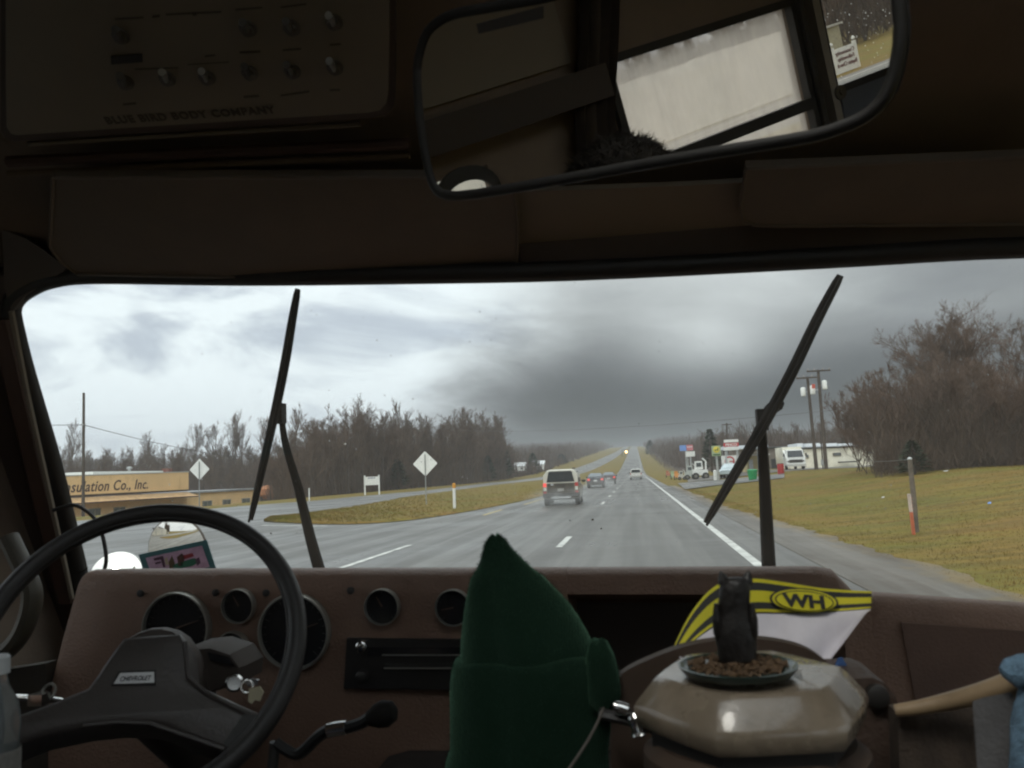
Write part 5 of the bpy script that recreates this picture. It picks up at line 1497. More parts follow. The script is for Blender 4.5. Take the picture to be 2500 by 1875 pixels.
side_window('rearmost long side window on the passenger side', -3.3, -1.7, 1.35, 2.15, CLEAR, (), 1.425)
def mx(px, py, X):
    m = mir(px, py); d = ray(px, py).normalized(); r_ = d - MN * (2 * d.dot(MN))
    return m + r_ * ((X - m.x) / r_.x)
za, zb = mx(1250, 226, XW + .1).z, mx(1250, 318, XW + .1).z
part('cant_rail', G().box((XW + .06, .37, (za + zb) / 2), (.07, .88, za - zb)), DASHDK, cab, smooth=30)
part('wall_lining', G().box((XW + .03, .40, za + .28), (.012, .80, .5)), BEAM, cab, smooth=0)
g = G()
cu_ = [mx(*p, XW + .07) for p in ((1512, -60), (1510, 60), (1506, 148), (1500, 250), (1506, 345), (1530, 470))]
fr_ = []
for p in smooth_open(cu_, 4):
    row = [V((XW + .07 + .018 * math.sin(j * 1.9), p.y + .15 * j / 14, p.z)) for j in range(15)]
    fr_.append(row + [q + V((.003, 0, 0)) for q in reversed(row)])
single('curtain', G().loft(fr_), mat('brown_curtain', (0.05, 0.038, 0.03), 0.9, var=.2, vscale=20), 'dark brown curtain gathered beside the misted window, seen in the mirror', 'curtain', origin=(XW + .07, 0, 1.6), smooth=60)
t = thing('added_roof_hatch', 'unseen roof hatch added to let daylight onto the dashboard and canister', 'roof hatch', (.1, -.22, 2.66))  # unseen opening, added so daylight reaches dash, flag and canister
part('glass', G().box((.1, -.225, 2.70), (1.3, 1.25, .006)), CLEAR, t, smooth=0)
g = G()
for (x0, x1, y0_, y1_) in ((-.58, .78, -.88, -.85), (-.58, .78, .40, .43), (-.58, -.55, -.85, .40), (.75, .78, -.85, .40)):
    g.box(((x0 + x1) / 2, (y0_ + y1_) / 2, 2.70), (x1 - x0, y1_ - y0_, .05))
part('frame', g, ALU, t, smooth=0)
g = G()
n_ = 24
inn = [V((XW + .028, .43 + .072 * math.cos(2 * math.pi * k / n_), 1.893 + .040 * math.sin(2 * math.pi * k / n_))) for k in range(n_)]
out_ = [V((XW + .028, .43 + .1 * math.cos(2 * math.pi * k / n_), 1.897 + .075 * math.sin(2 * math.pi * k / n_))) for k in range(n_)]
g.loft([inn, out_, [p + V((.012, 0, 0)) for p in out_], [p + V((.012, 0, 0)) for p in inn], inn], cap=False)
t = thing('porthole', 'small oval porthole in the side wall, added for the bright oval in the mirror', 'window', (XW, .43, 1.897))  # made-up opening that supplies a bright oval low in the mirror
part('frame', g, RUBBER, t)
part('glass', G().box((XW, .43, 1.897), (0.004, .17, .115)), CLEAR, t, smooth=0)
t = thing('pillar_post', 'pair of grey aluminium window posts with a round latch, seen in the mirror', 'window post', (XW + .03, -.91, 1.5))
part('channel', G().box((XW + .045, -.935, 1.9), (0.04, 0.03, 0.9)), ALU, t, smooth=0)
part('channel', G().box((XW + .045, -.878, 1.9), (0.03, 0.02, 0.9)), RUBBER, t, smooth=0)
part('latch', G().lathe((XW + .06, -.955, 1.795), (1, 0, 0), [(0.024, 0), (0.024, 0.012), (0.010, 0.014), (0.010, 0.02)], 18), BEIGE_T, t)
part('blue_panel', G().box((XW + .03, -1.36, 1.66), (0.012, .74, .27)), mat('blue_grey_panel', (0.10, 0.115, 0.14), 0.35, var=0.1), cab, smooth=0)

# ================================================================== DASHBOARD
def zc(x): return 1.496 - 0.0245 * (x + .987)
t = thing('dashboard', 'long brown dashboard with round instruments under the windscreen', 'dashboard', (-.35, 1.42, 1.2))
DB = t
CROWN = [(1.412, -.040), (1.4135, -.022), (1.419, -.010), (1.429, -.003), (1.443, 0), (1.465, -.003), (1.52, -.022), (1.60, -.055), (1.78, -.105), (1.93, -.15)]
def sweep(prof, xs_, zf, yf=lambda x: 0.0):
    return G().loft([[V((x, y + yf(x), zf(x) + z)) for y, z in prof] for x in xs_])
faceprof = [(1.93, -.36), (1.398, -.36), (1.402, -.25), (1.4075, -.12)] + CROWN
# left part, its end curving down to the floor
def xl(zrel):  # left edge drifts outward as it falls
    return -.987 - .06 * min(1, max(0, -zrel / .25))
g = G()
rings = []
for i, x in enumerate((-.985, -.979, -.965, -.90, -.6, -.35, -.122)):
    dip = (-.012, -.004, -.001, 0, 0, 0, 0)[i]
    rings.append([V((x + (xl(z) + .987 if x < -.95 else (xl(z) + .987) * max(0, (-.6 - x) / .35)), y + (0.012 if i == 0 else 0.004 if i == 1 else 0), zc(x) + z + (dip if z > -.05 else 0))) for y, z in faceprof])
g.loft(rings)
part('main_panel', g, DASH, t, smooth=40)
lip = [(1.93, -.15), (1.70, -.16), (1.58, -.065), (1.45, -.052)] + CROWN
part('tray_hood', sweep(lip, (-.1215, .1, .27, .295, .312, .326, .338), lambda x: zc(x) - .045 * sms(x, .285, .338)), DASH, t, smooth=40)
part('tray_recess', G().prism([(-.121, 1.60, 1.42), (.30, 1.60, 1.41), (.30, 1.60, 1.20), (-.121, 1.60, 1.20)], (0, .02, 0)), DASHDK, t, smooth=0)
part('tray_floor', G().prism([(-.121, 1.42, 1.255), (.30, 1.42, 1.245), (.30, 1.60, 1.265), (-.121, 1.60, 1.275)], (0, 0, -.02)), DASHDK, t, smooth=0)
part('tray_front', G().prism([(-.1205, 1.405, 1.276), (.30, 1.405, 1.268), (.30, 1.40, 1.10), (-.1205, 1.40, 1.10)], (0, .012, 0)), DASHDK, t, smooth=0)
part('tray_side', G().loft([[V((.30, y, zc(.30) + z)) for y, z in ((1.93, -.36), (1.40, -.36), (1.408, -.06), (1.45, -.055), (1.60, -.07), (1.93, -.17))], [V((.343, y, zc(.34) + z - .035)) for y, z in ((1.93, -.33), (1.40, -.33), (1.408, -.03), (1.45, -.025), (1.60, -.05), (1.93, -.13))]]), DASH, t, smooth=30)
lowprof = [(1.98, -.36), (1.405, -.36), (1.408, -.2), (1.412, -.04), (1.416, -.018), (1.428, -.004), (1.446, 0), (1.50, -.008), (1.70, -.04), (1.98, -.075)]
part('passenger_panel', sweep(lowprof, (.3445, .352, .37, .6, .9, 1.38), lambda x: 1.424 - .10 * min(x - .345, .35) - .012 * (x < .346)), DASH, t, smooth=40)
part('passenger_inset', G().prism([at_y(2200, 1520, 1.4065), at_y(2560, 1545, 1.4065), at_y(2560, 1800, 1.4045), at_y(2250, 1790, 1.4045)], (0, .002, 0)), mat('inset_brown', (0.135, 0.080, 0.058), 0.55, bump=.2, bscale=260), t, smooth=0)
def fy(z): return 1.398 + (z - 1.13) * 0.026
GFACE = mat('gauge_face', (0.020, 0.020, 0.022), 0.12, var=0.1, spec=0.5)
GRIM = mat('gauge_rim_grey', (0.40, 0.39, 0.35), 0.35, 0.6, var=0.1)
def gauge(px, py, rx, lab):
    p = at_y(px, py, 1.404)
    p.y = fy(p.z)
    r_ = rx / 2100 * 1.404
    gp_ = part('gauge', G().lathe(p, (0, -1, 0), [(r_ * 1.0, -0.004), (r_ * 1.02, 0.006), (r_ * 0.985, 0.012), (r_ * 0.945, 0.012), (r_ * 0.93, 0.002)], 40, cap=False), GRIM, t, label=lab)
    part('face', G().lathe(p, (0, -1, 0), [(r_ * 0.94, 0.0008), (r_ * 0.94, 0.003)], 40), GFACE, gp_)
    a = 3.9 - 0.6 * (px % 7)
    nd = part('needle', G().tube([p + V((0, -.0045, 0)), p + V((math.cos(a) * r_ * .7, -.0045, math.sin(a) * r_ * .7))], [0.0016, 0.0006], 5), mat('needle_dim', (0.10, 0.06, 0.04), 0.6), gp_)
    g = G()
    for k in range(21):
        an = R(225 - 270 * k / 20); l = 0.80 if k % 5 else 0.74
        q = V((math.cos(an), 0, math.sin(an)))
        g.tube([p + V((0, -.0036, 0)) + q * r_ * l, p + V((0, -.0036, 0)) + q * r_ * .88], 0.0005, 4)
    part('dial_marks', g, mat('dial_marks', (0.06, 0.06, 0.055), 0.6), gp_)
gauge(433, 1533, 91, 'large round dial nearest the windscreen pillar')
gauge(584, 1479, 43, 'small upper dial between the two large ones')
gauge(570, 1583, 43, 'small lower dial partly behind the column')
gauge(720, 1541, 93, 'large round dial behind the wheel rim')
gauge(934, 1481, 44, 'small dial above the radio')
gauge(1107, 1483, 44, 'small dial half hidden by the green hat')
for (px, py) in ((346, 1448), (529, 1446), (652, 1447), (858, 1441)):
    p = at_y(px, py, 1.41); p.y = fy(p.z)
    part('screw', G().lathe(p, (0, -1, 0), [(0.0062, -.001), (0.0062, 0.002), (0.004, 0.003)], 12), BLACKP, t)
# radio
q = [at_y(*p, 1.405) for p in ((852, 1556), (1290, 1560), (1290, 1682), (846, 1676))]
for v in q: v.y = fy(v.z) - .001
rd = part('radio', G().prism(q, (0, -.010, 0)), mat('radio_black', (0.022, 0.020, 0.019), 0.45, var=0.1), t, smooth=0)
def rpart(nm, px0, py0, px1, py1, m, dep=.004):
    qq = [at_y(*p, 1.394) for p in ((px0, py0), (px1, py0), (px1, py1), (px0, py1))]
    for v in qq: v.y = fy(v.z) - .0112
    return part(nm, G().prism(qq, (0, -dep, 0)), m, rd, smooth=0)
rpart('tuning_scale', 900, 1580, 1280, 1600, GFACE, .003)
rpart('cassette_slot', 940, 1618, 1280, 1632, RUBBER, .002)
rpart('trim_bar', 935, 1596, 1280, 1599, GRIM, .005)
rpart('trim_bar', 940, 1628, 1280, 1631, GRIM, .005)
for py in (1576, 1648):
    p = at_y(888, py, 1.394); p.y = fy(p.z) - .011
    part('knob', G().lathe(p, (0, -1, 0), [(0.010, 0), (0.009, 0.014), (0.006, 0.016)], 16), CHROME if py < 1600 else BLACKP, rd)
# engine cover between the seats
g = G().loft([[V(p) for p in r_] for r_ in (((-.46, .45, .75), (.72, .45, .75), (.72, 1.395, .75), (-.46, 1.395, .75)), ((-.42, .48, 1.19), (.70, .48, 1.19), (.70, 1.39, 1.19), (-.42, 1.39, 1.19)), ((-.38, .52, 1.205), (.66, .52, 1.205), (.66, 1.37, 1.205), (-.38, 1.37, 1.205)))])
single('engine_cover', g, CARPET, 'dark carpeted engine cover below the dashboard', 'engine cover', origin=(0, .9, .75))

# ================================================================== STEERING
TW, TL = 0.29542, 0.57925
WC = V((-.65195, 1.06575, 1.42951))
wu = V((math.cos(TW), math.sin(TW), 0)); wb = V((-math.sin(TW), math.cos(TW), 0))
wv = wb * math.sin(TL) + V((0, 0, 1)) * math.cos(TL)
wn = wu.cross(wv)
if wn.y > 0: wn = -wn
t = thing('steering_wheel', 'thin rimmed black steering wheel with a broad two spoke pad', 'steering wheel', WC)
part('rim', G().ring(WC, wu, wv, 0.2, 0.0125, 96, 12, 0.0145), BLACKP, t, smooth=60)
part('rim_bead', G().ring(WC + wn * 0.004, wu, wv, 0.1885, 0.0028, 96, 6), BLACKP, t, smooth=60)
PADM = mat('pad_vinyl', (0.070, 0.060, 0.055), 0.42, var=0.08, vscale=8, bump=0.15, bscale=180)
padp = [(301, 1553), (370, 1547), (440, 1543), (458, 1571), (464, 1640), (470, 1662), (509, 1682), (575, 1712), (648, 1745), (640, 1760), (600, 1790), (549, 1832), (505, 1818), (456, 1800), (405, 1776), (366, 1768), (285, 1765), (203, 1774), (102, 1794), (10, 1830), (-30, 1800), (-10, 1760), (41, 1742), (134, 1708), (212, 1676), (235, 1645), (252, 1618), (275, 1585)]
PWc = WC - wn * 0.012
def onwheel(px, py, off=0.0): return on_plane(px, py, PWc + wn * off, wn)
P1 = [onwheel(*p, 0.0) for p in padp]
cx = sum(P1, V()) / len(P1)
def inset(ps, d, off):
    out = []
    n = len(ps)
    for i in range(n):
        e1 = (ps[i] - ps[i - 1]).normalized(); e2 = (ps[(i + 1) % n] - ps[i]).normalized()
        nrm = (e1 + e2).normalized().cross(wn)
        if i == 0: s = 1
        out.append(ps[i] + nrm * d + wn * off)
    return out
a_ = sum(((P1[i] - cx).cross(P1[(i + 1) % len(P1)] - cx)).dot(wn) for i in range(len(P1)))
sg_ = -1 if a_ > 0 else 1
rings = [inset(P1, sg_ * -0.004, -0.045), inset(P1, 0, -0.008), inset(P1, sg_ * 0.003, -0.002), inset(P1, sg_ * 0.008, 0.0)]
part('pad', G().loft(rings), PADM, t, smooth=50)
# raised spoke ridges on the pad
part('spoke_edge', G().tube([onwheel(*p, 0.001) for p in ((452, 1568), (460, 1655), (500, 1690), (560, 1722), (612, 1748))], 0.0035, 6), PADM, t)
part('spoke_edge', G().tube([onwheel(*p, 0.001) for p in ((203, 1772), (285, 1763), (366, 1766), (456, 1797), (549, 1829))], 0.003, 6), PADM, t)
part('spoke_end', G().prism([onwheel(*p, 0.001) for p in ((596, 1745), (640, 1752), (556, 1828), (548, 1815))], wn * 0.004), RUBBER, t, smooth=0)
eb = part('emblem_plate', G().prism([onwheel(*p, 0.001) for p in ((272, 1674), (289, 1640), (381, 1636), (382, 1672))], wn * 0.002), RUBBER, t, smooth=0)
part('plate_face', G().prism([onwheel(*p, 0.0032) for p in ((278, 1670), (294, 1644), (376, 1641), (377, 1667))], wn * 0.001), mat('silver_plate', (0.62, 0.62, 0.62), 0.35, 0.5, var=0.05), eb, smooth=0)
a, b = onwheel(291, 1663, 0.0046), onwheel(369, 1660, 0.0046)
ud = (b - a).normalized(); vd = wn.cross(ud)
if vd.z < 0: vd = -vd
me = text_mesh('CHEVROLET', 0.0085, a, ud, vd, 0.0002, shear=0.2, bold=0.0002)
wdt = max((v.co - a).dot(ud) for v in me.vertices)
for v in me.vertices:
    d = v.co - a
    v.co = a + ud * (d.dot(ud) * (b - a).length / wdt) + vd * d.dot(vd) + wn * 0.0003
part('lettering', me, RUBBER, eb)
# column and its levers
t = thing('steering_column', 'black steering column with gear pointer and chrome levers', 'steering column', WC - wn * 0.2)
c1, c2 = WC - wn * 0.06, WC - wn * 0.40
part('shroud', G().lathe(c1, c2 - c1, [(0.05, 0), (0.062, 0.02), (0.066, 0.12), (0.05, 0.34)], 20), DASHDK, t)
hsp = [at_y(*p, 1.20) for p in ((466, 1578), (520, 1572), (575, 1590), (600, 1625), (596, 1664), (520, 1690), (470, 1670))]
hs_ = part('gear_pointer_hood', G().loft([[p + V((0, .06, 0)) for p in hsp], hsp, [p.lerp(sum(hsp, V()) / 7, .12) + V((0, -.012, 0)) for p in hsp]]), DASHDK, t, smooth=30)
part('pointer_window', G().prism([at_y(*p, 1.186) for p in ((508, 1592), (560, 1604), (572, 1624), (515, 1612))], (0, -.002, 0)), GFACE, hs_, smooth=0)
sl = part('turn_lever', G().tube([at_y(150, 1712, 1.08), at_y(110, 1706, 1.06), at_y(20, 1702, 1.03)], 0.004, 8), CHROME, t)
part('lever_boss', G().box(at_y(97, 1706, 1.05), (0.020, 0.02, 0.014)), CHROME, sl, smooth=0)
part('lever_cap', G().ring(at_y(118, 1690, 1.06), (1, 0, .2), (0, .3, 1), 0.010, 0.002, 18, 6), GRIM, sl)
# ignition with key and tag
t = thing('ignition_key', 'silver ignition key with cream tag hanging from the column', 'key', at_y(585, 1668, 1.12))
part('barrel', G().lathe(at_y(572, 1668, 1.14), (at_y(572, 1668, 1.0) - at_y(572, 1668, 1.1)), [(0.011, 0), (0.012, 0.012), (0.009, 0.016)], 18), CHROME, t)
part('key_bow', G().prism([at_y(*p, 1.115) for p in ((594, 1662), (612, 1656), (632, 1660), (630, 1672), (606, 1676))], (0, .003, 0)), CHROME, t)
part('tag', G().prism([at_y(*p, 1.110) for p in ((607, 1682), (634, 1676), (643, 1690), (634, 1712), (622, 1709), (614, 1719), (606, 1712))], (0, .002, 0)), mat('cream_tag', (0.66, 0.60, 0.42), 0.5), t)
part('key_ring', G().ring(at_y(603, 1676, 1.113), (1, 0, 0), (0, .3, 1), 0.008, 0.0012, 20, 6), CHROME, t)

# gear lever on the engine cover
t = thing('gear_lever', 'dark bent floor lever with a bright band standing in for its highlight', 'gear lever', at_y(680, 1850, .95))
LV = [at_y(*p, .95) for p in ((672, 1812), (690, 1826), (722, 1842), (745, 1830), (775, 1800), (803, 1783), (848, 1776), (885, 1764), (912, 1744))]
part('rod', G().tube(smooth_open(LV, 3), 0.0065, 8), mat('dark_steel', (0.02, 0.02, 0.02), 0.45, 0.4), t)
part('highlight_band', G().tube([at_y(800, 1784, .949), at_y(824, 1779, .949), at_y(846, 1776.5, .949)], 0.0078, 12), CHROME, t)  # bright band put on the rod to imitate its highlight
part('knob', G().lathe(at_y(908, 1752, .95), (at_y(940, 1742, .95) - at_y(908, 1752, .95)), [(0.008, -.004), (0.013, .006), (0.015, .016), (0.011, .026), (0.003, .030)], 18), mat('knob_black', (0.010, 0.009, 0.008), 0.85, spec=0.2), t)
part('base_rod', G().tube([at_y(672, 1812, .95), V((LV[0].x - .02, .95, 1.2))], 0.0065, 8), RUBBER, t)

# black bent bracket by the pillar
g = G().tube(smooth_open([at_y(*p, 1.70) for p in ((130, 1246), (158, 1237), (181, 1233), (205, 1243), (231, 1266), (248, 1300), (257, 1340), (259, 1372), (252, 1400))], 3), 0.0042, 8)
single('cable', g, RUBBER, 'thin black cable looping from the pillar to the dashboard', 'cable', origin=at_y(252, 1400, 1.7))

# outside mirrors on the driver's side
def outmirror(label, px, py, rx, rz_, Y, look, curv, frame):
    c = at_y(px, py, Y)
    d = (c - EYE).normalized()
    n_ = (V(look).normalized() - d).normalized()
    a = V((1, 0, 0)); a = (a - n_ * a.dot(n_)).normalized(); b = n_.cross(a)
    t = thing('wing_mirror', label, 'mirror', c, 'outside mirrors on the driver side')
    k = 1.0 / max(0.3, abs(b.z))
    rings = []
    for i in range(9):
        f = i / 8.0
        h = curv * (1 - f * f)
        rings.append([c + (a * rx * math.cos(2 * math.pi * j / 40) + b * rz_ * k * math.sin(2 * math.pi * j / 40)) * max(f, .01) + n_ * h for j in range(40)])
    part('mirror_glass', G().loft(rings, cap=False), MIRR, t, smooth=80)
    part('housing', G().loft([rings[-1], [c + (p - c) * 1.05 - n_ * .006 for p in rings[-1]], [c + (p - c) * .8 - n_ * .05 for p in rings[-1]], [c + (p - c) * .2 - n_ * .07 for p in rings[-1]]], cap=True), frame, t, smooth=60)
    part('bracket', G().tube([c - n_ * .05, c - n_ * .09 + V((0.05, 0, -.12)), V((c.x + .4, c.y - .1, .9))], .012, 6), BLACKP, t)
outmirror('round white shining outside mirror low behind the wheel rim', 283, 1402, .082, .068, 2.6, (-.25, -.75, .62), .012, mat('mirror_housing_pale', (0.45, 0.45, 0.43), 0.5))
outmirror('tall rounded outside mirror reflecting grass, above the postcard', 432, 1345, .100, .105, 2.65, (-.52, -.83, -.27), .012, mat('mirror_housing_brown', (0.10, 0.08, 0.065), 0.5))

# postcard on the dashboard
Yc = 1.64
t = thing('postcard', 'postcard with teal border and lilac picture propped on the dashboard', 'card', at_y(430, 1385, Yc))
cp = [at_y(*p, Yc) for p in ((338, 1354), (504, 1318), (528, 1392), (362, 1428))]
part('card', G().prism(cp, (0, .002, 0)), mat('teal_card', (0.045, 0.16, 0.175), 0.5), t, smooth=0)
part('picture', G().prism([at_y(*p, Yc - .001) for p in ((356, 1362), (493, 1332), (512, 1384), (374, 1414))], (0, -.0006, 0)), mat('lilac_print', (0.52, 0.35, 0.49), 0.5, var=0.18, vscale=40), t, smooth=0)
for pts_, m in ((((375, 1363), (398, 1357), (404, 1384), (399, 1386), (393, 1366), (377, 1369)), mat('print_plum', (0.08, 0.03, 0.06), 0.6)), (((412, 1372), (420, 1356), (427, 1374), (424, 1388), (414, 1388)), mat('print_olive', (0.10, 0.07, 0.03), 0.6)), (((432, 1360), (444, 1350), (452, 1360), (446, 1380), (436, 1382)), mat('print_brown', (0.09, 0.04, 0.03), 0.6)), (((446, 1356), (470, 1350), (474, 1358), (450, 1366)), mat('print_red', (0.28, 0.03, 0.04), 0.6)), (((440, 1372), (476, 1362), (484, 1374), (470, 1382), (428, 1390), (420, 1380)), mat('print_green', (0.02, 0.14, 0.08), 0.6)), (((402, 1364), (408, 1360), (412, 1378), (405, 1380)), mat('print_cream', (0.5, 0.42, 0.3), 0.6)), (((476, 1366), (486, 1360), (490, 1374), (482, 1382)), mat('print_plum2', (0.10, 0.05, 0.09), 0.6)), (((378, 1374), (392, 1370), (393, 1375), (380, 1378)), mat('print_plum', (0.08, 0.03, 0.06), 0.6))):
    part('print', G().prism([at_y(*p, Yc - .0018) for p in pts_], (0, -.0005, 0)), m, t, smooth=0)

# ================================================================== ON THE ENGINE COVER
# green knitted hat
def knit_mat():
    m = bpy.data.materials.new('green_knit'); m.use_nodes = True
    n = N(m.node_tree); b = m.node_tree.nodes['Principled BSDF']
    co = n.new('ShaderNodeTexCoord').outputs['Object']
    wv_ = n.new('ShaderNodeTexWave', wave_type='BANDS', bands_direction='X'); n.put(wv_.inputs['Vector'], co)
    wv_.inputs['Scale'].default_value = 120.0; wv_.inputs['Distortion'].default_value = 5.0; wv_.inputs['Detail'].default_value = 2
    f = n.noise(co, 60, 4, .6)
    c = n.mix(f, (0.005, 0.016, 0.009), (0.010, 0.028, 0.016))
    n.put(b.inputs['Base Color'], c); b.inputs['Roughness'].default_value = 0.95
    b.inputs['Sheen Weight'].default_value = 0.5; b.inputs['Sheen Tint'].default_value = (0.3, 0.6, 0.4, 1)
    b.inputs['Specular IOR Level'].default_value = 0.1
    bn = n.new('ShaderNodeBump'); bn.inputs['Strength'].default_value = 0.4; bn.inputs['Distance'].default_value = 0.002
    n.put(bn.inputs['Height'], n.m('ADD', n.m('MULTIPLY', wv_.outputs['Fac'], 0.45), n.noise(co, 300, 2, .6))); n.put(b.inputs['Normal'], bn.outputs[0])
    return m
KNIT = knit_mat()
HY = .93
sil = [(1309, 1205, 1222), (1316, 1194, 1233), (1331, 1184, 1241), (1350, 1179, 1258), (1372, 1173, 1279), (1395, 1162, 1304), (1413, 1150, 1328), (1440, 1143, 1353), (1474, 1136, 1384), (1515, 1131, 1411), (1555, 1127, 1434), (1590, 1125, 1452), (1615, 1124, 1462)]
def hat_ring(y, l, r_, k=.62, seed=0.0, Y=HY):
    a, b = at_y(l, y, Y), at_y(r_, y, Y)
    c = (a + b) / 2; w2 = (b - a).length / 2
    out = []
    for j in range(40):
        an = 2 * math.pi * j / 40
        wob_ = 1 + 0.035 * mnoise.noise((math.cos(an) * 1.6, math.sin(an) * 1.6, c.z * 22 + seed)) - 0.10 * math.exp(-((an - 4.25 - (1.49 - c.z) * 1.2) / .16) ** 2) * min(1, w2 * 22)
        out.append(V((c.x + math.cos(an) * w2 * wob_, c.y + math.sin(an) * w2 * k * wob_, c.z + 0.006 * mnoise.noise((an, c.z * 9, seed)))))
    return out
t = thing('knitted_hat', 'dark green pointed knitted hat standing on the engine cover', 'hat', V((at_y(1270, 1875, HY).x, HY, 1.205)))
part('crown', G().loft([hat_ring(*s_) for s_ in sil]), KNIT, t, smooth=70)
cuf = [(1600, 1128, 1450), (1606, 1108, 1470), (1618, 1104, 1482), (1650, 1101, 1496), (1700, 1101, 1496), (1780, 1099, 1488), (1830, 1100, 1480), (1860, 1090, 1482), (1920, 1082, 1490), (2010, 1080, 1494)]
part('cuff', G().loft([hat_ring(*s_, .62, 3.0) for s_ in cuf]), KNIT, t, smooth=70)
pp = at_y(1470, 1640, HY - .02)
pr_ = [hat_ring(y, l, r_, .8, 6.0, HY - .03) for y, l, r_ in ((1563, 1448, 1468), (1570, 1438, 1484), (1600, 1430, 1500), (1645, 1428, 1512), (1690, 1430, 1515), (1722, 1436, 1502), (1745, 1450, 1485))]
part('bobble', G().loft(pr_), KNIT, t, smooth=70)
def fuzz(name, rings, n, ln, wdt, m, parent, rng):
    g = G()
    for _ in range(n):
        i = rng.randrange(len(rings) - 1); k = rng.randrange(len(rings[0])); f = rng.random(); h = rng.random(); k2 = (k + 1) % len(rings[0])
        p = rings[i][k].lerp(rings[i][k2], h).lerp(rings[i + 1][k].lerp(rings[i + 1][k2], h), f)
        c = sum(rings[i], V()) / len(rings[i])
        d = (p - c).normalized() + V((rng.gauss(0, .6), rng.gauss(0, .6), rng.gauss(0, .6))); d.normalize()
        q = d.cross(V((rng.gauss(0, 1), rng.gauss(0, 1), rng.gauss(0, 1)))).normalized() * wdt
        e = p + d * ln * rng.uniform(.4, 1.2)
        g.add([p - q, p + q, e], [[0, 1, 2]])
    part(name, g, m, parent, kind='stuff', smooth=0, fix=False)
rng = random.Random(8)
fuzz('wool_fuzz', [hat_ring(*s_) for s_ in sil], 5200, .0042, .00022, KNIT, t, rng)
fuzz('wool_fuzz', [hat_ring(*s_, .62, 3.0) for s_ in cuf], 4200, .0042, .00022, KNIT, t, rng)
fuzz('wool_fuzz', pr_, 900, .0042, .00022, KNIT, t, rng)
# cord beside the hat
single('cord', G().tube(smooth_open([at_y(*p, .84) for p in ((1474, 1728), (1462, 1758), (1440, 1800), (1415, 1840), (1392, 1874), (1380, 1900), (1376, 1990))], 3), 0.0016, 6), mat('grey_cord', (0.16, 0.145, 0.125), 0.8), 'thin grey cord hanging beside the green hat', 'cord', origin=at_y(1392, 1874, .84))

# six-sided canister with its dish and figure
CANM = mat('tan_glaze', (0.21, 0.170, 0.125), 0.28, 0.0, var=0.16, vscale=18, coat=0.5, bump=0.08, bscale=90, dirt=((0.12, 0.09, 0.06), 14.0, 0.5))
CANB = mat('brown_canister', (0.055, 0.034, 0.022), 0.75, var=0.15, vscale=12)
lc = at_y(1832, 1690, .80)
t = thing('canister', 'tan six sided lidded canister holding the dish, in front of the flag', 'canister', (lc.x, lc.y, 1.205))
HR = .1055
ca = V((0, -.05, 1)).normalized()
def hexring(c, r_, phi=R(8), bev=0.13, sq=0.93):
    out = []
    for k in range(6):
        for db in (-bev, 0, bev):
            an = phi + k * math.pi / 3 + db * 2.2
            rr = r_ * (1.0 if db == 0 else 1.012 * math.cos(math.pi / 6) / math.cos(math.pi / 6 - abs(db * 2.2)))
            rr = r_ * (0.975 if db == 0 else math.cos(math.pi / 6) / math.cos(math.pi / 6 - abs(db) * 2.2))
            p = V((math.cos(an) * rr, math.sin(an) * rr * sq, 0))
            p.z = -p.y * ca.y / ca.z * 1.0
            out.append(c + p)
    return out
top_c = lc + V((0, 0, .018))
rings = [hexring(top_c + V((0, 0, z)), HR * k) for z, k in ((-.042, .955), (-.038, .985), (-.030, 1.0), (-.0255, .998), (-.0215, .978), (-.003, .815), (-.0004, .785), (.0003, .76), (.0005, .3))]
part('lid', G().loft(rings), CANM, t, smooth=48)
part('gap_band', G().loft([hexring(top_c + V((0, 0, z)), HR * k) for z, k in ((-.060, .86), (-.042, .86))]), RUBBER, t, smooth=30)
part('body', G().lathe((lc.x, lc.y, 1.205), (0, 0, 1), [(.092, 0), (.098, .02), (.099, .10), (.096, top_c.z - .066 - 1.205), (.085, top_c.z - .058 - 1.205)], 40, squash=.93), CANB, t)
part('back_board', G().prism(smooth_open([at_y(*p, .905) for p in ((1492, 1690), (1520, 1644), (1600, 1604), (1690, 1574), (1800, 1560), (1900, 1566), (1985, 1592), (2050, 1650), (2070, 1700))], 4) + [at_y(2070, 1990, .905), at_y(1492, 1990, .905)], (0, .02, 0)), CANB, t, smooth=30)
dc = on_plane(1800, 1617, top_c + V((0, 0, .012)), V((0, 0, 1)))
t = thing('dish', 'dark green glass dish of brown crumbs on the canister lid', 'dish', dc)
part('bowl', G().lathe(dc - V((0, 0, .010)), (0, 0, 1), [(.028, 0), (.046, .002), (.0500, .007), (.0505, .0085), (.0485, .0088), (.045, .006), (.02, .005)], 44), mat('green_glass', (0.020, 0.040, 0.032), 0.3, var=0.05, spec=0.6), t)
rng = random.Random(3)
g = G()
for i in range(420):
    a = rng.random() * 6.283; rr = .042 * math.sqrt(rng.random())
    p = dc + V((math.cos(a) * rr, math.sin(a) * rr, -.003 + rng.random() * .006 * (1 - rr / .06)))
    d = V((rng.gauss(0, 1), rng.gauss(0, 1), rng.gauss(0, .4))).normalized()
    g.tube([p - d * .003, p + d * .003], rng.uniform(.0007, .0016), 4)
part('crumbs', g, mat('brown_crumbs', (0.095, 0.055, 0.026), 0.8, var=0.5, vscale=400), t, kind='stuff', smooth=0)
fc = V((on_plane(1795, 1600, dc, V((0, 0, 1))).x, dc.y + .004, dc.z))
t = thing('owl_figurine', 'small black owl shaped figure standing in the green dish', 'figurine', fc)
FIG = mat('black_figure', (0.010, 0.008, 0.007), 0.5, var=0.3, vscale=60, bump=.25, bscale=110)
Yf = fc.y
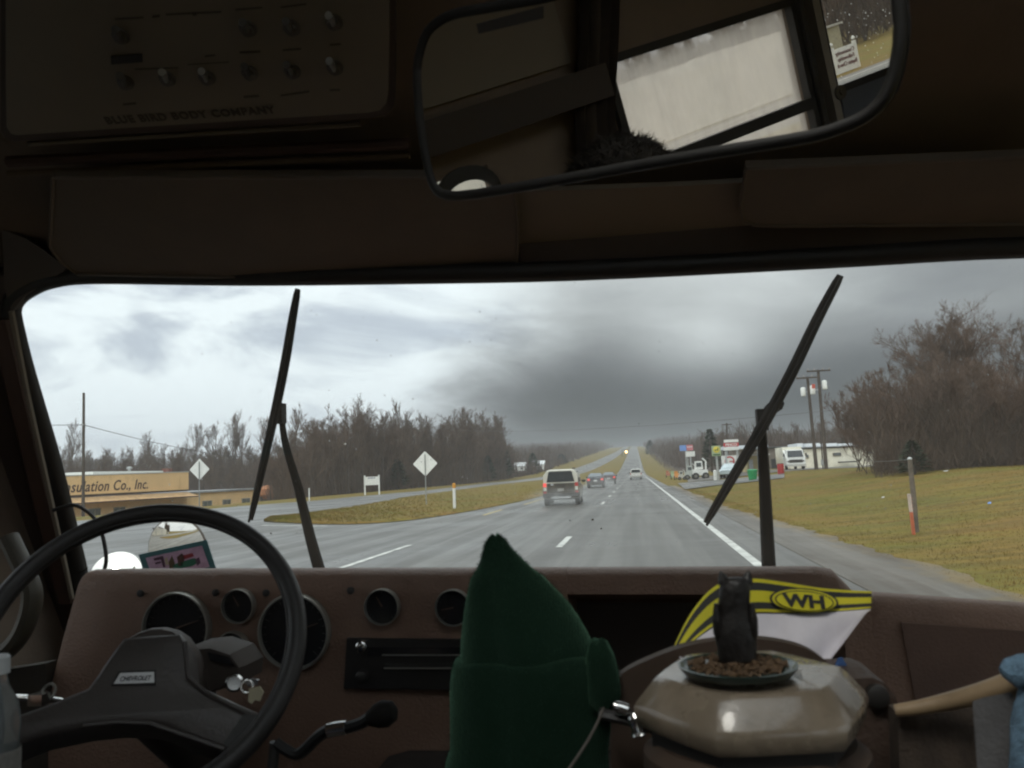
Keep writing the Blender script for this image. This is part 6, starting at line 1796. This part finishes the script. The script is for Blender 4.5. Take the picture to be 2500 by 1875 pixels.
fs = [(1610, 1754, 1846), (1585, 1752, 1848), (1560, 1746, 1846), (1525, 1748, 1842), (1505, 1754, 1834), (1480, 1752, 1830), (1450, 1755, 1832), (1425, 1757, 1832), (1414, 1764, 1826), (1410, 1776, 1814)]
rings = []
for (y, l, r_) in fs:
    a, b = at_y(l, y, Yf), at_y(r_, y, Yf); c = (a + b) / 2; w2 = (b - a).length / 2
    rings.append([c + V((math.cos(2 * math.pi * j / 20) * w2, math.sin(2 * math.pi * j / 20) * w2 * .8, 0)) for j in range(20)])
part('body', G().loft(rings), FIG, t, smooth=60)
for s_, px in ((-1, 1766), (1, 1824)):
    e = at_y(px, 1416, Yf)
    part('ear_tuft', G().lathe(e, (s_ * .25, 0, 1), [(.0055, -.003), (.004, .003), (.0005, .008)], 8), FIG, t)
    w_ = at_y(px + s_ * 14, 1525, Yf - .004)
    part('wing', G().lathe(w_ - V((0, 0, .016)), (0, 0, 1), [(.001, 0), (.004, .008), (.0045, .02), (.002, .034)], 10, squash=1.2), FIG, t)

# striped flag with its emblem
t = thing('flag', 'white cloth flag with yellow and black stripes and WH emblem', 'flag', at_y(1980, 1620, 1.0))
FT = [V((*p, 0)) for p in ((1640, 1589), (1690, 1492), (1753, 1427), (1834, 1413), (1915, 1422), (1997, 1435), (2065, 1441), (2128, 1444))]
FB = [V((*p, 0)) for p in ((1656, 1600), (1712, 1552), (1770, 1518), (1839, 1500), (1900, 1499), (1960, 1498), (2040, 1494), (2126, 1487))]
FC = [V((*p, 0)) for p in ((1660, 1606), (1735, 1640), (1800, 1660), (1850, 1670), (1905, 1665), (1960, 1648), (2016, 1622), (2112, 1500))]
FD = [.93, .965, 1.0, 1.015, 1.02, 1.022, 1.02, 1.01]
def cur(tab, u):
    k = u * (len(tab) - 1); i = min(int(k), len(tab) - 2); f = k - i
    p0, p1, p2, p3 = tab[max(i - 1, 0)], tab[i], tab[i + 1], tab[min(i + 2, len(tab) - 1)]
    return 0.5 * ((2 * p1) + (p2 - p0) * f + (2 * p0 - 5 * p1 + 4 * p2 - p3) * f * f + (3 * p1 - p0 - 3 * p2 + p3) * f ** 3)
def fpt(u, v, off=0.0):
    p = cur(FT, u).lerp(cur(FB, u), v) if v <= 1 else cur(FB, u).lerp(cur(FC, u), v - 1)
    k = u * 7; i = min(int(k), 6)
    Y = FD[i] + (FD[i + 1] - FD[i]) * (k - i)
    Y += (0.012 * math.sin(u * 11 + v * 2.5) + .006 * math.sin(u * 23 - v * 4)) * max(0, min(1, v - .9)) - .03 * max(0, v - 1)
    return at_y(p.x, p.y, Y - off)
def fstrip(v0, v1, off, nv=2, nu=42):
    g = G(); th_ = .0012
    fr_ = [[fpt(i / nu, v0 + (v1 - v0) * j / nv, off) for j in range(nv + 1)] for i in range(nu + 1)]
    return g.loft([r_ + [p + V((0, th_, 0)) for p in reversed(r_)] for r_ in fr_])
CLOTH = mat('white_cloth', (0.74, 0.71, 0.77), 0.85, var=0.05, vscale=30)
FY = mat('flag_yellow', (0.82, 0.74, 0.04), 0.7, var=0.04)
FK = mat('flag_black', (0.045, 0.045, 0.045), 0.7, var=0.1)
part('cloth', fstrip(1.0, 2.0, 0.0, 10), CLOTH, t, smooth=60)
for v0, v1, m in ((0, .10, FY), (.10, .33, FK), (.33, .66, FY), (.66, .86, FK), (.86, .95, FY), (.95, 1.0, FK)):
    part('stripe', fstrip(v0, v1, 0.0), m, t, smooth=60)
ec = at_y(1961, 1465, 1.019); eu = (at_y(2030, 1470, 1.019) - at_y(1890, 1460, 1.019)).normalized(); ev = V((0, -1, 0)).cross(eu).normalized()
if ev.z < 0: ev = -ev
en = V((0, -1, 0))
def ell(rx, rz_, off, th_=.0008, n=36):
    k = 1.019 / 2100
    return G().prism([ec + eu * (rx * k * math.cos(2 * math.pi * j / n)) + ev * (rz_ * k * math.sin(2 * math.pi * j / n)) + en * off for j in range(n)], en * th_)
em = part('emblem', ell(76, 28, .003), FK, t, smooth=0)
part('emblem_field', ell(71, 25.5, .0042), FY, em, smooth=0)
part('emblem_ring', ell(65, 22.5, .0054), FK, em, smooth=0)
part('emblem_centre', ell(62, 20.8, .0066), FY, em, smooth=0)
part('lettering', text_mesh('WH', 0.0185, ec + en * .0078 - ev * .0062 + eu * .001, eu, ev, 0.0004, shear=-0.12, align='CENTER', bold=0.0008, xs=1.35), FK, em)
# blue scrap of cloth, brown box with a knob
single('blue_cloth', G().loft([[at_y(*p, Y_) for p in ((2046, 1606), (2056, 1604), (2068, 1625), (2082, 1650), (2085, 1700), (2030, 1700), (2030, 1640))] for Y_ in (.955, .965)]), mat('blue_cotton', (0.06, 0.14, 0.36), 0.8, var=0.15, vscale=60, bump=.4, bscale=400), 'small pointed scrap of blue cloth behind the canister', 'cloth', origin=at_y(2058, 1650, .96))
bx0 = [at_y(*p, .90) for p in ((2050, 1658), (2130, 1655), (2160, 1668), (2188, 1700), (2198, 1760), (2206, 1990), (2050, 1990))]
t = thing('brown_case', 'dark brown case with a round black knob beside the canister', 'case', (bx0[0].x + .03, .92, 1.205))
part('body', G().loft([bx0, [p + V((0, .09, 0)) for p in bx0]]), mat('brown_leather', (0.060, 0.038, 0.028), 0.6, var=0.2, vscale=30, bump=.3, bscale=120), t, smooth=25)
part('knob', G().lathe(at_y(2139, 1697, .898), (0, -1, 0), [(.011, 0), (.0105, .008), (.006, .010)], 20), RUBBER, t)
# chrome clip on a black bracket, left of the canister
t = thing('clip', 'shiny chrome clip on a black bracket between hat and canister', 'clip', at_y(1530, 1760, .86))
part('bracket', G().tube([at_y(*p, .86) for p in ((1462, 1742), (1510, 1752), (1570, 1768), (1640, 1800))], .009, 8, flat=.6), BLACKP, t)
part('jaw', G().lathe(at_y(1550, 1748, .85), (at_y(1562, 1784, .85) - at_y(1546, 1740, .85)), [(.005, -.004), (.008, 0), (.0075, .012), (.010, .016), (.004, .02)], 14), CHROME, t)
part('jaw', G().lathe(at_y(1512, 1727, .85), (at_y(1535, 1735, .85) - at_y(1508, 1725, .85)), [(.004, -.006), (.006, 0), (.006, .008), (.002, .012)], 14), CHROME, t)
# wooden arm, grey cloth, blue towel
t = thing('armchair', 'armchair whose pale curved wooden arm reaches under the blue towel', 'chair', at_y(2330, 1705, .82))
WD = mat('pale_wood', (0.27, 0.19, 0.11), 0.5, var=0.25, vscale=18)
arm_ = smooth_open([at_y(*p, Y_) for p, Y_ in (((2186, 1735), .84), ((2240, 1728), .835), ((2300, 1716), .83), ((2360, 1702), .82), ((2420, 1686), .81), ((2480, 1668), .80), ((2560, 1655), .79))], 3)
part('arm_rail', G().tube(arm_, [.0055 + .006 * i / (len(arm_) - 1) for i in range(len(arm_))], 12), WD, t)
part('upholstery', G().prism([at_y(*p, .85) for p in ((2192, 1742), (2300, 1730), (2420, 1702), (2520, 1680), (2540, 2000), (2200, 2000))], (0, .03, 0)), mat('brown_weave', (0.065, 0.048, 0.036), 0.9, var=0.25, vscale=50, bump=.3, bscale=300), t, smooth=0)
g = G().loft([[at_y(*p, Y_) for p in ((2374, 1712), (2400, 1703), (2466, 1690), (2476, 1700), (2484, 2000), (2396, 2000), (2384, 1850))] for Y_ in (.775, .79)])
single('grey_cloth', g, mat('grey_lilac_cloth', (0.135, 0.130, 0.130), 0.9, var=0.12, vscale=40, bump=.3, bscale=300), 'grey cloth hanging over the wooden arm at the frame edge', 'cloth', origin=at_y(2430, 1800, .78))
g = G()
tp_ = smooth_open([at_y(*p, .765) for p in ((2462, 1662), (2478, 1648), (2505, 1640), (2540, 1655), (2525, 1720), (2512, 1800), (2512, 1990))], 4)
g.tube(tp_, [.006, .009, .011, .012] + [.0135] * (len(tp_) - 4), 14)
for i, v in enumerate(g.v):
    k = 1 + 0
    nn = mnoise.noise_vector(V(v) * 240) * .0016
    g.v[i] = (v[0] + nn.x, v[1] + nn.y, v[2] + nn.z)
single('blue_towel', g, mat('light_blue_terry', (0.22, 0.36, 0.50), 0.95, var=0.3, vscale=120, bump=.8, bscale=500), 'light blue fluffy towel at the frame edge above the wooden arm', 'towel', origin=at_y(2500, 1700, .765))
# clear bottle at the lower left
bc = at_y(-12, 1800, .72)
t = thing('bottle', 'clear plastic bottle with water at the lower frame edge by the wheel', 'bottle', (bc.x, bc.y, bc.z - .16))
PLA = bpy.data.materials.new('clear_plastic'); PLA.use_nodes = True
b_ = PLA.node_tree.nodes['Principled BSDF']; b_.inputs['Transmission Weight'].default_value = .85; b_.inputs['Roughness'].default_value = .12; b_.inputs['IOR'].default_value = 1.2; b_.inputs['Base Color'].default_value = (.75, .82, .82, 1)
part('bottle_body', G().lathe((bc.x, bc.y, bc.z - .16), (0, 0, 1), [(.020, 0), (.0205, .01), (.0205, .13), (.019, .15), (.0205, .17), (.018, .19), (.010, .205), (.009, .215)], 24), PLA, t)
part('cap', G().lathe((bc.x, bc.y, bc.z + .0552), (0, 0, 1), [(.011, 0), (.011, .014), (.009, .016)], 20), mat('white_cap', (.6, .62, .62), .5), t)
part('label_band', G().lathe((bc.x, bc.y, bc.z - .06), (0, 0, 1), [(.0209, 0), (.0209, .05)], 24, cap=False), mat('bottle_label', (.22, .21, .19), .6, var=.3, vscale=60), t)

# ================================================================== WHAT THE MIRROR SHOWS
def mref(px, py, X):
    """Point on the plane x = X that the inside mirror shows at (px, py)."""
    m = mir(px, py); d = ray(px, py).normalized(); r_ = d - MN * (2 * d.dot(MN))
    return m + r_ * ((X - m.x) / r_.x)
WALLM = mat('pale_concrete_wall', (0.84, 0.80, 0.72), 0.8, var=0.12, vscale=0.5, dirt=((0.36, 0.35, 0.32), 0.35, 0.6), world=True)
t = thing('boundary_wall', 'pale panelled concrete wall across the road, seen in the mirror', 'wall', (-24.3, -15, 0))
for i in range(13):
    y_ = -24.2 + i * 1.8
    part('panel', G().box((-24.3 + .02 * (i % 2), y_, 1.1), (.16, 1.785, 2.35 + .05 * (i % 3))), WALLM, t, smooth=0)
t = thing('corrugated_shed', 'cream corrugated shed behind the church sign, seen in the mirror', 'shed', (-31, -36, 0))
a, b = mref(2004, 75, -31), mref(2048, 66, -31)
CORR = mat('corrugated_cream', (.50, .47, .36), .6, var=.1)
g = G(); n_ = 14
pts = []
for i in range(n_ * 2 + 1):
    y_ = a.y + (b.y - a.y) * i / (n_ * 2)
    pts.append((-31 + (.06 if i % 2 else 0), y_, -.1))
g.loft([[V(p) for p in pts] + [V((-34, b.y, -.1)), V((-34, a.y, -.1))], [V((p[0], p[1], a.z)) for p in pts] + [V((-34, b.y, a.z)), V((-34, a.y, a.z))]])
part('wall', g, CORR, t, smooth=0)
part('roof_edge', G().box((-32.5, (a.y + b.y) / 2, a.z + .06), (3.3, abs(b.y - a.y) + .3, .1)), mat('post_grey', (.40, .39, .36), .8), t, smooth=0)
X_ = -25.0
a, b, c, d = mref(2038, 118, X_), mref(2092, 105, X_), mref(2096, 172, X_), mref(2042, 192, X_)
t = thing('church_sign', 'white Community Fellowship Baptist Church sign, seen reversed in the mirror', 'sign', (X_, (a.y + b.y) / 2, 0))
z1, z0 = (a.z + b.z) / 2, (c.z + d.z) / 2
ya, yb = (a.y + d.y) / 2, (b.y + c.y) / 2   # ya nearer the front
wdt = ya - yb
part('board', G().box((X_ - .05, (ya + yb) / 2, (z0 + z1) / 2), (.08, wdt, z1 - z0)), WPAINT, t, smooth=0)
for y_ in (ya, yb):
    ps = part('post', G().box((X_ - .05, y_, (z1 + .1) / 2 - .05), (.12, .12, z1 + .2)), WPAINT, t, smooth=0)
    part('finial', G().lathe((X_ - .05, y_, z1 + .15), (0, 0, 1), [(.06, 0), (.08, .05), (.02, .14)], 10), WPAINT, ps)
hh = z1 - z0
for i, (s_, k) in enumerate((('Community', .155), ('Fellowship', .155), ('Baptist Church', .155))):
    me = text_mesh(s_, hh * k * 1.35, (X_ + .0, (ya + yb) / 2, z1 - hh * (.24 + .215 * i)), (0, 1, 0), (0, 0, 1), .008, align='CENTER', bold=.002)
    ext = max(v.co.y for v in me.vertices) - min(v.co.y for v in me.vertices)
    if ext > wdt * .9:
        cy = (ya + yb) / 2
        for v in me.vertices: v.co.y = cy + (v.co.y - cy) * wdt * .9 / ext
    part('lettering', me, mat('sign_maroon', (.13, .035, .035), .6), t)
for i, (f0, f1) in enumerate(((.15, .45), (.55, .8))):
    part('print', G().box((X_ - .005, ya + (yb - ya) * (f0 + f1) / 2, z0 + hh * .1), (.012, wdt * (f1 - f0), hh * .035)), mat('sign_maroon', (.13, .035, .035), .6), t, smooth=0)
rows = [((-15.2, y), (-9.0, y)) for y in [-9, -9.5, -10.5, -13, -20, -35, -60, -100]]
rows[0] = ((-12.8, -9), (-11.6, -9)); rows[1] = ((-14.2, -9.5), (-10, -9.5))
tag(part('grass_island', drape(rows, lambda x, y: .05, 6), GRASS, smooth=0), kind='structure')
rng = random.Random(21)
for i in range(46):
    f = rng.random()
    px = 1500 + 700 * f
    X_ = -75 - rng.random() * 18 if px < 1990 else -42 - rng.random() * 20
    p = mref(px, 100, X_)
    h = rng.uniform(5.2, 6.6) if px < 1990 else rng.uniform(6.5, 9.0)
    tree_obj('bare_tree', WOOD[i % 5], (BARK, TWIG), 'bare tree in the wood behind the bus, seen only in the mirror', 'tree', (p.x, p.y, 0), rng.random() * 6, (h / 10 * 1.5, h / 10 * 1.5, h / 10), 'trees behind the bus')
def place_back():
    px = random.uniform(1480, 2220)
    X_ = random.uniform(-95, -75) if px < 1990 else random.uniform(-62, -42)
    p = mref(px, 100, X_)
    return V((p.x, p.y, random.random() * (3.2 if px < 1990 else 6))), 1.0
random.seed(31)
brush('undergrowth', 16000, place_back, 0.9, 2.2, 0.04, BRUSH)

# ================================================================== THE DRIVER
SKIN = mat('skin', (0.42, 0.25, 0.18), 0.5, var=0.05)
def skin_mesh(name, chains, parent, m, sub=2):
    """chains: lists of (xyz, radius); equal points are welded, so the chains join."""
    me = bpy.data.meshes.new(name)
    idx, vs, rs, es = {}, [], [], []
    for ch in chains:
        prev = None
        for p, r_ in ch:
            k = tuple(round(c, 4) for c in p)
            if k not in idx:
                idx[k] = len(vs); vs.append(p); rs.append(r_)
            if prev is not None and prev != idx[k]: es.append((prev, idx[k]))
            prev = idx[k]
    org = WL[parent.name]
    me.from_pydata([tuple(V(p) - org) for p in vs], es, [])
    o = bpy.data.objects.new(name, me); COL.objects.link(o)
    md = o.modifiers.new('skin', 'SKIN'); md.use_smooth_shade = True
    for i, sv in enumerate(me.skin_vertices[0].data):
        sv.radius = (rs[i], rs[i]); sv.use_root = i == 0
    s2 = o.modifiers.new('smooth', 'SUBSURF'); s2.levels = sub; s2.render_levels = sub
    dg = bpy.context.evaluated_depsgraph_get()
    me2 = bpy.data.meshes.new_from_object(o.evaluated_get(dg))
    bpy.data.objects.remove(o)
    me2.materials.clear(); me2.materials.append(m)
    me2.name = name
    o = bpy.data.objects.new(name, me2); COL.objects.link(o); o.parent = parent
    return o
DX, DY = -.73, .40
t = thing('person', 'driver with dark hair in a grey jacket, head seen in the mirror', 'person', (DX, DY - .1, 1.0))
pel, ch_, nk = (DX, DY - .12, 1.12), (DX, DY - .06, 1.46), (DX, DY - .02, 1.63)
hd = [(nk, .058), ((DX, DY, 1.70), .055), ((DX, DY + .02, 1.76), .078), ((DX, DY + .02, 1.83), .092), ((DX, DY + .005, 1.89), .078), ((DX, DY, 1.915), .04)]
hl = WC - wu * .185 - wv * .075
LA = [(ch_, .13), ((DX - .17, DY - .05, 1.55), .062), ((DX - .27, DY + .16, 1.34), .044), (tuple(hl + V((-.03, -.13, .0))), .032), (tuple(hl + V((-.022, -.045, .012))), .034)]
hr = V((DX + .14, DY + .20, 1.22))
RA = [(ch_, .13), ((DX + .17, DY - .05, 1.55), .062), ((DX + .24, DY - .03, 1.28), .044), (tuple(hr + V((.04, -.1, .02))), .032), (tuple(hr), .034)]
def fingers(root, d, side, up):
    out = []
    d, side, up = V(d).normalized(), V(side).normalized(), V(up).normalized()
    rt = V(root)
    for k, ln in ((-1.5, .9), (-.5, 1.0), (.5, .97), (1.5, .8)):
        b0 = rt + side * (.017 * k) + d * .035
        out.append([(tuple(rt), .034), (tuple(b0), .0095), (tuple(b0 + d * .03 * ln - up * .006), .0088), (tuple(b0 + d * .042 * ln - up * .030), .0080), (tuple(b0 + d * .028 * ln - up * .048), .0070)])
    b0 = rt - side * .034 + d * .008
    out.append([(tuple(rt), .034), (tuple(b0), .0115), (tuple(b0 + d * .026 - side * .012 - up * .01), .0100), (tuple(b0 + d * .045 - side * .006 - up * .022), .0082)])
    return out
legs = []
for s_ in (-1, 1):
    legs.append([(pel, .15), ((DX + s_ * .10, DY - .06, 1.09), .095), ((DX + s_ * .14, DY + .36, 1.13), .062), ((DX + s_ * .13, DY + .50, .86), .045), ((DX + s_ * .13, DY + .58, .80), .04)])
body = [[(pel, .15), ((DX, DY - .1, 1.28), .13), (ch_, .13), (nk, .058)], hd, [((DX, DY + .02, 1.83), .092), ((DX, DY + .125, 1.805), .014)], LA, RA] + fingers(LA[-1][0], (.2, 1, .1), (0, .1, -1), (-.9, .3, 0)) + fingers(RA[-1][0], (-.2, 1, -.2), (1, .2, 0), (0, .1, 1)) + legs
skin_mesh('body', body, t, SKIN, 1)
g = G()
rr = []
for i in range(9):
    f = i / 8; z = 1.78 + .165 * f
    w2 = .104 * math.sqrt(max(0.02, 1 - (f * 1.0) ** 3.2))
    rr.append([V((DX + math.cos(2 * math.pi * k / 40) * w2 * (1 + .06 * mnoise.noise((k * .9, i * 1.3, 2))), DY - .005 + math.sin(2 * math.pi * k / 40) * w2 * 1.12 * (1 + .06 * mnoise.noise((k * .8, i * 1.1, 5))), z + (.045 * max(0, math.sin(2 * math.pi * k / 40)) * (1 - f)) + .006 * mnoise.noise((k * 1.1, i, 9)))) for k in range(40)])
g.loft(rr)
part('hair', g, mat('dark_hair', (0.020, 0.014, 0.010), 0.7, var=.4, vscale=80, bump=.6, bscale=200), t, smooth=60)
fuzz('hair_tufts', rr, 5000, .022, .0009, MATS['dark_hair'], t, random.Random(4))
for s_ in (-1, 1):
    part('eye', G().lathe((DX + s_ * .032, DY + .098, 1.835), (0, 1, 0), [(.012, -.004), (.009, .004), (.003, .007)], 10), mat('eye_white', (.6, .58, .55), .2), t)
skin_mesh('jacket', [[((DX, DY - .115, 1.10), .165), ((DX, DY - .1, 1.28), .148), ((DX, DY - .06, 1.46), .15), ((DX, DY - .04, 1.585), .075)], [((DX, DY - .06, 1.46), .15)] + [(p, r_ + .014) for p, r_ in LA[1:4]], [((DX, DY - .06, 1.46), .15)] + [(p, r_ + .014) for p, r_ in RA[1:4]]], t, mat('grey_jacket', (.07, .07, .075), .9, var=.15, vscale=30), 1)
skin_mesh('trousers', [[(p, r_ + .014) for p, r_ in lg] for lg in legs], t, mat('blue_denim', (.05, .07, .12), .9, var=.2, vscale=40), 1)
t = thing('driver_seat', 'dark brown driver seat, its back hidden behind the driver', 'seat', (DX, DY - .15, .75))
VIN = mat('seat_vinyl', (.045, .032, .025), .5, var=.1)
part('cushion', G().loft([[V((DX + x * k, DY + .06 + y * k, z)) for x, y in ((-.25, -.26), (.25, -.26), (.25, .28), (-.25, .28))] for z, k in ((.86, .92), (.90, 1), (.97, 1), (.995, .92))]), VIN, t, smooth=30)
part('backrest', G().loft([[V((DX + x * k, DY - .33 + y * k - (z - 1) * .10, z)) for x, y in ((-.24, -.06), (.24, -.06), (.24, .06), (-.24, .06))] for z, k in ((.98, .95), (1.1, 1), (1.5, .95), (1.62, .75))]), VIN, t, smooth=30)
part('pedestal', G().lathe((DX, DY + .05, .75), (0, 0, 1), [(.2, 0), (.12, .03), (.1, .11)], 16), BLACKP, t)

# ================================================================== ROAD SPRAY
def spray(c, size, dens):
    g = G()
    g.lathe(c, (0, 0, 1), [(size[0] * math.sin(math.pi * k / 12) , size[2] * -math.cos(math.pi * k / 12)) for k in range(13)], 20, squash=size[1] / size[0])
    m = bpy.data.materials.new('spray_mist'); m.use_nodes = True
    n = N(m.node_tree); m.node_tree.nodes.clear()
    out = n.new('ShaderNodeOutputMaterial'); v = n.new('ShaderNodeVolumePrincipled')
    v.inputs['Color'].default_value = (.9, .9, .88, 1); v.inputs['Anisotropy'].default_value = .1
    p = n.new('ShaderNodeNewGeometry').outputs['Position']
    q = n.new('ShaderNodeVectorMath', operation='SUBTRACT'); n.put(q.inputs[0], p); q.inputs[1].default_value = tuple(c)
    q2 = n.new('ShaderNodeVectorMath', operation='DIVIDE'); n.put(q2.inputs[0], q.outputs[0]); q2.inputs[1].default_value = size
    ln = n.new('ShaderNodeVectorMath', operation='LENGTH'); n.put(ln.inputs[0], q2.outputs[0])
    f = n.sm(ln.outputs['Value'], 1.0, 0.15)
    nz = n.sm(n.noise(p, 1.6, 4, .6), .32, .68)
    n.put(v.inputs['Density'], n.m('MULTIPLY', n.m('MULTIPLY', f, nz), dens))
    n.l.new(v.outputs[0], out.inputs['Volume'])
    tag(part('spray', g, m, None, origin=c), kind='stuff')
spray(V((-3.75, 42.6, .38)), (2.2, 2.8, .75), 0.4)
spray(V((-3.7, 88.0, .45)), (2.2, 10.0, .9), 0.28)
spray(V((-.15, 142.0, .45)), (2.0, 7.0, .9), 0.28)

# ================================================================== DAMP AIR
HAZE = 0.0004
g = G().box((0, 1050, 29.5), (1500, 2500, 65))
hm = bpy.data.materials.new('damp_air'); hm.use_nodes = True
n = N(hm.node_tree); hm.node_tree.nodes.clear()
out = n.new('ShaderNodeOutputMaterial'); v = n.new('ShaderNodeVolumePrincipled')
v.inputs['Color'].default_value = (.86, .88, .90, 1); v.inputs['Density'].default_value = HAZE; v.inputs['Anisotropy'].default_value = .2
n.l.new(v.outputs[0], out.inputs['Volume'])
if HAZE > 0: tag(part('haze', g, hm, None, origin=(0, 1050, 29.5), smooth=0), kind='stuff')
